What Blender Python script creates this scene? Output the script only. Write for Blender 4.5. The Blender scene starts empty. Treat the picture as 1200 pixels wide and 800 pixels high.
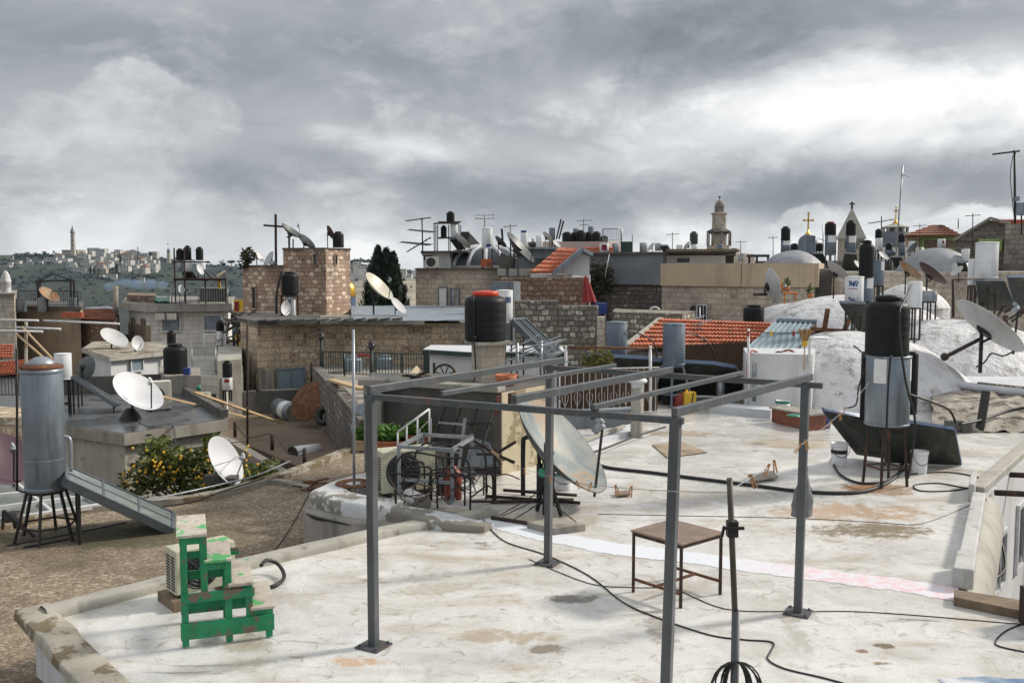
import bpy, math, random
from mathutils import Vector as V, Matrix, noise as mnoise
random.seed(7)
R = math.radians
scene = bpy.context.scene
col = scene.collection
# ------------------------------------------------------------------ camera model
F = 1121.0; HC = 3.4; PITCH = math.atan(89/1121)
FW = V((0, math.cos(PITCH), -math.sin(PITCH))); UPV = V((0, math.sin(PITCH), math.cos(PITCH)))
EYE = V((0, 0, HC))
def ray(px, py):
    d = FW + V((1, 0, 0))*((px-600)/F) + UPV*((400-py)/F)
    return d/d.y
def P(px, py, D): return EYE + ray(px, py)*D
def G(px, py, z=0.0):
    d = ray(px, py); return EYE + d*((z-HC)/d.z)
def S(D): return D/F
def XY(px, D): p = P(px, 311, D); return (p.x, p.y)
cam = bpy.data.cameras.new('camera'); cam.sensor_width = 36; cam.lens = 36*F/1200
cam.clip_start = 0.05; cam.clip_end = 12000
co = bpy.data.objects.new('camera', cam); col.objects.link(co)
co.location = EYE; co.rotation_euler = (math.pi/2-PITCH, 0, 0); scene.camera = co
# ------------------------------------------------------------------ mesh builder
WM = {}
class MB:
    def __init__(s): s.v = []; s.f = []; s.m = []; s.mi = 0; s.sm = []; s.smooth = False
    def add(s, vs, fs):
        o = len(s.v); s.v += [V(p) for p in vs]
        for f in fs: s.f.append([i+o for i in f]); s.m.append(s.mi); s.sm.append(s.smooth)
    def quad(s, *p): s.add(p, [list(range(len(p)))])
    def box(s, c, d, rz=0, M=None):
        x, y, z = [k/2 for k in d]
        vs = [V((a*x, b*y, e*z)) for e in (-1, 1) for a, b in ((-1, -1), (1, -1), (1, 1), (-1, 1))]
        T = Matrix.Translation(V(c)) @ (M if M is not None else Matrix.Rotation(rz, 4, 'Z'))
        s.add([T @ p for p in vs], [[3, 2, 1, 0], [4, 5, 6, 7], [0, 1, 5, 4], [1, 2, 6, 5], [2, 3, 7, 6], [3, 0, 4, 7]])
    def bar(s, a, b, w, h=None, up=(0, 0, 1)):
        a = V(a); b = V(b); h = w if h is None else h; d = (b-a).normalized(); u = V(up)
        if abs(d.dot(u)) > .98: u = V((0, 1, 0))
        r = d.cross(u).normalized()*(w/2); u = r.cross(d).normalized()*(h/2)
        vs = [a-r-u, a+r-u, a+r+u, a-r+u, b-r-u, b+r-u, b+r+u, b-r+u]
        s.add(vs, [[0, 1, 2, 3], [7, 6, 5, 4], [4, 5, 1, 0], [5, 6, 2, 1], [6, 7, 3, 2], [7, 4, 0, 3]])
    def tube(s, pts, r, n=8, cap=True, r2=None):
        pts = [V(p) for p in pts]; o = len(s.v); m = len(pts); vs = []; u = None
        for i, p in enumerate(pts):
            d = (pts[min(i+1, m-1)]-pts[max(i-1, 0)])
            d = d.normalized() if d.length > 1e-9 else V((0, 0, 1))
            if u is None: u = d.cross(V((0, 0, 1)) if abs(d.z) < .9 else V((1, 0, 0))).normalized()
            else:
                u = u-d*u.dot(d); u = u.normalized() if u.length > 1e-6 else d.orthogonal().normalized()
            w = d.cross(u); rr = r if r2 is None else r+(r2-r)*i/max(1, m-1)
            vs += [p+(u*math.cos(t*2*math.pi/n)+w*math.sin(t*2*math.pi/n))*rr for t in range(n)]
        fs = [[i*n+t, i*n+(t+1) % n, (i+1)*n+(t+1) % n, (i+1)*n+t] for i in range(m-1) for t in range(n)]
        if cap: fs += [list(range(n))[::-1], [(m-1)*n+t for t in range(n)]]
        sm = s.smooth; s.smooth = n > 5; s.add(vs, fs); s.smooth = sm
        if cap: s.sm[-1] = s.sm[-2] = False
    def lathe(s, prof, n=24, M=None, sharp=False):
        M = M or Matrix.Identity(4); vs = []; fs = []; ring = []
        for r, z in prof:
            if r < 1e-6: ring.append([len(vs)]); vs.append(M @ V((0, 0, z)))
            else:
                ring.append(list(range(len(vs), len(vs)+n)))
                vs += [M @ V((r*math.cos(2*math.pi*t/n), r*math.sin(2*math.pi*t/n), z)) for t in range(n)]
        for a, b in zip(ring, ring[1:]):
            for t in range(n):
                q = [a[t % len(a)], a[(t+1) % len(a)], b[(t+1) % len(b)], b[t % len(b)]]
                q2 = []
                for k in q:
                    if k not in q2: q2.append(k)
                if len(q2) > 2: fs.append(q2)
        sm = s.smooth; s.smooth = not sharp; s.add(vs, fs); s.smooth = sm
    def prism(s, poly, z0, z1):
        n = len(poly); a = sum(poly[i][0]*poly[(i+1) % n][1]-poly[(i+1) % n][0]*poly[i][1] for i in range(n))
        if a < 0: poly = poly[::-1]
        vs = [(p[0], p[1], z0) for p in poly]+[(p[0], p[1], z1) for p in poly]
        s.add(vs, [list(range(n))[::-1], list(range(n, 2*n))]+[[i, (i+1) % n, n+(i+1) % n, n+i] for i in range(n)])
    def slab(s, q, t):
        q = [V(p) for p in q]; n = (q[1]-q[0]).cross(q[3]-q[0]).normalized()*t
        k = len(q); b = [p-n for p in q]
        s.add(q+b, [list(range(k)), list(range(k, 2*k))[::-1]]+[[i, k+i, k+(i+1) % k, (i+1) % k] for i in range(k)])
    def grid(s, fn, nu, nv, smooth=True):
        vs = [fn(i/nu, j/nv) for j in range(nv+1) for i in range(nu+1)]; w = nu+1
        sm = s.smooth; s.smooth = smooth
        s.add(vs, [[j*w+i, j*w+i+1, (j+1)*w+i+1, (j+1)*w+i] for j in range(nv) for i in range(nu)]); s.smooth = sm
    def ball(s, c, r, n=10, sq=1.0):
        k = max(4, n//2)
        s.lathe([(r*math.sin(math.pi*i/k), -r*sq*math.cos(math.pi*i/k)) for i in range(k+1)], n, Matrix.Translation(V(c)))
    def build(s, name, mats, parent=None, bevel=0, kind=None, local=False, origin=None):
        vs = s.v
        if parent is not None:
            inv = WM[parent.name].inverted() if not local else Matrix.Identity(4)
            vs = [inv @ p for p in vs]; W = WM[parent.name]
        else:
            if origin is None:
                xs = [p.x for p in vs]; ys = [p.y for p in vs]; zs = [p.z for p in vs]
                origin = V(((min(xs)+max(xs))/2, (min(ys)+max(ys))/2, min(zs)))
            origin = V(origin); vs = [p-origin for p in vs]; W = Matrix.Translation(origin)
        me = bpy.data.meshes.new(name); me.from_pydata([tuple(p) for p in vs], [], s.f)
        if not isinstance(mats, (list, tuple)): mats = [mats]
        for m in mats: me.materials.append(m)
        me.polygons.foreach_set('material_index', s.m); me.polygons.foreach_set('use_smooth', s.sm)
        uv = me.uv_layers.new(name='UVMap').data
        for p in me.polygons:
            n = p.normal
            if abs(n.z) > .75: t = V((1, 0, 0)); b = V((0, 1, 0))
            else: t = V((-n.y, n.x, 0)).normalized(); b = V((0, 0, 1))
            for li, vi in zip(p.loop_indices, p.vertices):
                q = s.v[vi]; uv[li].uv = (q.dot(t), q.dot(b))
        me.update()
        o = bpy.data.objects.new(name, me); col.objects.link(o)
        if parent is not None: o.parent = parent
        else: o.location = origin
        WM[o.name] = W
        if bevel:
            m = o.modifiers.new('edge', 'BEVEL'); m.width = bevel; m.segments = 2; m.limit_method = 'ANGLE'; m.angle_limit = R(40)
            m.harden_normals = False
        if kind: o['kind'] = kind
        return o
LAB = {}
def tag(o, label, cat, group=None):
    o['label'] = label; o['category'] = cat; o['kind'] = 'thing'
    if group: o['group'] = group
    LAB.setdefault(label, []).append((o.name, group)); return o
def thing(name, label, cat, loc, rz=0, group=None):
    o = bpy.data.objects.new(name, None); o.empty_display_size = .2; col.objects.link(o)
    o.location = V(loc); o.rotation_euler = (0, 0, rz)
    WM[o.name] = Matrix.Translation(V(loc)) @ Matrix.Rotation(rz, 4, 'Z')
    return tag(o, label, cat, group)
# ------------------------------------------------------------------ node helpers
class X:
    """a socket that can be used in arithmetic"""
    def __init__(s, nt, k): s.nt = nt; s.k = k
    def _m(s, op, *a):
        n = s.nt.nodes.new('ShaderNodeMath'); n.operation = op
        for i, q in enumerate((s,)+a):
            if isinstance(q, X): s.nt.links.new(q.k, n.inputs[i])
            else: n.inputs[i].default_value = q
        return X(s.nt, n.outputs[0])
    def __add__(s, o): return s._m('ADD', o)
    __radd__ = __add__
    def __sub__(s, o): return s._m('SUBTRACT', o)
    def __mul__(s, o): return s._m('MULTIPLY', o)
    __rmul__ = __mul__
    def __truediv__(s, o): return s._m('DIVIDE', o)
    def exp(s): return s._m('EXPONENT')
    def sq(s): return s._m('MULTIPLY', s)
    def maxi(s, o): return s._m('MAXIMUM', o)
    def mini(s, o): return s._m('MINIMUM', o)
    def sat(s): r = s._m('ADD', 0.0); r.k.node.use_clamp = True; return r
    def step(s, a, b):
        n = s.nt.nodes.new('ShaderNodeMapRange'); n.interpolation_type = 'SMOOTHSTEP'
        s.nt.links.new(s.k, n.inputs[0]); n.inputs[1].default_value = a; n.inputs[2].default_value = b
        return X(s.nt, n.outputs[0])
def node(nt, t, ins=None, **props):
    n = nt.nodes.new(t)
    for k, v in props.items(): setattr(n, k, v)
    for k, v in (ins or {}).items():
        if isinstance(v, X): nt.links.new(v.k, n.inputs[k])
        elif isinstance(v, bpy.types.NodeSocket): nt.links.new(v, n.inputs[k])
        else: n.inputs[k].default_value = v
    return n
def c4(c): return (c[0], c[1], c[2], 1)
def nz(nt, vec, scale, detail=4, rough=.55, dist=0.0):
    n = node(nt, 'ShaderNodeTexNoise', {'Scale': scale, 'Detail': detail, 'Roughness': rough, 'Distortion': dist})
    if vec is not None: nt.links.new(vec, n.inputs['Vector'])
    return X(nt, n.outputs['Fac'])
def mix(nt, f, a, b, bt='MIX'):
    n = nt.nodes.new('ShaderNodeMix'); n.data_type = 'RGBA'; n.blend_type = bt
    for i, q in ((0, f), (6, a), (7, b)):
        if isinstance(q, X): nt.links.new(q.k, n.inputs[i])
        elif isinstance(q, bpy.types.NodeSocket): nt.links.new(q, n.inputs[i])
        else: n.inputs[i].default_value = q if i == 0 else c4(q)
    return n.outputs[2]
def ramp(nt, f, stops):
    n = nt.nodes.new('ShaderNodeValToRGB'); e = n.color_ramp.elements
    while len(e) < len(stops): e.new(.5)
    for i, (p, c) in enumerate(stops): e[i].position = p; e[i].color = c4(c)
    nt.links.new(f.k, n.inputs[0]); return n.outputs[0]
def newmat(name):
    m = bpy.data.materials.new(name); m.use_nodes = True; nt = m.node_tree
    b = nt.nodes['Principled BSDF']; return m, nt, b
def coords(nt, which='Object'): return node(nt, 'ShaderNodeTexCoord').outputs[which]
def mapv(nt, vec, sc): return node(nt, 'ShaderNodeMapping', {'Vector': vec, 'Scale': sc}).outputs[0]
def bump(nt, b, h, strength, dist=.02):
    n = node(nt, 'ShaderNodeBump', {'Height': h, 'Strength': strength, 'Distance': dist}); nt.links.new(n.outputs[0], b.inputs['Normal'])
def pm(name, c1, c2=None, scale=3, rough=.6, metal=0, bmp=.15, bs=25, streak=None, spots=None, rv=.1, which='Object', lo=.35, hi=.65, bd=.02):
    """paint / metal / plaster: two colours in large noise, optional streaks run down and spots with hard edges"""
    m, nt, b = newmat(name); c2 = c2 or tuple(k*.8 for k in c1); vec = coords(nt, which)
    n1 = nz(nt, vec, scale, 6, .6); fine = nz(nt, vec, scale*9, 3)
    c = mix(nt, n1.step(lo, hi), c1, c2)
    c = mix(nt, (fine-.5)*.5+.25, c, tuple(k*.75 for k in c1))
    if streak:
        sc, amt, w = streak; n2 = nz(nt, mapv(nt, vec, (w, w, w*.12)), 1.0, 5, .6)
        c = mix(nt, n2.step(.5, .7)*amt, c, sc)
    if spots:
        sc, amt, w, lim = spots; n3 = nz(nt, vec, w, 5, .65)
        c = mix(nt, n3.step(lim, lim+.04)*amt, c, sc)
    nt.links.new(c, b.inputs['Base Color'])
    r = (n1-.5)*rv*2+rough; nt.links.new(r.sat().k, b.inputs['Roughness']); b.inputs['Metallic'].default_value = metal
    if bmp: bump(nt, b, nz(nt, vec, bs, 5, .6), bmp, bd)
    return m
def stone(name, cols, mortar, bw=.4, bh=.22, grime=(.05, .045, .04), gam=.5, bmp=.6, msz=.018, irr=.05, gs=.5):
    m, nt, b = newmat(name); uv = coords(nt, 'UV')
    wob = node(nt, 'ShaderNodeTexNoise', {'Vector': uv, 'Scale': 2.6, 'Detail': 5, 'Roughness': .65})
    off = node(nt, 'ShaderNodeVectorMath', {0: wob.outputs['Color'], 1: (.5, .5, .5)}, operation='SUBTRACT')
    off2 = node(nt, 'ShaderNodeVectorMath', {0: off.outputs[0], 'Scale': irr}, operation='SCALE')
    v2 = node(nt, 'ShaderNodeVectorMath', {0: uv, 1: off2.outputs[0]}, operation='ADD').outputs[0]
    br = node(nt, 'ShaderNodeTexBrick', {'Vector': v2, 'Scale': 1.0, 'Mortar Size': msz, 'Mortar Smooth': .4, 'Bias': 0.0, 'Brick Width': bw, 'Row Height': bh,
              'Color1': (0, 0, 0, 1), 'Color2': (1, 1, 1, 1), 'Mortar': (.5, .5, .5, 1)}, offset=.5, squash=.8, squash_frequency=3)
    val = X(nt, br.outputs['Color']); mort = X(nt, br.outputs['Fac'])
    big = nz(nt, uv, gs, 6, .65); fine = nz(nt, uv, 9, 8, .75)
    tone = (val*.62+(fine-.5)*1.5+.19).sat()
    cols = [tuple(min(.75, j*1.32) for j in q) for q in cols]; k = len(cols); c = ramp(nt, tone, [(i/(k-1)*.8+.1, q) for i, q in enumerate(cols)])
    c = mix(nt, mort*(fine*1.1).sat(), c, mortar)
    c = mix(nt, big.step(.45, .66)*gam, c, grime)
    sk = nz(nt, mapv(nt, uv, (1.4, .14, 1)), 1.0, 5, .6); c = mix(nt, sk.step(.55, .72)*gam*.8, c, grime)
    nt.links.new(c, b.inputs['Base Color']); b.inputs['Roughness'].default_value = .9
    h = (mort*-1.0+1.0)*(.7+0.0)+fine*.5+val*.25
    bump(nt, b, h, bmp, .03); return m
def rubble(name, cols, mortar, sc=3.2, grime=(.05, .045, .04), gam=.5, bmp=.8):
    m, nt, b = newmat(name); uv = mapv(nt, coords(nt, 'UV'), (1, 1.35, 1))
    wob = node(nt, 'ShaderNodeTexNoise', {'Vector': uv, 'Scale': 5, 'Detail': 2})
    v2 = node(nt, 'ShaderNodeVectorMath', {0: wob.outputs['Color'], 1: (.07, .07, 0), 2: uv}, operation='MULTIPLY_ADD').outputs[0]
    vo = node(nt, 'ShaderNodeTexVoronoi', {'Vector': v2, 'Scale': sc, 'Randomness': .75}, voronoi_dimensions='2D')
    ve = node(nt, 'ShaderNodeTexVoronoi', {'Vector': v2, 'Scale': sc, 'Randomness': .75}, voronoi_dimensions='2D', feature='DISTANCE_TO_EDGE')
    cell = X(nt, node(nt, 'ShaderNodeSeparateColor', {0: vo.outputs['Color']}).outputs[0]); edge = X(nt, ve.outputs['Distance'])
    fine = nz(nt, uv, 16, 5, .65); big = nz(nt, uv, .45, 5, .6)
    k = len(cols); c = ramp(nt, (cell*.75+fine*.5-.12).sat(), [(i/(k-1)*.8+.1, q) for i, q in enumerate(cols)])
    c = mix(nt, edge.step(.03, .09), mortar, c)
    c = mix(nt, big.step(.42, .68)*gam, c, grime)
    nt.links.new(c, b.inputs['Base Color']); b.inputs['Roughness'].default_value = .92
    bump(nt, b, edge.step(0, .16)+fine*.5, bmp, .04); return m
M = {}
# metals, plastics, paints
M['steel_grey'] = pm('painted_steel_grey', (.075, .085, .095), (.055, .062, .07), 4, .42, .0, .05, 60, streak=((.16, .15, .14), .35, 9), spots=((.14, .065, .03), .75, 5, .625))
M['galv'] = pm('galvanised', (.34, .37, .40), (.24, .27, .30), 3, .42, .55, .05, 30, streak=((.14, .13, .12), .5, 7))
M['boiler'] = pm('boiler_sheet', (.23, .275, .32), (.165, .20, .235), 2.2, .36, .35, .04, 18, streak=((.07, .075, .08), .6, 6), spots=((.42, .43, .42), .45, 5, .70))
M['boiler_blue'] = pm('boiler_blue', (.13, .175, .225), (.085, .115, .15), 3, .45, .1, .05, 20, streak=((.32, .33, .34), .5, 5), spots=((.55, .56, .55), .8, 4, .66))
M['boiler_white'] = pm('boiler_white', (.72, .74, .76), (.62, .65, .68), 2, .38, 0, .03, 20, streak=((.42, .40, .37), .4, 5))
M['black'] = pm('black_plastic', (.008, .009, .010), (.013, .014, .015), 3, .5, 0, .05, 12, streak=((.035, .035, .034), .3, 6), spots=((.03, .03, .029), .4, 3, .64))
M['dkgreen'] = pm('dark_green_paint', (.018, .04, .034), None, 3, .4, 0, .05)
M['red_lid'] = pm('red_plastic', (.62, .055, .02), (.5, .04, .02), 3, .4, 0, .03)
M['rust'] = pm('rust', (.16, .065, .03), (.075, .035, .022), 6, .85, .1, .4, 50, spots=((.24, .11, .045), .7, 9, .55))
M['rust_dark'] = pm('rusty_dark_iron', (.055, .035, .027), (.03, .022, .02), 7, .75, .2, .3, 50, spots=((.15, .06, .03), .8, 9, .58))
M['iron'] = pm('black_iron', (.02, .021, .023), (.035, .03, .027), 7, .55, .3, .15, 50)
M['white_metal'] = pm('white_painted_metal', (.66, .67, .68), (.5, .5, .5), 6, .45, 0, .08, 40, spots=((.2, .1, .05), .8, 8, .66))
M['dish'] = pm('dish_paint', (.50, .51, .51), (.41, .42, .43), 1.6, .6, .0, .04, 20, streak=((.3, .27, .23), .35, 4))
M['dish_white'] = pm('dish_white', (.62, .63, .65), (.54, .55, .58), 1.6, .6, .0, .03, 20)
M['dish_yellowed'] = pm('dish_yellowed', (.55, .52, .42), (.45, .42, .36), 2, .45, .0, .05, 20, spots=((.5, .36, .12), .6, 2, .6))
M['dish_rust'] = pm('dish_rusted', (.30, .22, .14), (.2, .1, .05), 1.6, .7, .1, .15, 20, spots=((.32, .13, .045), .8, 2.5, .5))
M['dish_dark'] = pm('dish_dark', (.09, .1, .1), (.06, .065, .07), 2, .5, .2, .05, 20)
M['dish_brown'] = pm('dish_brown', (.075, .04, .035), (.05, .03, .028), 2, .55, .2, .05, 20)
M['dish_mauve'] = pm('dish_mauve', (.10, .055, .07), (.075, .045, .055), 2, .5, .1, .05, 20)
M['cable'] = pm('cable_rubber', (.014, .014, .015), None, 5, .55, 0, 0)
M['cable_white'] = pm('cable_white', (.6, .6, .58), None, 5, .5, 0, 0)
M['glass_dark'] = pm('collector_glass', (.012, .018, .022), (.02, .026, .03), 2, .12, 0, 0)
M['glass_pale'] = pm('dusty_collector_glass', (.17, .195, .19), (.13, .155, .15), 2, .25, 0, 0, streak=((.4, .4, .36), .4, 4))
M['window'] = pm('window_glass', (.02, .025, .03), (.03, .035, .04), 2, .15, 0, 0)
M['panel_frame'] = pm('panel_frame', (.10, .12, .14), (.14, .16, .18), 5, .4, .5, .05)
M['panel_blue'] = pm('panel_blue_frame', (.085, .13, .22), (.07, .10, .17), 6, .5, .2, .08)
M['panel_back'] = pm('panel_back', (.022, .028, .024), (.04, .045, .036), 3, .7, 0, .2, 20, streak=((.09, .10, .08), .5, 6))
M['ac'] = pm('ac_casing', (.62, .61, .55), (.52, .50, .44), 2, .5, 0, .04, 20, streak=((.35, .31, .24), .5, 7))
M['ac_beige'] = pm('ac_casing_beige', (.53, .52, .40), (.44, .43, .33), 2, .5, 0, .04, 20, streak=((.28, .26, .18), .5, 7))
M['ac_dark'] = pm('ac_grille', (.02, .022, .022), None, 5, .5, 0, 0)
M['green'] = pm('green_paint', (.006, .25, .10), (.004, .17, .07), 7, .45, 0, .3, 40, streak=((.03, .11, .05), .45, 14), spots=((.15, .10, .075), .95, 5.5, .555))
M['tread'] = pm('worn_tread', (.56, .51, .44), (.43, .38, .32), 5, .75, 0, .35, 35, streak=((.16, .12, .1), .5, 14), spots=((.07, .38, .12), .95, 3.4, .56))
M['wood'] = pm('old_wood', (.21, .155, .10), (.13, .095, .065), 4, .8, 0, .3, 30, streak=((.07, .05, .04), .6, 16))
M['wood_pale'] = pm('pale_wood', (.52, .38, .22), (.42, .30, .17), 5, .75, 0, .15, 40)
M['pin'] = pm('clothespin_wood', (.50, .25, .09), (.36, .17, .06), 30, .7, 0, 0)
M['tabletop'] = pm('table_board', (.27, .19, .145), (.17, .12, .095), 5, .5, 0, .25, 40, spots=((.42, .40, .37), .8, 9, .64))
M['orange'] = pm('orange_plastic', (.72, .22, .02), None, 5, .5, 0, .05)
M['yellow'] = pm('yellow_plastic', (.72, .44, .03), (.6, .36, .03), 5, .45, 0, .05)
M['redplast'] = pm('red_plastic_worn', (.30, .045, .025), (.2, .04, .025), 5, .55, 0, .05)
M['bluec'] = pm('blue_cloth', (.02, .05, .22), None, 5, .7, 0, .1)
M['redc'] = pm('red_canvas', (.30, .028, .03), (.2, .02, .025), 4, .8, 0, .2)
M['bag'] = pm('grey_cloth', (.19, .195, .205), (.12, .125, .13), 6, .7, 0, .5, 18)
M['brush'] = pm('broom_straw', (.42, .26, .10), (.3, .18, .07), 9, .9, 0, 0)
M['terra'] = pm('terracotta', (.44, .15, .07), (.33, .11, .055), 5, .8, 0, .1)
M['paint_white'] = pm('white_plastic', (.75, .76, .78), (.64, .65, .67), 4, .45, 0, .05)
M['green_lid'] = pm('green_plastic', (.02, .22, .14), None, 5, .4, 0, 0)
M['gold'] = pm('gold', (.75, .42, .06), (.62, .33, .05), 3, .28, .9, .05)
M['brass'] = pm('gilt_cross', (.60, .38, .06), None, 3, .4, .7, .05)
# plaster and masonry
M['plaster_cream'] = pm('plaster_cream', (.50, .40, .28), (.43, .345, .25), 1.2, .85, 0, .15, 12, streak=((.24, .19, .14), .45, 1.6))
M['plaster_white'] = pm('plaster_white', (.62, .63, .64), (.52, .53, .54), 1.0, .85, 0, .12, 10, streak=((.33, .32, .30), .5, 2.0))
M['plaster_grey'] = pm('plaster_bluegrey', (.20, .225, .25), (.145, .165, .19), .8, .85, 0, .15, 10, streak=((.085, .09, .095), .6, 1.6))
M['plaster_yellow'] = pm('plaster_stained', (.52, .45, .31), (.42, .36, .25), 1.6, .85, 0, .25, 10, spots=((.19, .15, .085), .8, 2.2, .51))
M['plaster_green'] = pm('plaster_green', (.36, .47, .18), (.30, .40, .16), 1.2, .85, 0, .1)
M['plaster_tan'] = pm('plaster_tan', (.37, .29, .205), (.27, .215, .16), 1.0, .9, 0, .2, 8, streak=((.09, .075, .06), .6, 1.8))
M['plaster_pink'] = pm('plaster_pink', (.55, .42, .38), (.48, .38, .35), 1, .85, 0, .1)
M['concrete'] = pm('concrete', (.32, .30, .26), (.22, .205, .18), 1.5, .85, 0, .3, 18, streak=((.07, .065, .055), .6, 3), spots=((.36, .33, .28), .5, 4, .62))
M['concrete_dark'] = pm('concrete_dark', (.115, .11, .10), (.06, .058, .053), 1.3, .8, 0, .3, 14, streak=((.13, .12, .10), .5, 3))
M['concrete_pale'] = pm('concrete_pale', (.40, .385, .34), (.30, .29, .255), 2, .8, 0, .25, 25, streak=((.16, .145, .12), .5, 4), spots=((.14, .115, .08), .6, 4, .62))
M['moss_concrete'] = pm('mossy_concrete', (.38, .355, .30), (.27, .245, .195), 3, .9, 0, .35, 25, spots=((.12, .085, .035), .8, 2.2, .50))
M['whitewash'] = pm('whitewash', (.58, .60, .63), (.48, .50, .53), 1.8, .75, 0, .5, 5, spots=((.20, .19, .18), .85, 3.0, .645))
M['whitewash_blue'] = pm('whitewash_blue', (.60, .61, .63), (.48, .49, .50), 2.2, .75, 0, .6, 9, streak=((.30, .28, .25), .6, 3), spots=((.17, .155, .12), .9, 1.9, .505), bd=.04)
M['dome_white'] = pm('dome_white', (.66, .665, .68), (.53, .535, .55), 1.2, .6, 0, .9, 5.0, streak=((.30, .28, .25), .7, 2.0), spots=((.26, .245, .22), .75, 1.8, .59), bd=.10)
M['dome_grey'] = pm('dome_grey', (.27, .285, .31), (.20, .215, .235), 1.2, .55, 0, .4, 5, streak=((.36, .36, .36), .4, 3))
M['tin_blue'] = pm('tin_blue', (.22, .27, .32), (.30, .34, .37), 1.5, .5, .2, .1, 6, streak=((.13, .13, .13), .4, 2))
M['corr_blue'] = pm('corrugated_blue', (.24, .32, .36), (.19, .26, .30), 1.5, .45, .2, .05, 6, streak=((.14, .15, .15), .4, 2))
M['tile'] = pm('roof_tile', (.46, .125, .055), (.31, .085, .04), 4.5, .8, 0, .2, 18, spots=((.15, .065, .04), .75, 2.6, .545))
M['tile_old'] = pm('roof_tile_old', (.24, .085, .045), (.16, .06, .035), 3, .85, 0, .25, 18, spots=((.10, .05, .035), .8, 2, .55))
M['reed'] = pm('reed_matting', (.16, .10, .065), (.10, .065, .045), 14, .9, 0, .3, 60, streak=((.05, .035, .028), .7, 30))
M['lead'] = pm('lead_sheet', (.17, .195, .235), (.12, .14, .17), 2, .5, .2, .1, 6)
M['lead_dark'] = pm('dark_lead', (.075, .085, .10), (.05, .058, .07), 2, .5, 0, .1, 6)
M['stone_tan'] = stone('stone_tan', [(.10, .07, .05), (.33, .25, .175), (.47, .38, .27), (.22, .165, .12), (.60, .52, .41)], (.11, .085, .066), .44, .24, gam=.42, irr=.13)
M['stone_tower'] = stone('stone_tower', [(.10, .06, .045), (.33, .225, .165), (.21, .135, .10), (.45, .36, .27), (.56, .48, .39)], (.09, .062, .052), .29, .165, gam=.4, irr=.12, msz=.014)
M['stone_pale'] = stone('stone_pale', [(.16, .135, .105), (.33, .29, .235), (.42, .375, .31), (.27, .235, .19), (.50, .46, .39)], (.17, .15, .12), .42, .23, gam=.42, irr=.10)
M['stone_white'] = stone('stone_white', [(.44, .42, .38), (.56, .54, .50), (.50, .48, .44), (.62, .60, .56)], (.35, .33, .30), .55, .25, gam=.25, bmp=.25)
M['stone_grey'] = stone('stone_grey', [(.075, .068, .06), (.20, .18, .155), (.14, .125, .11), (.29, .265, .23)], (.07, .063, .055), .42, .23, gam=.5)
M['block'] = stone('concrete_block', [(.27, .24, .195), (.33, .295, .24), (.30, .27, .22), (.36, .325, .27)], (.17, .15, .125), .40, .20, gam=.2, bmp=.3, msz=.01, irr=.01)
M['kerb'] = pm('pale_kerb', (.52, .52, .51), (.40, .40, .39), 3, .8, 0, .35, 25, streak=((.2, .19, .17), .5, 4), spots=((.16, .15, .13), .6, 4, .62))
M['steel_rusty'] = pm('rusty_steel', (.075, .08, .085), (.06, .06, .06), 6, .6, 0, .2, 50, spots=((.13, .06, .03), .8, 9, .60))
M['rubble'] = stone('rubble', [(.06, .055, .047), (.20, .18, .15), (.13, .115, .095), (.33, .30, .26), (.52, .49, .44)], (.06, .053, .044), .27, .18, gam=.55, bmp=1.0, msz=.026, irr=.20)
M['rubble_dark'] = stone('rubble_dark', [(.04, .037, .033), (.15, .135, .12), (.09, .08, .07), (.30, .285, .26)], (.03, .027, .024), .28, .19, gam=.55, bmp=1.0, msz=.026, irr=.22)
M['rubble_brown'] = stone('rubble_brown', [(.07, .045, .033), (.22, .145, .10), (.14, .09, .062), (.42, .34, .26)], (.06, .04, .03), .30, .2, gam=.5, bmp=1.0, msz=.03, irr=.25)
# ------------------------------------------------------------------ special grounds
STAINS_AND_SHADE = [(437, 757, .22, .14, (.30, .24, .17), .6), (936, 722, .25, .2, (.34, .30, .24), .6), (642, 662, .2, .14, (.32, .27, .2), .6), (936, 745, .12, .5, (.40, .37, .32), .6), (1010, 572, .35, .35, (.34, .17, .07), .8), (268, 755, .5, .18, (.34, .29, .22), .55), (795, 690, .45, .35, (.46, .42, .35), .5), (500, 598, .9, .4, (.44, .36, .25), .55), (650, 608, .8, .4, (.40, .33, .24), .55), (668, 701, .28, .16, (.10, .09, .075), .85), (1020, 622, 1.0, .42, (.20, .15, .085), .9), (985, 600, 1.2, .5, (.42, .25, .12), .7), (775, 735, .22, .55, (.24, .20, .15), .7), (590, 745, .5, .2, (.36, .28, .18), .7),  # rust-brown blobs at post, table and stand feet also paint contact shade
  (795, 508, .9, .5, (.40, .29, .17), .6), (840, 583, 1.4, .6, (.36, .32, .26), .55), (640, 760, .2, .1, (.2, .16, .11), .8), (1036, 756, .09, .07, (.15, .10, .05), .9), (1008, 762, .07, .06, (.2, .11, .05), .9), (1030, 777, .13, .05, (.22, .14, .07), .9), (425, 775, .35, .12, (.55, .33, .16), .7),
  (1040, 573, .6, .5, (.30, .16, .07), .75), (930, 520, 1.2, .5, (.5, .4, .24), .5), (300, 700, .8, .3, (.42, .36, .28), .5), (500, 690, .5, .2, (.40, .34, .26), .6)]
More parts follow.
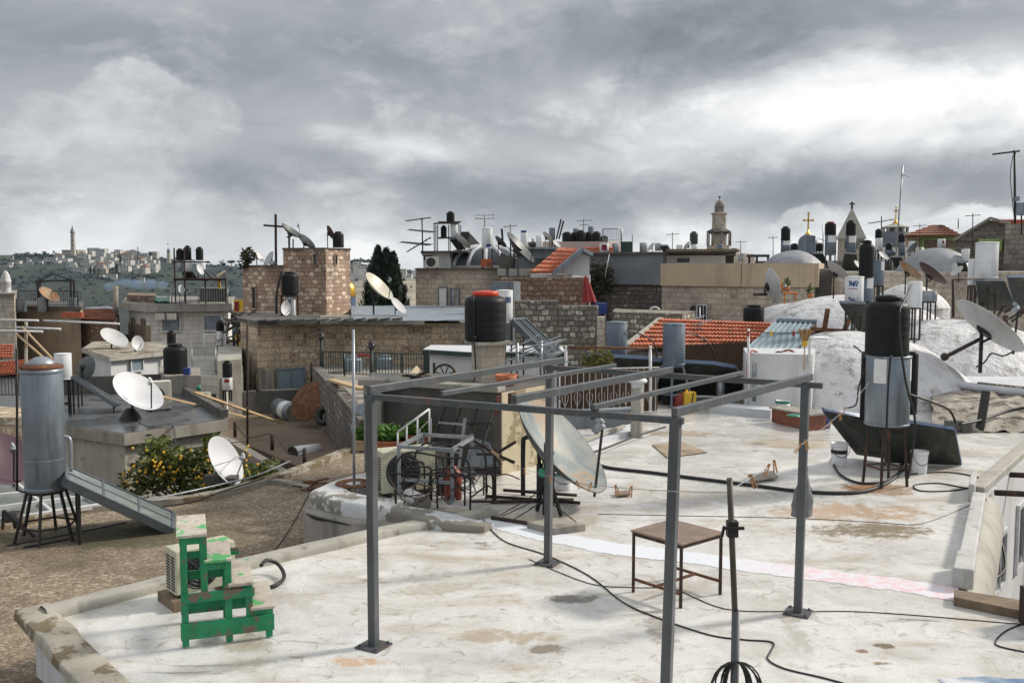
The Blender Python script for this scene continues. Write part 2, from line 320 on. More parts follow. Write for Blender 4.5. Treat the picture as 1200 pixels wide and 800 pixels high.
def roof_material():
    m, nt, b = newmat('white_roof'); v = coords(nt); sx_ = node(nt, 'ShaderNodeSeparateXYZ', {0: v}); ox, oy = X(nt, sx_.outputs[0])+1.0, X(nt, sx_.outputs[1])+10.0
    big = nz(nt, v, .35, 6, .6, .6); mid = nz(nt, v, 1.3, 8, .65, 1.0); fine = nz(nt, v, 9, 8, .7); crk = nz(nt, v, 3.2, 9, .75, 1.8)
    c = ramp(nt, mid, [(.25, (.43, .40, .345)), (.42, (.57, .56, .525)), (.55, (.655, .652, .632)), (.75, (.75, .752, .745))])
    c = mix(nt, fine.step(.52, .72)*.6, c, (.40, .355, .28))
    c = mix(nt, crk.step(.55, .64)*.62, c, (.33, .275, .20)); gr = nz(nt, v, 45, 4, .8); c = mix(nt, gr.step(.56, .70)*.45, c, (.28, .25, .20))
    st = nz(nt, mapv(nt, v, (.55, 1.9, 1)), .8, 7, .68, 1.2)
    c = mix(nt, st.step(.50, .74)*.7, c, (.38, .29, .19))
    dk = nz(nt, mapv(nt, v, (.7, 2.2, 1)), 1.15, 8, .7, .8)
    c = mix(nt, dk.step(.60, .67)*.75, c, (.17, .14, .105))
    for (px, py, rx, ry, cc, am) in STAINS_AND_SHADE:
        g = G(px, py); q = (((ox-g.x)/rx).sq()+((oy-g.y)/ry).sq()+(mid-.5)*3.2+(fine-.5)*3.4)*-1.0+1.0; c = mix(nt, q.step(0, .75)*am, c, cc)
    nt.links.new(c, b.inputs['Base Color'])
    rg = (big.step(.40, .58)*-.30+.39)+(fine-.5)*.22; nt.links.new(rg.sat().k, b.inputs['Roughness'])
    bump(nt, b, mid*.7+crk*.5+fine*.25, .35, .05); return m
def gravel_material():
    m, nt, b = newmat('gravel_roof'); v = coords(nt)
    vo = node(nt, 'ShaderNodeTexVoronoi', {'Vector': v, 'Scale': 34.0}, feature='F1'); cell = X(nt, node(nt, 'ShaderNodeSeparateColor', {0: vo.outputs['Color']}).outputs[0])
    d = X(nt, vo.outputs['Distance']); big = nz(nt, v, .4, 6, .6, .5); mid = nz(nt, v, 2.5, 6, .65)
    pat = nz(nt, mapv(nt, v, (1, 1.5, 1)), 5.5, 9, .78, .6)
    c = ramp(nt, (cell*.45+pat*.95-.22).sat(), [(.15, (.10, .072, .048)), (.40, (.20, .15, .102)), (.60, (.30, .24, .17)), (.85, (.58, .51, .41))])
    c = mix(nt, big.step(.42, .66)*.7, c, (.085, .066, .043))
    c = mix(nt, mid.step(.60, .72)*.45, c, (.085, .085, .03)); sg = node(nt, 'ShaderNodeSeparateXYZ', {0: v}); g = G(120, 628, -.6)
    q = (((X(nt, sg.outputs[0])-6.0-g.x)/2.6).sq()+((X(nt, sg.outputs[1])+14.0-g.y)/.8).sq()+(mid-.5)*3.0)*-1.0+1.0; c = mix(nt, q.step(0, .9)*.8, c, (.05, .048, .02))
    nt.links.new(c, b.inputs['Base Color']); b.inputs['Roughness'].default_value = .9
    bump(nt, b, d*-1.0+pat*.8, .5, .025); return m
def dirtcourt_material():
    m, nt, b = newmat('court_floor'); v = coords(nt)
    a = nz(nt, v, .5, 6, .6, .5); f = nz(nt, v, 6, 7, .7)
    c = ramp(nt, (a*.6+f*.4), [(.3, (.075, .055, .04)), (.5, (.155, .115, .08)), (.7, (.23, .185, .135))])
    g = nz(nt, v, .8, 5, .6); c = mix(nt, g.step(.53, .66)*.75, c, (.055, .07, .02))
    nt.links.new(c, b.inputs['Base Color']); b.inputs['Roughness'].default_value = .85; bump(nt, b, f, .4); return m
def wetroof_material():
    m, nt, b = newmat('wet_roof'); v = coords(nt)
    a = nz(nt, v, .6, 6, .6, .8); f = nz(nt, v, 5, 7, .7)
    c = ramp(nt, (a*.7+f*.3), [(.3, (.035, .037, .04)), (.55, (.075, .078, .082)), (.75, (.16, .16, .155))])
    nt.links.new(c, b.inputs['Base Color']); nt.links.new((a.step(.35, .6)*.35+.12).k, b.inputs['Roughness']); bump(nt, b, f, .15); return m
def stripe_material():
    m, nt, b = newmat('painted_stripe'); v = coords(nt)
    f = nz(nt, mapv(nt, v, (1, 2, 1)), 6, 8, .8, .8); x = X(nt, node(nt, 'ShaderNodeSeparateXYZ', {0: v}).outputs[0])
    red = (f.step(.42, .64)*x.step(.3, 1.5))*.85
    c = mix(nt, red, (.66, .69, .74), (.74, .36, .37)); f2 = nz(nt, v, 8, 6, .7); c = mix(nt, f2.step(.58, .68)*.6, c, (.52, .50, .46))
    nt.links.new(c, b.inputs['Base Color']); b.inputs['Roughness'].default_value = .5; return m
def hill_material():
    m, nt, b = newmat('hillside'); v = coords(nt)
    a = nz(nt, mapv(nt, v, (1, .5, 3)), .012, 8, .65, .6); f = nz(nt, v, .05, 6, .7)
    c = ramp(nt, (a*.65+f*.35), [(.38, (.006, .013, .012)), (.52, (.012, .022, .016)), (.60, (.03, .042, .02)), (.68, (.055, .06, .03)), (.8, (.14, .125, .085))])
    nt.links.new(c, b.inputs['Base Color']); b.inputs['Roughness'].default_value = 1; return m
def pale_hill_material():
    m, nt, b = newmat('pale_slope'); v = coords(nt)
    a = nz(nt, mapv(nt, v, (1, 1, 6)), .03, 8, .7); c = ramp(nt, a, [(.35, (.14, .13, .10)), (.5, (.29, .26, .205)), (.65, (.40, .36, .29))])
    nt.links.new(c, b.inputs['Base Color']); b.inputs['Roughness'].default_value = 1; return m
def leaf_material(name, cols, tr=.25):
    m, nt, b = newmat(name); v = coords(nt)
    g = node(nt, 'ShaderNodeNewGeometry'); rnd = X(nt, g.outputs['Random Per Island'])
    n = nz(nt, v, 1.2, 3); k = len(cols)
    c = ramp(nt, (rnd*.6+n*.5-.05).sat(), [(.1+.8*i/(k-1), q) for i, q in enumerate(cols)])
    nt.links.new(c, b.inputs['Base Color']); b.inputs['Roughness'].default_value = .6
    t = node(nt, 'ShaderNodeBsdfTranslucent', {'Color': c}); ms = node(nt, 'ShaderNodeMixShader', {0: tr, 1: b.outputs[0], 2: t.outputs[0]})
    nt.links.new(ms.outputs[0], nt.nodes['Material Output'].inputs['Surface']); return m
m, nt, bs = newmat('stripe_edge'); v_ = coords(nt); f_ = nz(nt, v_, 3.5, 10, .85); bs.inputs['Base Color'].default_value = (.68, .70, .74, 1); nt.links.new(f_.step(.46, .54).k, bs.inputs['Alpha']); M['stripe_edge'] = m
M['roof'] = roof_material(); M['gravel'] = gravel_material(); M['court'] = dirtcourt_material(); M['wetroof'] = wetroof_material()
M['stripe'] = stripe_material(); M['hill'] = hill_material(); M['palehill'] = pale_hill_material()
M['leaf'] = leaf_material('lemon_leaves', [(.03, .05, .012), (.075, .10, .02), (.17, .185, .035)])
M['leaf_dark'] = leaf_material('cypress_leaves', [(.008, .016, .01), (.014, .03, .016), (.03, .05, .022)], .1)
M['leaf_far'] = leaf_material('far_woods', [(.005, .011, .010), (.010, .020, .014), (.022, .034, .018)], .1)
M['leaf_pot'] = leaf_material('pot_plants', [(.04, .10, .015), (.09, .20, .03), (.16, .30, .05)])
M['leaf_olive'] = leaf_material('olive_leaves', [(.05, .06, .015), (.12, .12, .03), (.22, .19, .05)])
M['bank'] = pm('bank_stone', (.40, .37, .32), (.20, .175, .14), 2.2, .9, 0, .8, 7, spots=((.10, .085, .065), .9, 2.6, .52), bd=.08)
M['leaf_dry'] = leaf_material('dry_shrub', [(.03, .025, .016), (.055, .045, .025), (.08, .08, .03)])
M['lemon'] = pm('fruit', (.78, .50, .04), (.75, .38, .03), 8, .45, 0, .05)
M['black'].node_tree.nodes['Principled BSDF'].inputs['Specular IOR Level'].default_value = .22
M['far_white'] = pm('far_white', (.54, .53, .50), (.42, .405, .38), .05, .9, 0, 0)
M['far_cream'] = pm('far_cream', (.42, .365, .29), (.35, .31, .25), .05, .9, 0, 0)
M['pole_dark'] = pm('dark_pole', (.085, .075, .05), (.05, .045, .035), 8, .6, 0, .2)
M['asphalt'] = pm('ground', (.14, .125, .10), (.10, .09, .075), .2, .9, 0, .2, 2)
# ------------------------------------------------------------------ sky and sun
SUN_EL, SUN_AZ = R(33), R(70)      # azimuth measured to the right of the view direction
w = bpy.data.worlds.new('World'); scene.world = w; w.use_nodes = True
def make_world():
    nt = w.node_tree; bg = nt.nodes['Background']
    sky = node(nt, 'ShaderNodeTexSky', sky_type='NISHITA', sun_disc=False, sun_elevation=SUN_EL, sun_rotation=SUN_AZ)
    sky.dust_density = 2.0
    d = coords(nt, 'Generated'); sep = node(nt, 'ShaderNodeSeparateXYZ', {0: d})
    x, y, z = [X(nt, sep.outputs[i]) for i in range(3)]
    az = x._m('ARCTAN2', y)*(180/math.pi); el = z._m('ARCSINE')*(180/math.pi)
    flat = mapv(nt, d, (1, 1, 1.6))
    w1 = nz(nt, flat, 3.0, 5, .55)-.5; w2 = nz(nt, mapv(nt, d, (1.3, -1.1, 3.1)), 3.2, 5, .55)-.5
    azw = az+w1*8.0; elw = el+w2*4.6
    def AE(px, py):
        r = ray(px, py).normalized(); return math.degrees(math.atan2(r.x, r.y)), math.degrees(math.asin(r.z))
    def blob(px, py, sx, sy, amp, wq=True):
        a, e = AE(px, py); A, E_ = (azw, elw) if wq else (az, el)
        q = ((A-a)/(sx*.0511)).sq()+((E_-e)/(sy*.0511)).sq()
        return (q*-1.0).exp()*amp
    big = nz(nt, flat, 2.2, 7, .55, .3); fine = nz(nt, mapv(nt, d, (1, 1, 2.3)), 8.0, 9, .62, .5)
    crisp = nz(nt, mapv(nt, d, (1, 1, 1.7)), 4.2, 11, .6, .35).step(.47, .60)*.13; crisp2 = nz(nt, mapv(nt, d, (1.1, .9, 2.2)), 9.0, 10, .6, .3).step(.5, .62)*.085
    B = (big-.5)*.40+(fine-.5)*.34+crisp+crisp2+.475
    for a in [(300, 290, 700, 55, .17), (330, 60, 460, 62, -.13), (60, 215, 260, 40, -.05), (850, 40, 200, 55, -.30), (1140, 40, 180, 70, -.02), (900, 135, 210, 42, .30), (1150, 120, 160, 52, .27),
              (700, 185, 130, 26, .20), (480, 172, 80, 14, .22), (1000, 222, 330, 24, -.22), (650, 215, 300, 26, -.10), (470, 215, 160, 24, -.07), (120, 130, 150, 50, .05),
              (560, 20, 90, 60, .08), (60, 60, 160, 60, -.04), (800, 290, 500, 26, .20)]:
        B = B+blob(*a)
    def puff(cs, top):                                   # cumulus heads with a crisp billowing edge
        nzp = nz(nt, mapv(nt, d, (1, 1, 1.3)), 22, 8, .66)-.5; f = None
        for (px, py, r1, r2) in cs:
            a, e = AE(px, py); q = ((az-a)/(r1*.0511)).sq()+((el-e)/(r2*.0511)).sq()
            g = q*-1.0+1.0; f = g if f is None else f.maxi(g)
        return (f+nzp*1.7).step(.0, .34)*((el-AE(600, top[0])[1])/(AE(600, top[1])[1]-AE(600, top[0])[1])).sat()
    pr = puff([(950, 285, 50, 44), (912, 290, 34, 30), (995, 290, 40, 36)], (296, 262))
    pr2 = puff([(1135, 285, 60, 44), (1085, 290, 46, 36), (1185, 292, 60, 34), (1250, 288, 90, 40)], (282, 258))
    pl = puff([(165, 130, 75, 60), (230, 145, 55, 48), (90, 160, 70, 44), (255, 150, 30, 28)], (225, 105))
    cu = (fine-.5)*.7; B = B*(pr*-.8+1.0)+pr*(cu+.58); B = B*(pr2*-.8+1.0)+pr2*(cu+.68)
    bl = nz(nt, mapv(nt, d, (1, 1, 1.2)), 15, 9, .62); B = B*(pl*-.35+1.0)+pl*((bl-.5)*.75+.27)
    hi = el.step(16, 45); B = B*(hi*-1.0+1.0)+hi*(big*.5+.50)       # the overcast above the frame
    back = (az._m('ABSOLUTE')).step(40, 110); B = B*(back*-.6+1.0)+back*.46
    c = ramp(nt, B.sat(), [(.12, (.18, .195, .22)), (.34, (.30, .322, .352)), (.52, (.45, .472, .495)), (.70, (.67, .688, .705)), (.92, (.98, .975, .97))])
    k = node(nt, 'ShaderNodeVectorMath', {0: c, 'Scale': 10.0}, operation='SCALE').outputs[0]
    out = mix(nt, .95, sky.outputs[0], k)
    nt.links.new(out, bg.inputs['Color']); bg.inputs['Strength'].default_value = .092
make_world()
sl = bpy.data.lights.new('sun', 'SUN'); sl.energy = 3.7; sl.angle = R(8); sl.color = (1, .925, .82)
so = bpy.data.objects.new('sun', sl); col.objects.link(so)
sd = V((math.sin(SUN_AZ)*math.cos(SUN_EL), math.cos(SUN_AZ)*math.cos(SUN_EL), math.sin(SUN_EL)))
so.rotation_euler = (-sd).to_track_quat('-Z', 'Y').to_euler(); so.location = (40, 30, 60)
vs = scene.view_settings; vs.view_transform = 'Standard'; vs.look = 'None'; vs.gamma = 1; vs.exposure = .22; vs.use_curve_mapping = False
scene.cycles.use_denoising = True
try: scene.cycles.denoiser = 'OPENIMAGEDENOISE'
except Exception: pass
scene.cycles.max_bounces = 5; scene.cycles.volume_bounces = 0
# ------------------------------------------------------------------ component factories
def cylpx(px, yt, yb, wpx, D):
    zt = P(px, yt, D).z; b = P(px, yb, D); return V((b.x, D, b.z)), wpx/2*S(D), zt-b.z
def axisM(p, n):
    return Matrix.Translation(V(p)) @ V(n).normalized().to_track_quat('Z', 'Y').to_matrix().to_4x4()
def tank(px, yt, yb, wpx, D, label, group='black water tanks on the roofs', mat='black', lid='black', n=None, valve=False):
    loc, r, h = cylpx(px, yt, yb, wpx, D); n = n or (40 if wpx > 30 else 18)
    t = thing('water_tank', label, 'water tank', loc, 0, group)
    lh = h*.10
    prof = [(0, 0), (r*.95, 0), (r*.99, h*.02), (r, h*.05)]
    for k in range(1, 5):
        z = h*(.05+.72*k/5); prof += [(r, z-h*.01), (r*1.004, z), (r, z+h*.01)] if wpx > 30 else []
    prof += [(r, h*.76), (r*.985, h*.80), (r*.9, h*.855), (r*.72, h*.885), (r*.56, h*.895), (r*.56, h*.91), (0, h*.91)]
    b = MB(); b.lathe(prof, n); b.build('body', M[mat], t, local=True)
    b = MB(); q = .60 if lid == 'black' else .64
    b.lathe([(r*q*.96, h*.885), (r*q, h*.89), (r*q, h*.955), (r*q*.96, h*.975), (r*q*.5, h*.99), (0, h*1.0)], n)
    b.build('lid', M['red_lid'] if lid == 'red' else M[lid], t, local=True)
    if valve:
        b = MB(); b.tube([(-r*.55, -r*.87, h*.93), (-r*.53, -r*.93, h*.8), (-r*.5, -r*.93, h*.3), (-r*.46, -r*.93, h*.1)], .012, 6); b.ball((-r*.46, -r*.94, h*.09), .04)
        b.build('pipe', M['cable'], t, local=True)
    return t
def boiler(px, yt, yb, wpx, D, label, mat='boiler_white', group='solar boiler cylinders', sticker=None, cap=False, dome=.02, print_=False):
    loc, r, h = cylpx(px, yt, yb, wpx, D); n = 40 if wpx > 25 else 18
    t = thing('boiler', label, 'boiler', loc, 0, group)
    b = MB(); b.lathe([(0, 0), (r*.96, 0), (r, h*.012), (r, h*.985), (r*.97, h), (r*.5, h*(1+dome*.8)), (0, h*(1+dome))], n); b.build('shell', M[mat], t, local=True)
    if wpx > 9:
        b = MB(); b.lathe([(r*1.005, h*.965), (r*1.03, h*.97), (r*1.03, h*1.0), (r*.985, h*1.003)], n)
        b.build('rim', M[mat], t, local=True); b = MB(); b.lathe([(r*1.004, 0), (r*1.025, .004), (r*1.025, h*.03), (r*1.004, h*.033)], n); b.build('rim', M[mat], t, local=True)
    if print_:
        for nm, zc, w0, hh, mt in (('logo', .77, 1.0, .10, 'bluec'), ('underline', .60, .95, .012, 'redc'), ('small_print', .28, .75, .05, 'bluec')):
            b = MB(); a0 = -.95; cy_ = lambda a, z: V((r*1.006*math.sin(a), -r*1.006*math.cos(a), h*z))
            if nm == 'underline': b.grid(lambda u, v: cy_(a0+w0*u, zc+hh*(2*v-1)), 8, 1)
            else:
                for k in range(5):
                    s0 = a0+w0*k/5; b.grid(lambda u, v: cy_(s0+w0/5*(.06+.80*u)+.05*math.sin(v*5+k), zc+hh*(2*v-1)*(.55+.45*abs(math.sin(k*1.7+u*3)))+.02*math.sin(k*2.4)-.02*k*(nm != 'logo')), 6, 4)
            b.build(nm, M[mt], t, local=True)
    if sticker:
        for (a0, a1, z0, z1, sm) in sticker:
            b = MB(); b.grid(lambda u, v: V((r*1.006*math.sin(a0+(a1-a0)*u), -r*1.006*math.cos(a0+(a1-a0)*u), h*(z0+(z1-z0)*v))), 8, 1); b.build('sticker', M[sm], t, local=True)
    return t
def stand(loc, r, h, label, group='steel stands under the tanks', mat='iron', splay=1.0, legs=4, w=.035, rz=.6):
    t = thing('tank_stand', label, 'stand', loc, rz, group); pts = []
    for k in range(legs):
        a = 2*math.pi*(k+.5)/legs; top = V((r*math.cos(a), r*math.sin(a), h)); bot = V((r*splay*math.cos(a), r*splay*math.sin(a), 0)); pts.append((top, bot))
        b = MB(); b.bar(bot, top, w); b.build('leg', M[mat], t, local=True)
    b = MB()
    for k in range(legs): b.bar(pts[k][0]-V((0, 0, w*.6)), pts[(k+1) % legs][0]-V((0, 0, w*.6)), w)
    b.build('top_frame', M[mat], t, local=True)
    if h > .4:
        b = MB()
        for k in range(legs): b.bar(pts[k][1].lerp(pts[k][0], .3), pts[(k+1) % legs][1].lerp(pts[(k+1) % legs][0], .3), w*.7)
        b.build('brace', M[mat], t, local=True)
    return t
def under(t, zf, r=None, mat='iron', splay=1.05, legs=4, w=.04):
    """a steel stand from the roof at zf up to the thing t"""
    loc = t.location; r = r or max((V(q) for o in t.children for q in o.bound_box), key=lambda q: q.x).x*.8
    h = loc.z-zf
    if h < .12: return
    lab = 'steel stand holding up the '+t['label']
    return stand((loc.x, loc.y, zf), r, h-.004, ' '.join(lab.split()[:16]), mat=mat, splay=splay, legs=legs, w=w)
def dish(px, py, D, major, ratio, ang, label, mat='dish', front=True, zbase=None, arm=True, group='satellite dishes on the roofs', back=None, polemat='iron', depth=.16, rimt=.012, struts=False):
    c = P(px, py, D); r = major/2*S(D); a = R(ang); q = math.sqrt(max(0, 1-ratio*ratio))
    vd = ray(px, py).normalized(); vr = vd.cross(V((0, 0, 1))).normalized(); vu = vr.cross(vd)
    n = ((vr*math.cos(a)+vu*math.sin(a))*q-vd*(ratio if front else -ratio)).normalized()
    zb = c.z-r*1.2 if zbase is None else zbase
    hub = c-n*(r*depth*2.2)
    t = thing('satellite_dish', label, 'satellite dish', (hub.x, hub.y, zb), 0, group)
    Mx = axisM(c-n*(r*depth), n); seg = 48 if major > 30 else 20
    b = MB(); b.mi = 0
    pr = [(r*k/7, 2*r*depth*(k/7)**2) for k in range(8)]
    b.lathe(pr, seg, Mx); b.mi = 1
    th = max(.008, r*rimt*1.6); b.lathe([(x*1.0, z-th) for x, z in pr], seg, Mx); b.lathe([(r, 2*r*depth-th), (r*1.012, 2*r*depth-th*.7), (r*1.012, 2*r*depth+th*.2), (r, 2*r*depth+.0005)], seg, Mx)
    refl = b.build('reflector', [M[mat], M[back or mat]], t)
    foc = c+n*(r*(1.0-depth)); side = n.cross(V((0, 0, 1))).normalized(); up = side.cross(n).normalized(); low = c-up*r*.98
    if arm:
        w = max(.018, r*.04); b = MB(); b.bar(low-n*.02, foc-up*r*.25, w)
        if struts:
            for sg in (-1, 1): b.tube([c+side*r*.97*sg, foc-up*r*.2], w*.35, 6)
        b.build('feed_arm', M[polemat], t)
        b = MB(); f2 = foc-up*r*.2; b.tube([f2+n*r*.05, f2-n*r*.14], max(.03, r*.07), 10); b.bar(f2+n*r*.05, f2+n*r*.05+up*r*.15, w*2.0); b.build('feed_horn', M['dish_white' if mat == 'dish_white' else 'galv'], t)
    b = MB(); pw = max(.02, r*.05); pm_ = V((hub.x, hub.y, hub.z)); b.tube([(hub.x, hub.y, zb), pm_], pw, 10); b.build('mount_pole', M[polemat], t)
    b = MB(); b.tube([pm_-V((0, 0, r*.2)), c-n*r*depth*1.05-up*r*.25], pw*.7, 6); b.tube([pm_, c-n*r*depth*1.05+up*r*.25], pw*.7, 6); b.lathe([(0, -.02), (r*.22, -.02), (r*.22, .02), (0, .02)], 14, axisM(c-n*(r*depth+.03), n)); b.build('bracket', M[polemat], t)
    return t, c, n
def collector(q, th, label, legs=True, group='solar collectors', zf=None, cols=2, rows=1, glass='glass_dark', frame='panel_frame', flip=False):
    """flat collector: q = four corners (top-left, top-right, bottom-right, bottom-left) of the glazed face"""
    q = [V(p) for p in q]; c = sum(q, V())/4; n = (q[1]-q[0]).cross(q[3]-q[0]).normalized()
    if n.z < 0: n = -n
    zb = min(p.z for p in q) if zf is None else zf
    t = thing('solar_collector', label, 'solar panel', (c.x, c.y, zb), 0, group)
    q2 = q if (q[1]-q[0]).cross(q[3]-q[0]).dot(n) > 0 else q[::-1]
    b = MB(); b.slab([p-n*.012 for p in q2], th); b.build('casing', M['panel_back'], t)
    fw = max(.035, (q[1]-q[0]).length*.03); b = MB()
    for i in range(4): b.bar(q[i]-n*th*.45, q[(i+1) % 4]-n*th*.45, fw, th*1.08, up=n)
    for i in range(1, cols):
        f = i/cols; b.bar(q[0].lerp(q[1], f)-n*.004, q[3].lerp(q[2], f)-n*.004, fw*.6, .02, up=n)
    for i in range(1, rows):
        f = i/rows; b.bar(q[0].lerp(q[3], f)-n*.0045, q[1].lerp(q[2], f)-n*.0045, fw*.5, .02, up=n)
    b.build('frame', M[frame], t)
    b = MB(); b.quad(*[p-n*.008 for p in q2]); b.build('glass', M[glass], t)
    if legs:
        for p in (q[0], q[1], q[2], q[3]):
            if p.z-n.z*th-zb > .1:
                b = MB(); p2 = p.lerp(c, .06)-n*th; b.bar((p2.x, p2.y, zb), p2, .035); b.build('leg', M['iron'], t)
    return t
def acunit(p, rz, d, label, mat='ac', group='air conditioning units', feet=.05, vents=True):
    """p base centre; d=(width, depth, height); the fan looks along local -y"""
    t = thing('ac_unit', label, 'air conditioner', p, rz, group); wd, dp, h = d
    b = MB(); b.box((0, 0, feet+h/2), (wd, dp, h)); b.build('casing', M[mat], t, local=True, bevel=.012)
    b = MB(); r = min(wd*.33, h*.42); cx = -wd*.1
    b.lathe([(0, .004), (r, .004), (r*1.05, .0), ], 28, Matrix.Translation((cx, -dp/2-.004, feet+h/2)) @ Matrix.Rotation(R(90), 4, 'X'))
    fan = b.build('fan_grille', M['ac_dark'], t, local=True); b = MB()
    for k in range(1, 6):
        rr = r*k/5.2; b.tube([(cx+rr*math.cos(a*math.pi/12), -dp/2-.016, feet+h/2+rr*math.sin(a*math.pi/12)) for a in range(25)], .003, 4, cap=False)
    for k in range(4):
        a = math.pi*k/4; b.bar((cx-r*math.cos(a), -dp/2-.02, feet+h/2-r*math.sin(a)), (cx+r*math.cos(a), -dp/2-.02, feet+h/2+r*math.sin(a)), .012, .008)
    b.build('fan_guard', M['steel_grey'], t, local=True)
    if vents:
        b = MB()
        for k in range(12):
            z = feet+h*(.1+.8*k/12)
            for yy in (-dp*.25, dp*.2): b.box((-wd/2-.003, yy, z), (.006, dp*.34, h*.032))
        b.build('side_vent', M['ac_dark'], t, local=True)
    for sx in (-1, 1):
        b = MB(); b.box((sx*wd*.36, 0, feet/2), (.06, dp*1.08, feet)); b.build('foot', M['iron'], t, local=True)
    return t
def antenna(px, ytop, ybot, D, label, booms=(), lean=0, r=.02, mat='iron', group='television aerials'):
    b0 = P(px, ybot, D); tp = P(px+lean, ytop, D)
    t = thing('tv_antenna', label, 'antenna', b0, 0, group)
    b = MB(); b.tube([b0, tp], r, 6); b.build('mast', M[mat], t)
    for (xa, ya, xb, yb, ne, le) in booms:
        b = MB(); p = P(xa, ya, D); q = P(xb, yb, D); b.tube([p, q], r*.8, 5)
        for k in range(ne):
            c = p.lerp(q, (k+.3)/ne); l = le*(.6+.4*k/ne); dv = V((.25, .97, .1)); b.tube([c-dv*l, c+dv*l], r*.5, 4)
        b.build('boom', M[mat], t)
    return t
def window(t, p, q, f, zc, w, h, frame='white_metal', pane='window', bars=0, shutter=None, lab=None):
    """a window on the wall that runs from p to q (xy), centre at fraction f; frame stands proud, pane lies inside it"""
    p = V((p[0], p[1], 0)); q = V((q[0], q[1], 0)); d = (q-p).normalized(); n = V((d.y, -d.x, 0))
    if n.y > 0 and abs(n.y) > .2: n = -n
    c = p.lerp(q, f); c.z = zc; b = MB(); fw = max(.04, w*.07); up = V((0, 0, 1))
    for s_ in (-1, 1):
        b.bar(c+d*(s_*w/2)-up*h/2+n*.03, c+d*(s_*w/2)+up*h/2+n*.03, fw, .05, up=n); b.bar(c-d*(w/2+fw/2)+up*(s_*h/2)+n*.032, c+d*(w/2+fw/2)+up*(s_*h/2)+n*.032, fw, .05, up=n)
    for k in range(bars):
        x = -w/2+w*(k+1)/(bars+1); b.bar(c+d*x-up*h/2+n*.045, c+d*x+up*h/2+n*.045, .025, .025)
    fr = b.build('window', M[frame], t); b = MB()
    a = c+n*.012; b.slab([a-d*w/2-up*h/2, a+d*w/2-up*h/2, a+d*w/2+up*h/2, a-d*w/2+up*h/2], .01); b.build('pane', M[shutter or pane], fr) if shutter is None else b.build('shutter', M[shutter], fr)
    return fr
def building(name, label, cat, plan, z0, z1, wall, roof='concrete', group=None, para=0, slab=None, rooft=.06, pw=.2, slabmat='concrete', sl_out=.25):
    """prism walls on a plan of (x, y) points, a roof sheet on top, an optional projecting slab or parapet"""
    cx = sum(p[0] for p in plan)/len(plan); cy = sum(p[1] for p in plan)/len(plan)
    t = thing(name, label, cat, (cx, cy, z0), 0, group)
    b = MB(); b.prism(plan, z0, z1); b.build('wall', M[wall], t)
    if slab:
        big = [(cx+(x-cx)*(1+sl_out/max(.5, math.hypot(x-cx, y-cy))), cy+(y-cy)*(1+sl_out/max(.5, math.hypot(x-cx, y-cy)))) for x, y in plan]
        b = MB(); b.prism(big, z1-.002, z1+slab); b.build('roof_slab', M[slabmat], t); zt = z1+slab; pl = big
    else: zt = z1; pl = plan
    sm = [(cx+(x-cx)*.985, cy+(y-cy)*.985) for x, y in pl]
    b = MB(); b.prism(sm, zt-.02, zt+.012); b.build('roof', M[roof], t)
    if para:
        b = MB(); n = len(pl)
        for i in range(n):
            a, c = pl[i], pl[(i+1) % n]; k = .97
            b.bar((cx+(a[0]-cx)*k, cy+(a[1]-cy)*k, zt+para/2), (cx+(c[0]-cx)*k, cy+(c[1]-cy)*k, zt+para/2), pw, para)
        b.build('parapet', M[slabmat], t)
    return t
def plan(*pts): return [XY(a, d) for a, d in pts]
def zrow(y, D): return P(600, y, D).z
def tileroof(name, q, nrow, ncol, parent, mat='tile', amp=.035, step=.075):
    """q: eave-left, eave-right, ridge-right, ridge-left; overlapping rows of half-round tiles"""
    q = [V(p) for p in q]; n = (q[1]-q[0]).cross(q[3]-q[0]).normalized()
    if n.z < 0: n = -n
    b = MB()
    for r in range(nrow):
        def fn(u, v, r=r):
            vv = (r+v*1.06)/nrow; a = q[0].lerp(q[3], vv); c = q[1].lerp(q[2], vv)
            return a.lerp(c, u)+n*(amp*abs(math.sin(math.pi*ncol*u))+step*(1-v)*1.0+mnoise.noise(V((u*ncol*.7, r*1.3, 3)))*.012)
        b.grid(fn, ncol*4, 1, smooth=False)
        a = q[0].lerp(q[3], r/nrow); c = q[1].lerp(q[2], r/nrow)
        b.grid(lambda u, v: a.lerp(c, u)+n*((amp*abs(math.sin(math.pi*ncol*u))+step)*v), ncol*4, 1, smooth=False)
    return b.build(name, M[mat], parent)
def leaves(b, c, rad, n, size, seed, shell=.55, flat=.35):
    rnd = random.Random(seed)
    for _ in range(n):
        d = V((rnd.gauss(0, 1), rnd.gauss(0, 1), rnd.gauss(0, 1))).normalized(); k = shell+(1-shell)*rnd.random()
        if rnd.random() < .3: k *= rnd.random()
        p = V(c)+V((d.x*rad[0], d.y*rad[1], d.z*rad[2]))*k
        u = V((rnd.gauss(0, 1), rnd.gauss(0, 1), rnd.gauss(0, flat))).normalized(); v = u.cross(V((rnd.gauss(0, 1), rnd.gauss(0, 1), rnd.gauss(0, 1)))).normalized()
        s_ = size*(.6+.8*rnd.random()); u *= s_; v *= s_*.5
        b.add([p-u, p-v*.9+u*.1, p+u, p+v*.9+u*.1], [[0, 1, 2, 3]])
def sag(a, b, k, n=14):
    a = V(a); b = V(b); return [a.lerp(b, i/n)-V((0, 0, 4*k*(i/n)*(1-i/n))) for i in range(n+1)]
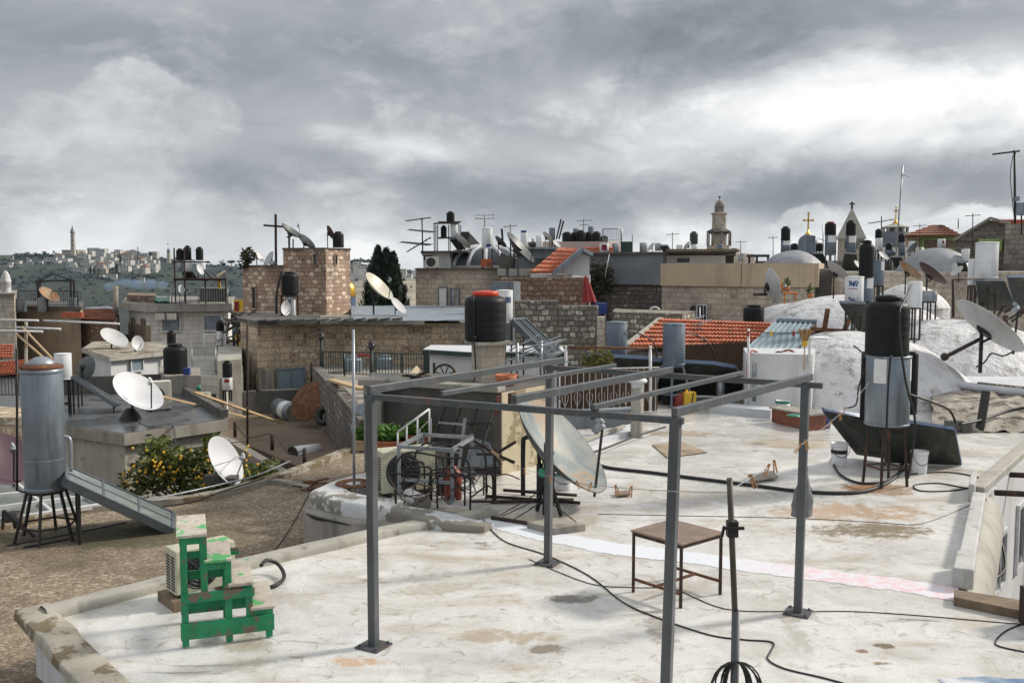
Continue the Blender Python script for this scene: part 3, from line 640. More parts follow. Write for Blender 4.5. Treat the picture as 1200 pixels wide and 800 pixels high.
def smoothpts(pts, n=6):
    pts = [V(p) for p in pts]; out = []
    for i in range(len(pts)-1):
        p0 = pts[max(i-1, 0)]; p1 = pts[i]; p2 = pts[i+1]; p3 = pts[min(i+2, len(pts)-1)]
        for k in range(n):
            t = k/n; out.append(.5*((2*p1)+(p2-p0)*t+(2*p0-5*p1+4*p2-p3)*t*t+(3*p1-p0-3*p2+p3)*t**3))
    return out+[pts[-1]]
def cord(pts, r, label, mat='cable', name='cable', n=6, group=None, cat='cable'):
    b = MB(); b.tube(smoothpts(pts), r, n); return tag(b.build(name, M[mat]), label, cat, group)
def groundcord(pxs, z, r, label, mat='cable', jit=.0, group=None):
    return cord([G(x, y, z+r) for x, y in pxs], r, label, mat, group=group)
def bucket(p, r, h, label, mat='paint_white', rim='paint_white', band=None, cat='bucket', group='plastic buckets'):
    t = thing('bucket', label, cat, p, 0, group); b = MB()
    b.lathe([(0, .003), (r*.84, 0), (r*.86, .01), (r, h), (r*.95, h), (r*.83, .03), (0, .03)], 28); b.build('body', M[mat], t, local=True)
    b = MB(); b.lathe([(r*.98, h*.855), (r*1.05, h*.87), (r*1.05, h*.91), (r*1.02, h*.92), (r*1.06, h*.96), (r*1.06, h), (r*.96, h*1.004)], 28); b.build('rim', M[rim], t, local=True)
    b = MB(); b.tube([(r*1.04*math.cos(a), r*1.04*math.sin(a)*.35-r*.6, h*.86-abs(math.sin(a))*h*.45) for a in [math.pi*k/12+math.pi for k in range(13)]], .005, 5); b.build('handle', M['iron'], t, local=True)
    if band:
        b = MB(); b.lathe([(r*.945, h*.55), (r*.965, h*.72)], 28, Matrix.Identity(4)); b.lathe([(r*.90, h*.55), (r*.945, h*.55)], 28); b.build('band', M[band], t, local=True)
    return t
# ------------------------------------------------------------------ FOREGROUND: the white roof
roofpx = [(40, 722), (330, 652), (470, 620), (575, 603), (540, 600), (446, 590), (400, 580), (372, 572), (395, 562), (440, 550), (470, 515), (600, 485), (640, 470), (880, 452), (1000, 470), (1200, 470), (1260, 470)]
rp = [G(x, y) for x, y in roofpx]; rp = [(p.x, p.y) for p in rp]
hole = [G(1222, 512), G(1150, 578), G(1134, 640), G(1116, 692), G(1206, 716)]; hole = [(p.x, p.y) for p in hole]
edge_r = G(1330, 520)
poly = rp+[(16, 24)]+[(edge_r.x, edge_r.y)]+hole+[(8, 10.3), (8, 3), (.5, 3), (-3.37, 7.79)]
t = thing('roof_terrace', 'whitewashed flat concrete roof with stains under the grey pergola', 'roof', (1, 10, -6))
b = MB(); b.prism(poly, -6, -.012); b.build('wall', M['plaster_white'], t)
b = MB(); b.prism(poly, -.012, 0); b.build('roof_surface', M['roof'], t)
def curb(pxs, w, h, z=0, off=0):
    b = MB(); pts = [G(x, y, z) for x, y in pxs]; n = len(pts)
    L = []; Rr = []
    for i in range(n):
        d = (pts[min(i+1, n-1)]-pts[max(i-1, 0)]).normalized(); s_ = V((-d.y, d.x, 0)); L.append(pts[i]+s_*w/2); Rr.append(pts[i]-s_*w/2)
    k = 26
    def cx(u, v):
        prof = [(0, -.02), (0.02, h*.9), (.12, h), (.88, h*.98), (.98, h*.86), (1.0, -.02)]
        i = u*(n-1); a = min(int(i), n-2); f = i-a; l = L[a].lerp(L[a+1], f); r_ = Rr[a].lerp(Rr[a+1], f); j = v*5; c = min(int(j), 4); g = j-c
        s_ = prof[c][0]+(prof[c+1][0]-prof[c][0])*g; zz = prof[c][1]+(prof[c+1][1]-prof[c][1])*g; p = l.lerp(r_, s_); nn = mnoise.noise(p*2.5+V((0, 0, v*3)))*.018
        return V((p.x+nn, p.y+nn*.6, p.z+zz+(nn*.7 if .1 < v < .9 else 0)))
    b.grid(cx, n*k, 10, smooth=True); return b
b = curb([(52, 724), (200, 686), (330, 655), (470, 623), (578, 603)], .22, .10); b.build('roof_edge', M['concrete_pale'], t)
b = curb([(38, 718), (70, 752), (130, 818)], .34, .07); b.build('corner_edge', M['moss_concrete'], t)
# painted stripe and puddle lie on the roof
def strip(pxs, w, z, name, mat, kind):
    b = MB(); pts = smoothpts([G(x, y, z) for x, y in pxs], 40); n = len(pts); vs = []
    for i, p in enumerate(pts):
        d = (pts[min(i+1, n-1)]-pts[max(i-1, 0)]).normalized(); s_ = V((-d.y, d.x, 0)); w1, w2 = [w*(.5+mnoise.noise(p*2+V((0, 0, k)))*.10+mnoise.noise(p*9+V((0, 0, k)))*.07+mnoise.noise(p*25+V((0, 0, k)))*.04) for k in (0, 5)]
        vs += [p+s_*w1*1.08, p+s_*w1, p-s_*w2, p-s_*w2*1.08]
    for j in range(3): b.mi = int(j != 1); b.add(vs, [[4*i+j, 4*i+j+1, 4*i+j+5, 4*i+j+4] for i in range(n-1)])
    return b.build(name, [M[mat], M['stripe_edge']], kind=kind)
strip([(552, 606), (590, 615), (640, 627), (720, 642), (800, 652), (880, 662), (960, 673), (1040, 683), (1122, 695)], .42, .004, 'painted_stripe', 'stripe', 'structure')
m, nt, bs = newmat('puddle_water'); v = coords(nt); nt.links.new(ramp(nt, nz(nt, v, 2.2, 6, .6, .6), [(.35, (.13, .20, .32)), (.5, (.28, .34, .42)), (.62, (.62, .64, .66))]), bs.inputs['Base Color']); bs.inputs['Base Color'].default_value = (.24, .30, .40, 1); bs.inputs['Roughness'].default_value = .03; bs.inputs['IOR'].default_value = 1.33; M['water'] = m  # blue and whitish sky reflection is painted into the base colour
b = MB(); c = G(1170, 806, .004); b.add([c+V((math.cos(a*math.tau/40)*(.52+.16*mnoise.noise(V((math.cos(a*math.tau/40)*1.6, math.sin(a*math.tau/40)*1.6, 5)))), math.sin(a*math.tau/40)*(.23+.10*mnoise.noise(V((math.cos(a*math.tau/40)*2, math.sin(a*math.tau/40)*2, 9)))), 0)) for a in range(40)], [list(range(40))]); rq = random.Random(3); b.v = [c+(p-c)*(1+.22*mnoise.noise(p*7)) for p in b.v]
b.build('puddle', M['water'], kind='structure')
# dark weather patches that stand a little proud of the whitewash: the flat scrap of felt and the tile
b = MB(); b.slab([G(764, 521, .012), G(800, 518, .012), G(829, 530, .012), G(782, 536, .012)], .01); tag(b.build('felt_scrap', M['plaster_tan']), 'square brown scrap of felt lying on the white roof', 'felt')
b = MB(); b.slab([G(720, 577, .03), G(738, 575, .03), G(739, 580, .03), G(722, 581, .03)], .02); tag(b.build('stone_tile', M['tabletop']), 'small flat brown stone lying by the big dish', 'stone')
b = MB(); b.slab([G(876, 558, .04), G(905, 553, .04), G(912, 560, .04), G(882, 564, .04)], .03); tag(b.build('concrete_tile', M['concrete']), 'grey concrete tile lying on the roof behind the tall pole', 'tile')
# ------------------------------------------------------------------ pergola
A = G(438, 757); C = G(935, 718); Dd = G(642, 660); B = G(792, 490, 2.27); B.z = 0; B.x -= .05
pg = thing('pergola', 'grey steel pergola frame without a cover on the white roof', 'pergola', (A+C)/2)
HT = 2.28; pw = .076
axd = (B-A).normalized(); M4 = Matrix.Rotation(math.atan2(axd.y, axd.x), 4, 'Z')
lean = {0: V((0, 0, 0)), 1: V((.05, 0, 0)), 2: V((.02, 0, 0)), 3: V((.02, 0, 0))}
for i, p in enumerate((A, B, C, Dd)):
    b = MB(); b.bar(p, p+lean[i]+V((0, 0, HT-.005)), pw, pw, up=axd); po = b.build('post', M['steel_grey'], pg, bevel=.006)
    b = MB(); b.box((p.x, p.y, .008), (.24, .24, .016), M=M4)
    for sx in (-1, 1):
        for sy in (-1, 1): q = M4 @ V((sx*.09, sy*.09, 0)); b.tube([p+q+V((0, 0, .014)), p+q+V((0, 0, .035))], .011, 6)
    b.build('base_plate', M['steel_rusty'], po)
tp = [p+lean[i]+V((0, 0, HT)) for i, p in enumerate((A, B, C, Dd))]
ab = (tp[1]-tp[0]); ad = (tp[3]-tp[0])
def beam(p, q, w, h, name='beam', dz=0, mat='steel_grey'):
    b = MB(); b.bar(p+V((0, 0, dz)), q+V((0, 0, dz)), w, h); return b.build(name, M[mat], pg, bevel=.005)
u1 = ab.normalized(); u2 = ad.normalized()
beam(tp[0]-u1*.06, tp[1]+u1*.06, .05, .052, dz=-.026); beam(tp[3]-u1*.08, tp[2]+u1*.16, .05, .055, dz=-.026)
beam(tp[0]-u2*.03, tp[3]+u2*.28, .05, .068, dz=.036); beam(tp[1]-u2*.03, tp[2]+u2*.16, .05, .068, dz=.036)
def onAB(px, py): return G(px, py, HT+.034)
for (a, c, w, h) in (((602, 468), (787, 433), .05, .066), ((517, 461), (721, 428), .038, .042), ((694, 477), (869, 437), .038, .042)):
    p = onAB(*a); q = onAB(*c); beam(p, q, w, h, 'rafter', dz=-.0)
for (x, y) in ((600, 467), (697, 480)):
    b = MB(); p = G(x, y, HT); b.box((p.x, p.y, HT-.01), (.03, .09, .12), M=M4); b.build('bracket', M['rust_dark'], pg)
# ------------------------------------------------------------------ the low table
tt = thing('low_table', 'square brown table with rusty legs standing on the white roof', 'table', G(795, 690))
qt = [G(739, 620.5, .66), G(799, 637, .66), G(849, 623, .66), G(787, 607.5, .66)]
b = MB(); b.slab(qt, .022); b.build('table_top', M['tabletop'], tt, bevel=.004)
ctr = sum(qt, V())/4; lp = [ctr+(p-ctr)*.93 for p in qt]
for p in lp: b = MB(); b.bar((p.x, p.y, 0), (p.x, p.y, .638), .03); b.build('leg', M['rust_dark'], tt)
b = MB()
for i in range(4): b.bar(lp[i]+V((0, 0, -.045)), lp[(i+1) % 4]+V((0, 0, -.045)), .025)
b.build('apron', M['rust_dark'], tt)
b = MB(); lo = [V((p.x, p.y, .14)) for p in lp]; b.bar(lo[0], lo[1], .025); b.bar(lo[3], lo[2], .025); b.bar((lo[0]+lo[1])/2, (lo[3]+lo[2])/2, .025); b.build('stretcher', M['rust'], tt)
# ------------------------------------------------------------------ the tall pole in front and the clothes lines
pb = G(1150, 811+0, 0); Dp = 4.5
p1 = P(862.5, 800, Dp); p2 = P(862.5, 715, Dp); p3 = P(855, 560, Dp)
ax = (p2-p1).normalized(); pbase = V((p1.x-.01, Dp, 0))
tp_ = thing('washing_line_pole', 'tall thin wooden pole clamped into a grey pipe in the foreground', 'pole', pbase)
b = MB(); b.tube([pbase, p2], .020, 14); b.build('pipe', M['steel_grey'], tp_)
b = MB(); b.tube([p2-V((0, 0, .1)), p3], .0145, 10); b.build('pole', M['pole_dark'], tp_)
b = MB(); c = P(858, 619, Dp); b.box(c, (.05, .05, .075)); b.bar(c+V((-.05, -.03, .01)), c+V((.05, -.03, .01)), .014); b.bar(c+V((-.045, -.03, .02)), c+V((-.055, -.03, -.03)), .012); b.build('clamp', M['iron'], tp_)
b = MB()
for k in range(9):
    a0 = random.uniform(-.6, .6); h = random.uniform(.22, .42); wd = random.uniform(.05, .13); cc = P(862, 772, Dp)
    b.tube([cc+V((wd*math.sin(q)*math.cos(a0), wd*math.sin(q)*math.sin(a0)-.03, -h/2+h/2*math.cos(q))) for q in [2*math.pi*j/20 for j in range(21)]], .0045, 5, cap=False)
tag(b.build('cable_coil', M['cable']), 'loose coil of black cable hung on the tall foreground pole', 'cable')
L1 = sag(P(855, 577, Dp), P(596, 541, 13.4), .10, 40); L2 = sag(P(856, 574, Dp), P(1019, 447, 14.3), .10, 40)
for l, lab in ((L1, 'thin clothes line with wooden pegs from the pole to the dish'), (L2, 'thin clothes line with wooden pegs rising to the tall tank')):
    b = MB(); b.tube(l, .0026, 4); tag(b.build('clothes_line', M['galv']), lab, 'clothes line')
def toline(l, px):
    best = None
    for a, c in zip(l, l[1:]):
        for k in range(8):
            p = a.lerp(c, k/8); d = p-EYE; q = (d.x/(d.dot(FW)))*F+600; e = abs(q-px)
            if best is None or e < best[0]: best = (e, p)
    return best[1]
pegs = [(L1, 607, 4), (L1, 615, -3), (L1, 645, 8), (L1, 676, 22), (L1, 692, -18), (L1, 722, 16), (L1, 740, -6),
        (L2, 881, 25), (L2, 900, -20), (L2, 907, 10), (L2, 937, -30), (L2, 944, 20), (L2, 974, -25), (L2, 984, 15), (L2, 990, -20)]
for l, px, an in pegs:
    p = toline(l, px); s_ = .064; b = MB(); a = R(an); d = V((math.sin(a), .1, -math.cos(a))); e = V((math.cos(a), .3, math.sin(a)))
    for sg in (-1, 1): b.bar(p-d*.02+e*.004*sg, p+d*s_+e*.010*sg, .0075, .007)
    side = 'left of the pole' if l is L1 else 'right of the pole'
    tag(b.build('clothespin', M['pin']), 'brown wooden clothespin hanging on the thin clothes line '+side, 'clothespin', 'clothespins '+side)
# plastic bag with pegs on the corner post
b = MB(); pc = V((C.x+.055, C.y+.10, 0)); hb = zrow(545, 9.3); lb = zrow(602, 9.3)
b.grid(lambda u, v: V((pc.x-.02*v+(.02+.085*math.sin(min(1, v)*math.pi*.58)**1.3)*math.cos(u*math.tau)+.02*mnoise.noise(V((u*6, v*5, 1))), pc.y-.03+(.035+.03*v)*math.sin(u*math.tau), hb+(lb-hb)*v)), 24, 14)
b.quad(*[V((pc.x+.05*math.cos(a*math.tau/12), pc.y-.03+.03*math.sin(a*math.tau/12), lb+.01)) for a in range(12)])
tag(b.build('peg_bag', M['bag']), 'grey cloth bag hanging on the corner post of the pergola', 'bag')
# ------------------------------------------------------------------ green step stand
g0 = G(213, 760); rz = R(19)
st = thing('step_stand', 'green wooden step stand with worn pale treads beside the roof edge', 'step stand', g0, rz)
L = .80; DP = .66; hs = [1.02, .775, .54, .30]; xs = [0, .225, .43, .62, L]
def lb(c, d, name, mat, parent=st, bv=.004):
    b = MB(); b.box(c, d); return b.build(name, M[mat], parent, local=True, bevel=bv)
for k in range(4):
    x0, x1 = xs[k], xs[k+1]; lb(((x0+x1)/2-.005, DP/2, hs[k]), (x1-x0+.035, DP+.07, .026), 'tread', 'tread')
    for y in (.02, DP-.02):
        lb(((x0+x1)/2, y-(.0 if y < .3 else -.0), hs[k]-.05), (x1-x0-.004, .03, .07), 'apron', 'green')
for y in (.02, DP-.02):
    for x, h in ((.035, hs[0]), (xs[1]-.02, hs[0]), (xs[2]-.02, hs[1]), (xs[3]-.03, hs[2]), (L-.04, hs[3])):
        z0 = .0 if x in (.035, L-.04) else (.0 if abs(x-(xs[2]-.02)) < 1e-6 else .42 if x == xs[1]-.02 else .2)
        lb((x, y, (z0+h)/2), (.06, .044, h-z0-.026), 'leg', 'green')
    f = -.026 if y < .3 else .026
    lb((L/2, y+f, .155), (L+.01, .024, .15), 'side_board', 'green'); lb((.32, y+f, .455), (.63, .024, .085), 'side_rail', 'green')
lb((.035, DP/2, .62), (.03, DP-.1, .06), 'cross_rail', 'green'); lb((.30, DP-.03, .66), (.48, .022, .07), 'back_rail', 'green'); lb((.36, DP*.5, .30), (.60, .02, .13), 'back_board', 'green')
acb = G(240, 703); acunit((acb.x-.05, acb.y+.05, .10), R(40), (.62, .28, .45), 'beige air conditioner behind the green step stand', 'ac_beige', feet=.03)
ww = thing('timber_block', 'dark timber blocks under the beige air conditioner', 'timber', (acb.x-.05, acb.y+.05, 0), R(40))
for sx in (-1, 1): b = MB(); b.box((sx*.3, 0, .05), (.13, .46, .099)); b.build('block', M['wood'], ww, local=True)
cord([G(297, 690, .02), G(322, 686, .03), G(333, 675, .05), G(326, 661, .10), G(313, 656, .16), G(306, 662, .16)], .022, 'short bent black hose behind the green step stand')
# ------------------------------------------------------------------ roof cables
groundcord([(690, 541), (715, 548), (760, 553), (815, 560), (880, 568), (945, 576), (1000, 577), (1030, 570), (1052, 556), (1058, 540)], 0, .028, 'thick black cable bundle sagging across the white roof')
groundcord([(680, 535), (712, 524), (745, 511), (780, 500)], .1, .02, 'black cables running along the low white ledge')
groundcord([(566, 608), (590, 633), (640, 650), (690, 674), (730, 705), (770, 723), (830, 743), (872, 749), (905, 752), (903, 763), (900, 772), (920, 783), (970, 795), (1040, 815)], 0, .0075, 'long thin black cable winding across the near part of the roof')
groundcord([(620, 655), (690, 683), (745, 688), (790, 690), (850, 713), (930, 716), (1000, 716), (1080, 721), (1200, 731), (1260, 733)], 0, .005, 'thin dark wire crossing the roof behind the table')
groundcord([(700, 602), (800, 604), (900, 606), (960, 608), (1030, 612), (1075, 614), (1110, 603), (1140, 590)], 0, .0045, 'thin reddish wire crossing the middle of the white roof')
groundcord([(1205, 728), (1180, 738), (1167, 750), (1172, 757), (1210, 765)], 0, .007, 'looped black wire at the right edge of the roof')
groundcord([(1060, 556), (1110, 553), (1150, 560), (1153, 566), (1120, 574), (1080, 575), (1072, 568), (1100, 566), (1130, 571), (1152, 572)], 0, .011, 'black hose lying in loops beside the two white buckets')
groundcord([(974, 538), (985, 556), (1010, 566), (1040, 562), (1062, 548)], 0, .02, 'black hose curling round the first white bucket')
# ------------------------------------------------------------------ right side: kerbs, sill, light well
rk = thing('kerb_block', 'row of pale concrete kerb blocks along the right side of the roof', 'kerb', G(1135, 630))
for (a, c, w, h) in (((1128, 690), (1132, 668), .20, .22), ((1133, 664), (1147, 590), .17, .17), ((1138, 588), (1141, 570), .08, .26)):
    b = MB(); p = G(*a); q = G(*c); b.bar(p+V((0, 0, h/2)), q+V((0, 0, h/2)), w, h); b.build('block', M['kerb'], rk, bevel=.015)
well = thing('light_well', 'pale plastered house wall with windows going down beside the kerb blocks', 'house wall', (hole[0][0], hole[0][1], -6))
pA = V((hole[1][0], hole[1][1], 0)); pB = V((hole[0][0], hole[0][1], 0)); dW = (pB-pA).normalized(); nW = V((dW.y, -dW.x, 0))
b = MB(); b.bar(pA-dW*.1+nW*.03+V((0, 0, -2.9)), pB+dW*3+nW*.03+V((0, 0, -2.9)), .06, 5.7); b.build('wall', M['plaster_white'], well)
b = MB(); b.bar(pA-nW*.05-dW*.1+V((0, 0, .06)), pB-nW*.05+dW*3+V((0, 0, .06)), .22, .12); b.build('parapet', M['concrete_pale'], well, bevel=.02)
for f, zc, w_, h_ in ((.20, -1.35, 1.0, .9), (.58, -1.35, 1.25, 1.15)):
    fr = window(well, (pA+nW*.06).xy, (pB+nW*.06).xy, f, zc, w_, h_, bars=1)
b = MB(); qs = [V((hole[k][0], hole[k][1], 0)) for k in (1, 2, 3)]
def sill(u, v):
    i = min(int(u*2), 1); p = qs[i].lerp(qs[i+1], u*2-i); d = (qs[2]-qs[0]).normalized(); n_ = V((-d.y, d.x, 0)); a = v*math.pi/2
    return p+n_*(.02+.30*math.sin(a))+V((0, 0, -.01-.5*(1-math.cos(a))))
b.grid(sill, 24, 10); b.build('sloping_sill', M['concrete_pale'], well)
for px, py in ((1166, 577), (1184, 556)):
    p = G(px, py, -.05); b = MB(); b.tube([p, p+V((2.2, -.25, -.05))], .045, 10); tag(b.build('roof_beam', M['rust_dark']), 'rusty round beam sticking out of the parapet, '+('the nearer one' if px == 1166 else 'the farther one'), 'beam', 'round beams in the light well')
b = MB(); q = [G(1118, 690, .09), G(1118, 699, .09), G(1230, 722, .09), G(1230, 708, .09)]; b.slab([q[1], q[2], q[3], q[0]], .085); tag(b.build('wooden_plank', M['wood']), 'thick wooden plank lying at the end of the painted stripe', 'plank')
b = MB(); p = G(1207, 735); b.box((p.x+.12, p.y, .18), (.3, .3, .36)); tag(b.build('timber_post', M['rust_dark']), 'short dark timber post at the right edge of the roof', 'post')
cord([G(1150, 578, .16), P(1162, 600, 14), P(1178, 655, 13), P(1170, 675, 12.6), P(1152, 680, 12.4)], .018, 'black cable drooping over the window wall')
# far wall across the light well: neighbour block keeps the well closed
wb = building('neighbour_house', 'plain pale house standing across the light well', 'house', [(hole[0][0]+3.2, hole[0][1]-6), (hole[0][0]+9, hole[0][1]-6), (hole[0][0]+9, hole[0][1]+3), (hole[0][0]+4.6, hole[0][1]+3)], -6, -.3, 'plaster_tan')
# ------------------------------------------------------------------ tall black-and-grey tank on the right
gt = boiler(1039, 416, 497, 50, 14.7, 'grey boiler under the tall black tank on the white roof', 'boiler', sticker=[(-1.05, -.45, .62, .97, 'paint_white'), (.85, 1.25, .65, .97, 'paint_white')])
tank(1039, 345, 416, 49, 14.7, 'tall black tank stacked on a grey boiler above the dark panels')
p = gt.location; stand((p.x, p.y, 0), .26, p.z-.004, 'rusty splayed stand under the grey boiler by the white buckets', mat='rust_dark', splay=1.25, w=.032, legs=4, rz=.25)
def vtube(px, yt, yb, wpx, D, label, mat='black', name='pipe_tank'):
    loc, r, h = cylpx(px, yt, yb, wpx, D); b = MB(); b.lathe([(0, 0), (r*.95, 0), (r, .02), (r, h*.96), (r*.8, h), (0, h)], 24, Matrix.Translation(loc)); return tag(b.build(name, M[mat]), label, 'boiler')
vtube(1013, 412, 492, 11, 15.6, 'slim black cylinder just left of the grey boiler'); vtube(1067, 412, 485, 14, 15.6, 'slim black cylinder just right of the grey boiler')
cord([P(1044, 416, 14.3), P(1041, 450, 14.3), P(1039, 500, 14.3), P(1037, 545, 14.4)], .016, 'black pipe down the middle of the grey boiler')
cord([P(1054, 363, 14.2), P(1055, 400, 14.2), P(1062, 450, 14.2), P(1072, 490, 14.3), P(1069, 530, 14.4), P(1064, 560, 14.5)], .018, 'black hose down the right side of the tall tank')
cord([P(1054, 363, 14.3), P(1061, 350, 14.6), P(1068, 334, 15)], .016, 'black hose end curving up beside the tall tank lid')
cord([P(1065, 462, 15), P(1090, 470, 15.2), P(1112, 480, 15.5), P(1120, 495, 15.6)], .02, 'black hose arching over the right dark panel')
cord([P(1001, 405, 15.4), P(1010, 413, 15.5), P(1013, 420, 15.5)], .012, 'bent black pipe end on the slim cylinder')
cord([P(990, 478, 15.4), P(1003, 474, 15.5), P(1006, 455, 15.5), P(1012, 435, 15.5)], .012, 'thin black pipe rising beside the slim cylinder')
for q4, lab in (([P(964, 478, 15.4), P(1027, 489, 15.9), G(1046, 534, .12), G(1003, 528, .12)], 'dark solar panel leaning under the grey boiler, left one'), ([P(1029, 487, 15.9), P(1118, 501, 15.5), G(1126, 541, .06), G(1040, 538, .06)], 'dark solar panel leaning beside the grey boiler, right one')):
    collector([q4[0], q4[1], q4[2], q4[3]], .07, lab, legs=False, zf=0, frame='panel_blue', group='dark panels under the tall tank')
bp = G(983, 545); bucket(bp, .145, .39, 'white bucket with dark band left of the boiler stand', band='iron')
bp = G(1077, 554); bucket(bp, .135, .37, 'white bucket at the right foot of the boiler stand')
b = MB(); p = G(1148, 506); b.bar(p, p+V((.35, .5, .75)), .16, .12); tag(b.build('leaning_plank', M['iron']), 'dark plank leaning on the stone wall at the right', 'plank')
b = MB(); p = G(1118, 506); b.box((p.x, p.y, .12), (.33, .2, .24)); b.box((p.x+.2, p.y-.05, .1), (.2, .2, .2)); tag(b.build('stone_block', M['concrete_dark']), 'dark block on the roof below the stone wall', 'block')
# ================================================================== MIDDLE GROUND, CENTRE
# concrete shed with the tank pillar
SH = 1.35
shp = plan((430, 16.6), (586, 15.4), (640, 16.4), (640, 17.7), (432, 18.2))
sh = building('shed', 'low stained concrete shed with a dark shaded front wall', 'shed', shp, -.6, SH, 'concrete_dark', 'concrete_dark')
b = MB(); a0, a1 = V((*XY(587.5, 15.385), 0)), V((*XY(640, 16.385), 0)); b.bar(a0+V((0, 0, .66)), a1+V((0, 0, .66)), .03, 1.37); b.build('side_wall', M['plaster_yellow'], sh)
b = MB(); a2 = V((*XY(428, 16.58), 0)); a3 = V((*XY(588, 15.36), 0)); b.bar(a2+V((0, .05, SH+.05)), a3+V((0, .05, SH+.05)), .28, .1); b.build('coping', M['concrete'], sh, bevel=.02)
b = MB(); a4 = V((*XY(436, 16.3), 0)); b.box((a4.x, a4.y, .5), (.30, .3, 1.75)); b.box((a4.x, a4.y, 1.42), (.46, .42, .09)); tag(b.build('gate_pillar', M['concrete']), 'square concrete pillar with a cap behind the first pergola post', 'pillar')
pl = thing('block_pillar', 'pale concrete block pillar carrying the black tank with red lid', 'pillar', (*XY(572, 17), SH))
zt = zrow(399, 17)
b = MB(); c = XY(572, 17); rzp = R(24); b.box((c[0], c[1], (SH+zt-.06)/2), (.46, .46, zt-.06-SH), rz=rzp); b.build('pillar', M['block'], pl)
b = MB(); b.box((c[0], c[1], zt-.03), (.66, .66, .059), rz=rzp); b.build('cap_slab', M['concrete_pale'], pl)
tank(569, 340, 399, 49, 17, 'black plastic tank with a bright red lid on a block pillar', lid='red', valve=True)
cord([P(555, 399, 16.6), P(557, 420, 16.65), P(557, 440, 16.65), P(553, 452, 16.6)], .015, 'black pipe running down the block pillar')
boiler(591, 340, 378, 20, 19.2, 'white boiler just behind the red-lidded black tank', sticker=[(.1, .9, .62, .8, 'panel_blue')])
t = thing('boiler_post', 'steel post holding the white boiler behind the red-lidded tank', 'stand', (*XY(591, 19.2), 0)); b = MB(); p = V((*XY(591, 19.2), 0)); b.bar((p.x, p.y, 0), (p.x, p.y, zrow(378, 19.2)-.003), .07); b.build('post', M['iron'], t)
collector([P(601, 374, 19.0), P(616, 373, 19.6), P(659, 412, 19.6), P(642, 416, 18.8)], .09, 'tilted dark solar panel right of the red-lidded tank', zf=0, cols=2)
# scrap and pipes on the shed roof
b = MB(); rs = random.Random(3)
for k in range(16): p = P(rs.uniform(600, 650), rs.uniform(400, 424), 17.2+.5*rs.random()); d = V((rs.uniform(.3, .9), rs.uniform(-.3, .3), rs.uniform(-.05, .35))); b.tube([p-d*.5, p+d*.5], .014, 5)
for p in (P(606, 450, 17.3), P(634, 447, 17.5)): b.tube([p, p+V((0, 0, .75))], .03, 6)
tag(b.build('scrap_rods', M['galv']), 'tangle of pale metal rods under the tilted solar panel', 'scrap metal')['kind'] = 'stuff'
p = P(593, 455, 16.2); b = MB(); b.lathe([(0, 0), (.13, 0), (.2, .2), (.17, .2), (.1, .03), (0, .03)], 20, Matrix.Translation((p.x, p.y, SH))); tag(b.build('flower_pot', M['terra']), 'terracotta bowl on the corner of the concrete shed', 'flower pot')
# leaning grid of dark rods, red pole
b = MB(); q = [P(503, 528, 15.2), P(585, 525, 14.9), P(600, 470, 15.3), P(524, 468, 15.6)]
for f in (0, .25, .5, .75): b.bar(q[0].lerp(q[1], f), q[3].lerp(q[2], f), .035)
for f in (.05, .52, .95): b.bar(q[0].lerp(q[3], f), q[1].lerp(q[2], f)-V((.2, 0, 0)), .03)
tag(b.build('iron_grille', M['iron']), 'dark iron grille leaning on the shaded shed wall', 'grille')
b = MB(); b.bar(G(573, 545, 0), P(584, 464, 15.2), .03); tag(b.build('red_pole', M['redplast']), 'thin red pole leaning on the corner of the shed', 'pole')
# stair rail, planters
sr = thing('stair_railing', 'white metal stair railing in front of the dark shed wall', 'railing', G(467, 540, 0))
b = MB(); zf = -.1
tops = [P(466, 506, 15), P(503, 479, 15.2)]; b.tube(tops, .018, 6); b.build('rail', M['white_metal'], sr)
for f in (0, .28, .62, 1.0):
    p = tops[0].lerp(tops[1], f); b = MB(); b.tube([(p.x, p.y, .32), p], .016, 6); b.build('baluster', M['white_metal'], sr)
b = MB(); p = P(505, 490, 15.6); q = P(492, 503, 15.5); b.tube([(q.x, q.y, .3), q, p, (p.x, p.y, .3)], .016, 6); b.build('side_rail', M['white_metal'], sr)
b = MB(); p = P(470, 530, 15.6); b.box((p.x+.15, p.y, .1), (1.2, .9, .62)); tag(b.build('stair_landing', M['concrete']), 'concrete landing under the white stair railing', 'landing')
def planter(px, yt, yb, w, D, label, n, seed, mat='terra', lw=.25):
    zt = zrow(yt, D); zb = zrow(yb, D); x, y = XY(px, D); h = zt-zb
    t = thing('planter', label, 'planter', (x, y, zb), 0, 'planters with green plants')
    b = MB(); b.box((0, 0, h/2), (w, .28, h)); b.box((0, 0, h-.02), (w+.05, .33, .04)); b.build('trough', M[mat], t, local=True)
    b = MB(); leaves(b, (0, 0, h+.1), (w*.5, .2, .16), n, .055, seed); b.build('foliage', M['leaf_pot'], t, local=True); return t
planter(455, 515, 524, .55, 15.3, 'long terracotta planter with bright green plants behind the first post', 420, 5)
planter(489, 508, 517, .48, 15.7, 'terracotta planter with green plants behind the white stair railing', 320, 6)
planter(425, 514, 526, .34, 16.5, 'small pale planter with bushy plants left of the first post', 300, 7, 'wood_pale')
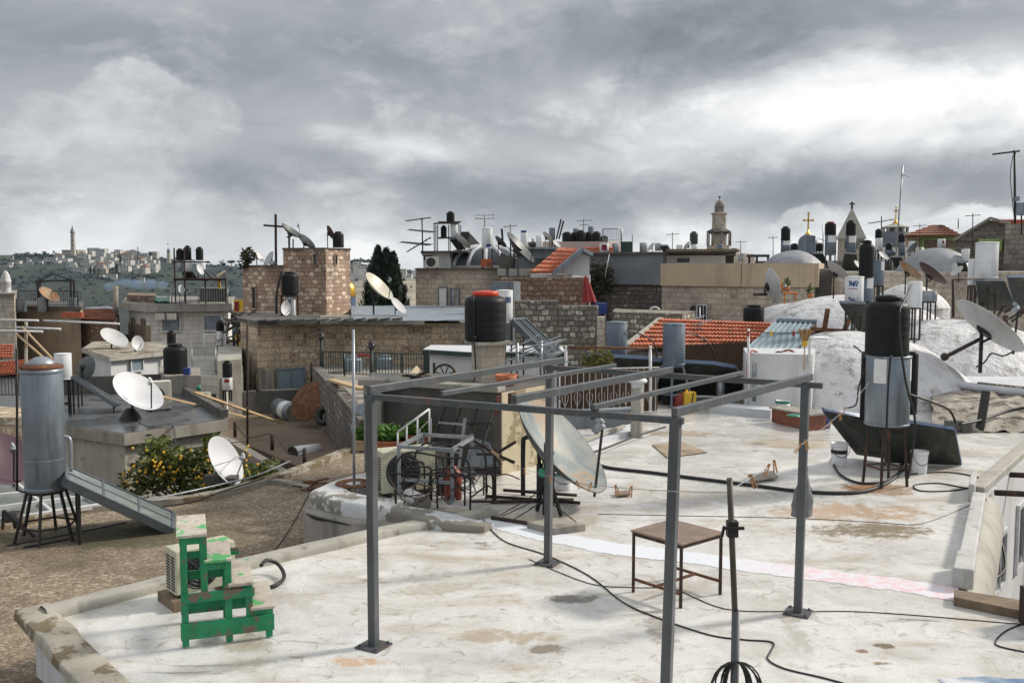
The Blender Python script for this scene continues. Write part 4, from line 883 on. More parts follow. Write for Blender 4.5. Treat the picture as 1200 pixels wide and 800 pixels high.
# air conditioner, bucket, frames behind the low parapet
acunit(G(474, 577, 0), R(28), (.85, .36, .62), 'air conditioner standing behind the low whitewashed parapet', 'ac_beige', feet=.06)
bucket(G(441, 571), .15, .40, 'white bucket behind the first pergola post by the parapet')
bucket(G(519, 579), .11, .2, 'small dark bucket under the metal frames', mat='iron', rim='iron')
def tubeframe(pxs, r, label, mat, name='metal_hoop', extra=(), cat='frame'):
    b = MB(); b.tube(pxs, r, 8)
    for e in extra: b.tube(list(e), r, 8)
    return tag(b.build(name, M[mat]), label, cat)
f0 = [G(466, 585), G(466, 585)+V((0, 0, .80)), G(531, 590)+V((0, 0, .72)), G(531, 590)]
a, bq = G(468, 583), G(530, 588); off = V((.25, 1.0, 0)); up = V((0, 0, 1))
t = thing('bare_table', 'galvanised table frame without a top behind the parapet', 'frame', (a+bq)/2)
for p in (a, bq, a+off, bq+off): b = MB(); b.bar(p+up*.05, p+up*.76, .05); b.build('leg', M['galv'], t)
for p in (a, bq): b = MB(); b.bar(p-off*.15+up*.026, p+off*1.1+up*.026, .05, .05); b.build('runner', M['galv'], t)
b = MB(); b.bar(a+up*.76, bq+up*.76, .05); b.bar(a+off+up*.76, bq+off+up*.76, .05); b.bar(a+up*.76, a+off+up*.76, .05); b.bar(bq+up*.76, bq+off+up*.76, .05); b.bar(a+up*.28, bq+up*.28, .045); b.build('top_frame', M['galv'], t)
a, bq = G(464, 594), G(551, 600); off = V((.2, .75, 0))
t = thing('bare_bedstead', 'black bent tube frame standing among the metal scrap', 'frame', (a+bq)/2)
for k in (0, 1):
    o = off*k; b = MB(); b.tube(smoothpts([a+o, a+o+up*.55, a+o+up*.74+V((.10, 0, 0)), a+o+up*.78+V((.3, 0, 0)), bq+o+up*.76-V((.3, 0, 0)), bq+o+up*.74-V((.06, 0, 0)), bq+o+up*.5, bq+o], 4), .015, 8); b.build('hoop', M['iron'], t)
b = MB(); b.tube([a+up*.48, bq+up*.50], .012, 6); b.tube([a+up*.78+V((.3, 0, 0)), a+off+up*.78+V((.3, 0, 0))], .012, 6); b.tube([bq+up*.2, bq+off+up*.2], .012, 6); b.tube([a+off+up*.3, bq+off*1.0+up*.45], .012, 6); b.build('cross_bar', M['iron'], t)
def stool(p, w, h, label):
    t = thing('bare_stool', label, 'stool', p, R(20), 'black stool frames')
    for k in (-1, 1):
        b = MB(); b.tube(smoothpts([(-w/2, k*w/2, 0), (-w/2, k*w/2, h*.8), (-w*.36, k*w/2, h), (w*.36, k*w/2, h), (w/2, k*w/2, h*.8), (w/2, k*w/2, 0)], 4), .014, 8); b.build('hoop', M['iron'], t, local=True)
    b = MB(); b.tube([(-w/2, -w/2, h*.45), (-w/2, w/2, h*.45)], .011, 6); b.tube([(w/2, -w/2, h*.45), (w/2, w/2, h*.45)], .011, 6); b.tube([(-w*.3, -w/2, h), (-w*.3, w/2, h)], .011, 6); b.tube([(w*.3, -w/2, h), (w*.3, w/2, h)], .011, 6); b.build('cross_bar', M['iron'], t, local=True)
stool(G(556, 585), .42, .42, 'black stool frame without a seat beside the red can'); stool(G(524, 590), .40, .46, 'black stool frame leaning in front of the red can'); stool(G(486, 584), .40, .5, 'black stool frame just behind the parapet and before the air conditioner'); stool(G(500, 572), .42, .5, 'black stool frame without a seat inside the galvanised frame')
b = MB(); p = G(531, 584); b.lathe([(0, 0), (.13, 0), (.13, .36), (.10, .42), (.05, .44), (.05, .48), (0, .48)], 20, Matrix.Translation(p)); tag(b.build('red_can', M['redplast']), 'red plastic can standing among the metal frames', 'can')
b = MB(); rs = random.Random(44)
for k in range(34):
    p = G(rs.uniform(462, 586), rs.uniform(556, 590), rs.uniform(.0, .5)); q = p+V((rs.uniform(-.45, .45), rs.uniform(-.3, .3), rs.uniform(-.1, .45))); q.z = max(.02, q.z); b.tube(smoothpts([p, p.lerp(q, .5)+V((rs.uniform(-.1, .1), 0, rs.uniform(-.05, .12))), q], 4), rs.uniform(.006, .012), 5)
tag(b.build('scrap_tangle', M['rust_dark']), 'tangle of thin dark bent rods among the metal frames', 'scrap metal')['kind'] = 'stuff'
ld = thing('stepladder', 'grey metal ladder leaning on the shed behind the frames', 'ladder', G(545, 560))
ft = [G(536, 563), G(548, 560)]; tpz = [P(545, 490, 15.0), P(553, 508, 15.2)]
for k in range(2): b = MB(); b.bar(ft[k], tpz[k], .05, .03); b.build('rail', M['galv'], ld)
b = MB()
for f in (.2, .45, .7, .9): p = ft[0].lerp(tpz[0], f); b.bar(p, p+V((-.42, .2, .0)), .03); 
b.build('rung', M['galv'], ld)
b = MB(); b.slab([P(543, 550, 15.1), P(583, 545, 14.95), P(573, 518, 15.1), P(553, 512, 15.25)], .02); tag(b.build('grey_board', M['boiler']), 'grey curved board leaning on the dark shed wall', 'board')
ts = thing('pipe_stand', 'rusty upright pipe stand with crossed arms near the big dish', 'stand', G(580, 588))
p = G(580, 588); b = MB(); b.bar(p+V((-.35, 0, .012)), p+V((.32, 0, .012)), .05, .024); b.build('foot', M['rust_dark'], ts); b = MB(); b.bar(p+V((0, 0, .02)), p+V((0, 0, .78)), .045); b.build('post', M['rust_dark'], ts)
for (ex, ey, ez) in ((.3, .1, .86), (-.3, -.05, .9), (.28, -.2, .62), (-.26, .2, .66)): b = MB(); b.bar(p+V((0, 0, .7)), p+V((ex, ey, ez)), .035); b.build('arm', M['rust_dark'], ts)
b = MB(); b.bar(p+V((-.05, -.03, .76)), p+V((.14, -.05, .62)), .05, .04); b.build('wooden_block', M['wood_pale'], ts)
for (x0, y0, x1, y1, mt, lab) in ((612, 588, 676, 584, 'concrete', 'pale stone slab lying under the big dark dish'), ):
    pass
b = MB(); b.slab([G(618, 611, .09), G(650, 619, .09), G(686, 614, .09), G(652, 606, .09)], .09); tag(b.build('paving_slab', M['concrete']), 'grey paving slab under the big tilted dish', 'slab')
b = MB(); b.tube([G(497, 590, .12), G(479, 580, .12)], .11, 12, r2=.10); tag(b.build('stone_drum', M['whitewash_blue']), 'short whitewashed stone drum lying inside the parapet', 'stone')
for pts_ in ([G(576, 606, .03), G(615, 612, .03), G(640, 617, .04)], [G(575, 588, .03), G(672, 585, .03)], [G(570, 581, .03), G(680, 589, .03)], [G(590, 574, .05), G(676, 580, .05)]): b = MB(); b.tube(pts_, .025, 6); tag(b.build('iron_rod', M['rust_dark']), 'dark iron rod lying on the roof below the big dish', 'rod', 'iron rods below the big dish')
# big tilted dish
t, dc, dn = dish(651, 526, 13.4, 146, .33, 42, 'large weathered grey dish with rusty streaks behind the pergola', 'dish', zbase=.0, depth=.17, struts=False)
m, nt, bs = newmat('dish_streaked'); v = coords(nt); st_ = nz(nt, mapv(nt, v, (2.6, 2.6, .5)), 1.0, 5, .6, .5)
cc = ramp(nt, st_, [(.3, (.11, .14, .155)), (.46, (.18, .21, .21)), (.56, (.25, .26, .24)), (.635, (.33, .22, .13)), (.70, (.20, .22, .22))]); nt.links.new(cc, bs.inputs['Base Color']); bs.inputs['Roughness'].default_value = .55; bs.inputs['Metallic'].default_value = 0; M['dish_streaked'] = m
for o in t.children:
    if o.name.startswith('reflector'): o.data.materials[0] = m; o.data.materials[1] = M['dish_dark']
b = MB(); hp = G(640, 604); b.tube([hp+V((0, 0, .02)), hp+V((.02, 0, 1.0))], .055, 10); b.tube([hp+V((-.12, .2, .02)), hp+V((.02, 0, .75))], .03, 6); b.tube([hp+V((.2, -.1, .02)), hp+V((.02, 0, .6))], .03, 6); b.build('strut', M['iron'], t)
b = MB(); rs = random.Random(9)
for k in range(9):
    q = [hp+V((rs.uniform(-.12, .12), rs.uniform(-.1, .1), .9-.3*i+rs.uniform(-.05, .05))) for i in range(3)]+[hp+V((rs.uniform(-.7, .5), rs.uniform(-.5, .3), .02))]
    b.tube(smoothpts(q, 5), .008, 5)
b.build('wiring', M['cable'], t)
b = MB(); b.ball(hp+V((-.05, -.12, .62)), .07); b.build('motor', M['green_lid'], t)
bucket(G(660, 573), .15, .27, 'white tub with green lid behind the big dish', rim='green_lid')
vt = G(613, 580); b = MB(); b.tube(smoothpts([vt, vt+V((0, 0, .75)), vt+V((.03, 0, .86)), vt+V((.13, 0, .88))], 4), .035, 8); tag(b.build('vent_pipe', M['iron']), 'short bent vent pipe by the shed corner', 'vent pipe')
# low whitewashed parapet, curving at its left end
def lowwall(outer, inner, z0, Z1, name, mat, parent, cap=.05):
    b = MB(); n = len(outer)
    O = smoothpts(outer, 6); I = smoothpts(inner, 6); k = len(O)-1
    def fn(u, v):
        i = min(int(round(u*k)), k); o = O[i]; n_ = I[i]
        z1 = o.z if o.z > z0+.02 else Z1; prof = [(0, z0), (0, z1-cap), (.05, z1-cap*.4), (.2, z1), (.8, z1), (.95, z1-cap*.4), (1, z1-cap), (1, z0)]
        j = v*7; c = min(int(j), 6); g = j-c; s_ = prof[c][0]+(prof[c+1][0]-prof[c][0])*g; z = prof[c][1]+(prof[c+1][1]-prof[c][1])*g
        p = o.lerp(n_, s_); nn = mnoise.noise(V((p.x*2.3, p.y*2.3, z*2)))*.035
        return V((p.x+nn, p.y+nn, z+nn*.5))
    b.grid(fn, k, 21); b.quad(*[fn(0, j/7) for j in range(8)]); b.quad(*[fn(1, j/7) for j in range(8)]); return b.build(name, mat if not isinstance(mat, str) else M[mat], parent)
zt = .20
out = [G(566, 607, zt), G(500, 602, zt), G(446, 592, zt), G(406, 587, zt), G(372, 580, zt), G(366, 572, zt), G(392, 564, zt), G(428, 555, zt), G(455, 548, zt)]
inn = [G(580, 600, zt), G(512, 592, zt), G(450, 583, zt), G(420, 577, zt), G(409, 573, zt), G(409, 570, zt), G(414, 568, zt), G(437, 561, zt), G(465, 552, zt)]
out[0].z = .085; out[1].z = .15; lw = thing('low_parapet', 'low whitewashed parapet wall curving round the scrap corner', 'parapet', G(450, 595, -.6)+V((0, 0, -5.4)))
lowwall(out, inn, -.17, zt, 'whitewashed_top', 'whitewash_blue', lw)
o2 = [p+(p-q).normalized()*.10-V((0, .02, 0)) for p, q in zip(out, inn)]
lowwall([V((p.x, p.y, 0)) for p in o2], [V((p.x, p.y, 0)) for p in inn], -6, -.16, 'lower_wall', 'concrete', lw)
b = MB()
for k in range(3): b.tube([V((p.x, p.y, -.12+.02*k+.02*mnoise.noise(p*3+V((k, 0, 0)))))+(p-q).normalized()*(.07+.02*k)*1.0 for p, q in zip(smoothpts(out[:7], 5), smoothpts(inn[:7], 5))], .016, 6)
tag(b.build('cable', M['cable']), 'black cable bundle strapped along the low whitewashed parapet', 'cable')
pp = G(415, 574, .1); b = MB(); b.tube([pp, P(414.5, 490, pp.y), P(414, 386, pp.y)], .021, 10); pol = tag(b.build('white_pole', M['galv']), 'tall white metal pole standing in a rusty ring', 'pole')
b = MB(); b.lathe([(.13, 0), (.15, .02), (.19, .0), (.21, .025), (.24, .005), (.26, .03), (.29, 0), (.13, 0)], 24, Matrix.Translation(pp+V((0, 0, .09)))); tag(b.build('rusty_ring', M['rust']), 'rusty iron rings lying round the foot of the white pole', 'ring')
# reed fence, white railing, ledge and stub behind the pergola
rf = thing('reed_fence', 'brown reed fence behind white metal bars at the back of the roof', 'fence', G(720, 492))
ra, rb_ = G(652, 492), G(772, 488); zt = 1.12
def reedgrid(b, p, q, z0, z1, n):
    d = (q-p)
    b.grid(lambda u, v: p+d*u+V((0, .015*math.sin(u*n*math.pi*2)+.02*mnoise.noise(V((u*30, v*3, 0))), z0+(z1-z0)*v+(.05*mnoise.noise(V((u*60, 1, 0))) if v > .9 else 0))), n*3, 3, smooth=False)
b = MB(); reedgrid(b, ra+V((.1, .25, 0)), rb_+V((.0, .25, 0)), .05, zt*.97, 60); b.build('matting', M['reed'], rf)
b = MB()
for k in range(17): p = ra.lerp(rb_, (k+.4)/17); b.tube([p+V((0, 0, .1)), p+V((0, 0, zt))], .007, 5)
for f in (0, .5, 1.0): p = ra.lerp(rb_, f)
b.tube([ra+V((0, 0, .12)), rb_+V((0, 0, .12))], .014, 5); b.tube([ra+V((0, 0, zt)), rb_+V((0, 0, zt))], .014, 5)
for k in range(8):
    p = ra.lerp(rb_, (k*2+1.4)/17)
    for s_ in (-1, 1): b.tube(smoothpts([p+V((0, -.01, .3)), p+V((s_*.05, -.01, .4)), p+V((s_*.07, -.01, .52)), p+V((s_*.04, -.01, .58))], 3), .004, 4)
b.build('bars', M['white_metal'], rf)
fr = thing('pipe_rack', 'white posts with a rusty top rail above the reed fence', 'rack', G(712, 486))
for px, yt in ((663, 405), (762, 405)): p = G(px, 487); b = MB(); b.tube([p, P(px, yt, p.y)], .035, 8); b.build('post', M['white_metal'], fr)
b = MB(); p = G(663, 487).y; b.tube([P(660, 407, p), P(766, 408, p)], .03, 8); b.build('rail', M['rust'], fr)
b = MB(); p, q = P(618, 496, 19.5), P(745, 486, 20.3); b.bar((p.x, p.y, .1), (q.x, q.y, .1), .3, .55); tag(b.build('back_ledge', M['plaster_grey']), 'low blue-grey ledge wall below the reed fence', 'wall')
b = MB(); b.slab([G(620, 536, .10), G(748, 503, .10), G(740, 496, .10), G(640, 520, .10)], .14); tag(b.build('white_ledge', M['whitewash']), 'low whitewashed ledge running towards the stub pillar', 'ledge')
b = MB(); p, q = G(672, 520, .16), G(732, 499, .16); b.bar(p, q, .06, .06); tag(b.build('pipe', M['concrete_pale']), 'pale pipe lying on the whitewashed ledge', 'pipe')
sp = thing('stub_pillar', 'short white round pillar with a cap by the reed fence', 'pillar', G(746, 512)); p = G(746, 512); b = MB(); b.lathe([(.125, 0), (.12, 1.0)], 20, Matrix.Translation(p)); b.build('shaft', M['concrete_pale'], sp); b = MB(); b.box((p.x, p.y, 1.05), (.22, .22, .1)); b.lathe([(0, .22), (.2, .04), (.2, 0), (0, 0)], 12, Matrix.Translation(p+V((0, 0, 1.10)))); b.build('cap', M['dish_white'], sp)
bs_ = thing('dry_bush', 'yellow-green bush growing behind the reed fence', 'bush', P(695, 440, 22)); b = MB(); leaves(b, P(700, 420, 22), (.42, .3, .26), 260, .07, 4); b.build('foliage', M['leaf_olive'], bs_); b = MB(); p = P(697, 440, 22); b.tube([p-V((0, 0, .6)), p+V((0, 0, .4))], .04, 6); b.build('stem', M['wood'], bs_)
p = G(920, 476); 
# blue boilers with collectors behind the pergola
DB = 23.5
boiler(722.5, 377, 421, 25, DB+.5, 'chipped blue-grey boiler behind the reed fence', 'boiler_blue'); boiler(789.5, 379, 427, 26, DB-.3, 'chipped blue-grey boiler in front of the orange tiles', 'boiler_blue')
for (x0, x1, yt, lab) in ((690, 760, 414, 'dark solar panel below the boiler behind the reed fence'), (764, 838, 420, 'dark solar panel below the boiler by the orange tiles'), (838, 862, 424, 'narrow dark panel beside the white-plastered shed')):
    collector([P(x0, yt, DB-.2), P(x1, yt+4, DB-.2), P(x1+16, 452+8, DB+1.1), P(x0+14, 450+8, DB+1.1)], .09, lab, legs=False, zf=.1, frame='panel_blue', group='dark panels behind the pergola')
for (px, lab) in ((722.5, 'steel frame under the boiler behind the reed fence'), (789.5, 'steel frame under the boiler by the orange tiles')):
    D_ = DB+.5 if px < 750 else DB-.3; x, y = XY(px, D_); z = zrow(421 if px < 750 else 427, D_); t = stand((x, y, -.0), .24, z-.003, lab, mat='boiler_blue', splay=2.2, w=.05)
t = thing('jerrycan', 'yellow plastic jerrycan beside the red gas bottle', 'jerrycan', G(808, 477)); p = G(808, 477); b = MB(); b.box((p.x, p.y, .19), (.30, .2, .38)); b.build('body', M['yellow'], t, bevel=.04); b = MB(); b.tube([(p.x-.08, p.y, .37), (p.x-.08, p.y, .43)], .03, 10); b.build('spout', M['yellow'], t); b = MB(); b.bar((p.x+.02, p.y-.105, .02), (p.x+.07, p.y-.105, .37), .025, .01); b.build('strap', M['iron'], t)
t = thing('gas_bottle', 'rusty red gas bottle beside the yellow jerrycan', 'gas bottle', G(797, 476)); p = G(797, 476); b = MB(); b.lathe([(0, 0), (.14, 0), (.15, .03), (.15, .24), (.10, .31), (.04, .33), (0, .33)], 20, Matrix.Translation(p)); b.build('body', M['redplast'], t); b = MB(); b.lathe([(.03, .31), (.03, .38), (0, .38)], 10, Matrix.Translation(p)); b.build('valve', M['iron'], t)
t = thing('vent_cowl', 'grey vent pipe with a pointed cap near the white-plastered shed', 'vent', G(844, 472)); p = G(844, 472); zt = zrow(437, p.y); b = MB(); b.tube([p, (p.x, p.y, zt-.1)], .10, 14); b.build('pipe', M['galv'], t); b = MB(); b.lathe([(.19, zt-.11), (0, zt+.03)], 14, Matrix.Translation((p.x, p.y, 0))); b.build('cap', M['galv'], t)
rs = random.Random(5)
b = MB()
for k in range(14): p = G(rs.uniform(752, 800), rs.uniform(470, 478)); b.box((p.x, p.y+.4, rs.uniform(.08, .3)), (rs.uniform(.1, .3), .2, rs.uniform(.1, .35)), rz=rs.random())
tag(b.build('tool_heap', M['iron']), 'dark heap of tools under the panels behind the pergola', 'tools')['kind'] = 'stuff'
t = bucket(G(917, 491), .16, .42, 'pale bucket with green rim below the white dome', rim='green_lid', mat='boiler_white'); bucket(G(965, 501), .16, .32, 'blue and white tub at the end of the red planter', mat='bluec', rim='paint_white'); b = MB(); b.lathe([(0, .02), (.13, .02), (.14, 0)], 20, Matrix.Translation(G(930, 487, .5))); tag(b.build('plastic_disc', M['green_lid']), 'round green lid lying on the red planter box', 'lid')
t = thing('red_box', 'long red planter box with a pale lid below the white dome', 'planter', G(938, 497)); p, q = G(914, 494), G(958, 504); b = MB(); b.bar(p+V((0, 0, .16)), q+V((0, 0, .16)), .45, .30); b.build('box', M['tile_old'], t); b = MB(); b.bar(p+V((-.05, 0, .33)), q+V((.05, 0, .33)), .52, .035); b.build('lid', M['concrete'], t)
p, q = G(840, 484), G(912, 491); b = MB(); b.bar(p+V((0, .3, .08)), q+V((0, .3, .08)), .5, .2); tag(b.build('low_step', M['whitewash']), 'low whitewashed step in front of the white-plastered shed', 'step')
# white-plastered shed, corrugated roof, orange tiles
ws = building('plastered_shed', 'white-plastered shed beside the front white dome', 'shed', plan((876, 22.6), (955, 22.2), (958, 23.9), (873, 24.2)), -.6, zrow(415, 22.5), 'plaster_white', 'whitewash')
b = MB(); 
for k in range(4): b.tube([P(884, 425+k*4, 22.4)+V((.05*math.cos(a*math.tau/14), 0, .07*math.sin(a*math.tau/14))) for a in range(15)], .008, 4)
b.tube([P(884, 437, 22.45), P(884, 470, 22.45)], .045, 8); tag(b.build('wall_meter', M['galv']), 'grey pipe and coil fixed to the white-plastered shed', 'pipe')
cord([P(876, 455, 22.3), P(876, 425, 22.3), P(880, 412, 22.5), P(886, 412, 22.8), P(900, 419, 23), P(925, 410, 23), P(940, 424, 22.6), P(949, 432, 22.4)], .025, 'red and black hose draped over the white-plastered shed roof', 'redplast')
cord([P(888, 414, 22.7), P(902, 421, 22.6), P(912, 412, 22.8), P(930, 421, 22.6)], .02, 'black cables lying on the white-plastered shed roof')
t = thing('broom', 'broom standing upside down by the white-plastered shed', 'broom', P(942, 434, 22.2)); b = MB(); b.tube([P(942, 434, 22.2), P(943, 406, 22.2)], .014, 6); b.build('handle', M['wood_pale'], t); b = MB(); b.lathe([(.05, 0), (.07, .08), (.05, .14)], 12, Matrix.Translation(P(943, 406, 22.2))); b.build('ferrule', M['yellow'], t)
b = MB(); c = P(943, 400.5, 22.2); rs = random.Random(2)
for k in range(90): a = rs.uniform(-1, 1); b.tube([c+V((a*.05, rs.uniform(-.03, .03), 0)), c+V((a*.15, rs.uniform(-.05, .05), .28+rs.uniform(-.03, .03)))], .006, 3)
b.build('bristles', M['brush'], t)
for (px, y0, y1, lab) in ((877, 478, 385, 'white washing line post at the left end of the white-plastered shed'), (949, 430, 396, 'white bent post at the right end of the white-plastered shed')):
    b = MB(); p = P(px, y0, 22.15); q = P(px, y1, 22.15); b.tube([p, q] if px < 900 else smoothpts([p, q-V((0, 0, .08)), q+V((.05, 0, 0)), q+V((.5, .3, -.02))], 4), .03, 8); tag(b.build('line_post', M['white_metal']), lab, 'post')
b = MB(); l = sag(P(877, 387, 22.15), P(944, 389, 22.2), .05, 12); b.tube(l, .012, 4); tag(b.build('clothes_line', M['cable']), 'short clothes line above the white-plastered shed', 'clothes line')
for px, mt, cname in ((877, 'redc', 'red'), (904, 'yellow', 'yellow'), (930, 'redc', 'pink')): p = P(px, 388, 22.1); b = MB(); b.box((p.x, p.y, p.z-.06), (.045, .03, .12)); tag(b.build('clothespin', M[mt]), cname+' peg on the short line above the white-plastered shed', 'clothespin')
cs = thing('corrugated_roof', 'sloping blue-grey corrugated roof beside the orange tiles', 'roof', P(915, 412, 25)); q = [P(876, 408, 24.6), P(935, 411, 24.2), P(957, 378, 27.5), P(911, 376, 27.8)]
n_ = (q[1]-q[0]).cross(q[3]-q[0]).normalized(); b = MB(); b.grid(lambda u, v: (q[0].lerp(q[1], u)).lerp(q[3].lerp(q[2], u), v)+n_*(.05*max(0, math.cos(u*math.tau*8))**4), 96, 1, smooth=False); b.build('sheet', M['corr_blue'], cs)
b = MB(); b.slab([p-n_*.03 for p in q], .05); b.build('underside', M['iron'], cs); b = MB(); b.bar(q[3]+n_*.05, q[2]+n_*.05, .25, .08); b.build('ridge_cap', M['tin_blue'], cs)
b = MB(); q2 = [q[1], q[2], q[2]+V((0, 0, -1.4)), q[1]+V((0, 0, -.7))]; b.slab([q2[0], q2[3], q2[2], q2[1]], .05); b.build('gable', M['rust_dark'], cs)
th_ = building('tiled_house', 'low house with an orange tiled roof behind the blue boilers', 'house', plan((728, 27.4), (880, 26.6), (905, 30), (760, 31)), -2, zrow(412, 27.5), 'rubble', 'concrete')
tileroof('tiled_roof', [P(735, 407, 27.2), P(884, 407.5, 26.4), P(905, 379, 30.2), P(775, 374, 31)], 7, 34, th_)
b = MB(); b.bar(P(734, 405, 27.15), P(774, 373.5, 31), .16, .1); b.build('verge', M['concrete_pale'], th_)
b = MB(); reedgrid(b, P(800, 441, 25.8), P(880, 438, 25.0), 0, .86, 60); 
tag(b.build('reed_screen', M['reed']), 'reed screen below the orange tiled roof', 'fence')
p = P(802, 405, 25.7); 
cord([P(735, 387, 23.8), P(752, 392, 24.2), P(766, 402, 24.4), P(770, 420, 24.4)], .02, 'black hose curving from the blue boiler behind the reed fence'); cord([P(803, 390, 23.3), P(822, 395, 23.6), P(834, 408, 23.8), P(840, 430, 24)], .02, 'black hose curving from the blue boiler by the orange tiles')
antenna(820, 360, 405, 29.0, 'small aerial of thin rods rising above the orange tiles', [(812, 374, 826, 370, 6, .3), (814, 381, 835, 375, 5, .35)], mat='galv', r=.018)
# ================================================================== WHITE DOMES ON THE RIGHT
def dome(name, px, ytop, ybase, wpx, D, label, mat, sq=None, n=110, group=None, cat='dome', bumpy=.028, skirt=0, cap=R(58)):
    r = wpx/2*S(D); x, y = XY(px, D); zt = zrow(ytop, D-r*.25); zb = zrow(ybase, D-r); h = zt-zb
    b = MB()
    def fn(u, v):
        a = u*math.tau; f = cap*(1-v); rr = r*math.sin(f)/math.sin(cap); q = V((rr*math.cos(a), rr*math.sin(a), h*(math.cos(f)-math.cos(cap))/(1-math.cos(cap))))
        k = 1+bumpy*mnoise.noise(q*.9+V((px, 0, 0)))+bumpy*.4*mnoise.noise(q*2.6+V((px, 0, 0)))+bumpy*.16*mnoise.noise(q*7+V((px, 0, 0)))
        return V((x+q.x*k, y+q.y*k, zb+q.z*k))
    b.grid(fn, n, n//3)
    if skirt: b.lathe([(r*1.0, zb-skirt), (r*1.0, zb+.02)], n, Matrix.Translation((x, y, 0)))
    return tag(b.build(name, M[mat]), label, cat, group), V((x, y, zb)), r
dome('white_dome', 1004, 391, 490, 290, 25.2, 'nearest lumpy whitewashed dome behind the tall black tank', 'dome_white', skirt=.6)
dome('white_dome', 1120, 377, 450, 290, 29, 'lumpy whitewashed dome under the large grey dish', 'dome_white', skirt=.6)
dome('white_dome', 998, 346, 386, 210, 33.5, 'whitewashed dome farther back beside the printed white boiler', 'dome_white', skirt=1.0)
dome('white_dome', 1066, 333, 362, 90, 35, 'small whitewashed dome behind the grey drum', 'dome_white', skirt=1.0)
rp_ = thing('dome_platform', 'whitewashed platform with a rough stone face below the right dome', 'platform', (*XY(1160, 24.5), -1))
pp_ = plan((1083, 24.5), (1168, 22.5), (1300, 20.6), (1320, 32), (1080, 31)); b = MB(); b.prism(pp_, -1, zrow(449, 24)); b.build('wall', M['whitewash'], rp_)
b = MB(); p, q = V((*XY(1152, 22.75), 0)), V((*XY(1300, 20.5), 0)); b.bar(p+V((0, 0, .12)), q+V((0, 0, .12)), .12, 1.0); b.build('rough_face', M['rubble'], rp_)
b = MB(); lp_ = [V((*XY(px, d), zrow(449, 24)+.05)) for px, d in ((1080, 24.4), (1120, 23.5), (1168, 22.4), (1230, 21.5), (1300, 20.5))]; b.tube(smoothpts(lp_, 6), .10, 10); b.build('rounded_edge', M['whitewash'], rp_)
b = MB(); b.grid(lambda u, v: (lambda g, n_: V((g.x+n_*.25, g.y+n_*.15, max(-.05, .02+.40*math.sin(min(1, v*1.25)*math.pi/2)**.8+n_*.22-.25*max(0, .25-u)))))(G(1092+210*u, 507-30*v), mnoise.noise(V((u*14, v*6, 1)))*.30), 90, 24); tag(b.build('stone_bank', M['bank']), 'rough stone bank between the white roof and the dome platform', 'stone bank')
cord([P(1125, 497, 19), P(1150, 492, 19.5), P(1180, 482, 20), P(1215, 475, 20)], .03, 'black cable running along the rough stone bank')
# right big dish on its post
t, dc, dn = dish(1157, 385, 23.6, 90, .27, 52, 'large pale grey dish seen from behind on the right dome', 'dish', front=False, zbase=zrow(437, 23.6), depth=.10)
b = MB(); b.tube([P(1149, 397, 23.5), P(1106, 419, 22.9)], .05, 8); b.ball(P(1107, 418, 22.9), .1); b.build('counter_arm', M['rust_dark'], t)
cord([P(1187, 412, 23.6), P(1175, 417, 23.5), P(1162, 414, 23.5), P(1154, 424, 23.5), P(1144, 430, 23.55)], .02, 'loose wire hanging below the large grey dish')
# objects on and behind the domes
boiler(1000.5, 324, 359, 21, 26, 'white boiler with blue and red print left of the tall tank', print_=True); under(bpy.context.scene.objects[[o.name for o in scene.objects if o.get('label', '').startswith('white boiler with blue')][0]], .6)
def byl(s_): return [o for o in scene.objects if o.get('label', '').startswith(s_)][0]
tank(1015, 281, 325, 17, 27, 'tall narrow black tank above the printed white boiler'); boiler(1017, 325, 353, 12, 27, 'grey-blue boiler with white sticker beside the printed boiler', 'boiler_blue', sticker=[(-.6, .6, .55, .97, 'paint_white')]); under(byl('grey-blue boiler with white sticker beside'), .6)
boiler(1029.5, 305, 334, 12, 29, 'grey-blue boiler with a white label right of the tall narrow tank', 'boiler_blue', sticker=[(0, .8, .6, .95, 'paint_white')]); under(byl('grey-blue boiler with a white label'), 1.0)
boiler(1071, 330, 360, 17, 27.5, 'white boiler behind the lid of the tall black tank'); under(byl('white boiler behind the lid'), .9)
boiler(1089, 341, 353, 17, 31, 'short grey drum behind the two rusty dishes', 'galv'); under(byl('short grey drum behind'), .9)
collector([P(984, 353, 25.6), P(1014, 354, 25.6), P(1016, 386, 26.6), P(1006, 386, 26.6)], .08, 'dark panel under the printed white boiler', legs=False, zf=.8)
collector([P(1030, 350, 29.2), P(1064, 350, 29.2), P(1062, 378, 30), P(1050, 378, 30)], .08, 'dark panel under the boilers right of the tall narrow tank', legs=False, zf=1.1)
collector([P(990, 296, 44), P(1003, 297, 44), P(1006, 318, 44.6), P(985, 318, 44.6)], .1, 'dark panel on the skyline between two black-topped boilers', legs=False, zf=3)
dish(981, 319, 30, 32, .3, 50, 'pale dish seen from behind beside the printed white boiler', 'dish', front=False, zbase=zrow(350, 30), arm=False)
dish(1065, 318, 33, 31, .28, 50, 'rust-stained greenish dish seen from behind, left of a brown one', 'dish_rust', front=False, zbase=zrow(345, 33), arm=False)
dish(1091, 322, 32, 38, .24, 50, 'dark brown dish seen from behind, right of a rust-stained one', 'dish_brown', front=False, zbase=zrow(348, 32), arm=False)
boiler(1155.5, 284, 326, 25, 30, 'big plain white boiler near the right edge of the photo'); boiler(1138.5, 304, 334, 9, 30.5, 'small white boiler touching the big plain white boiler')
for lb_ in ('big plain white', 'small white boiler touching'): under(byl(lb_), zrow(372, 29), mat='rust_dark')
collector([P(1143, 327, 29.6), P(1176, 327, 29.6), P(1190, 362, 30.6), P(1147, 360, 30.6)], .1, 'large dark panel under the big white boiler', zf=.9, legs=False)
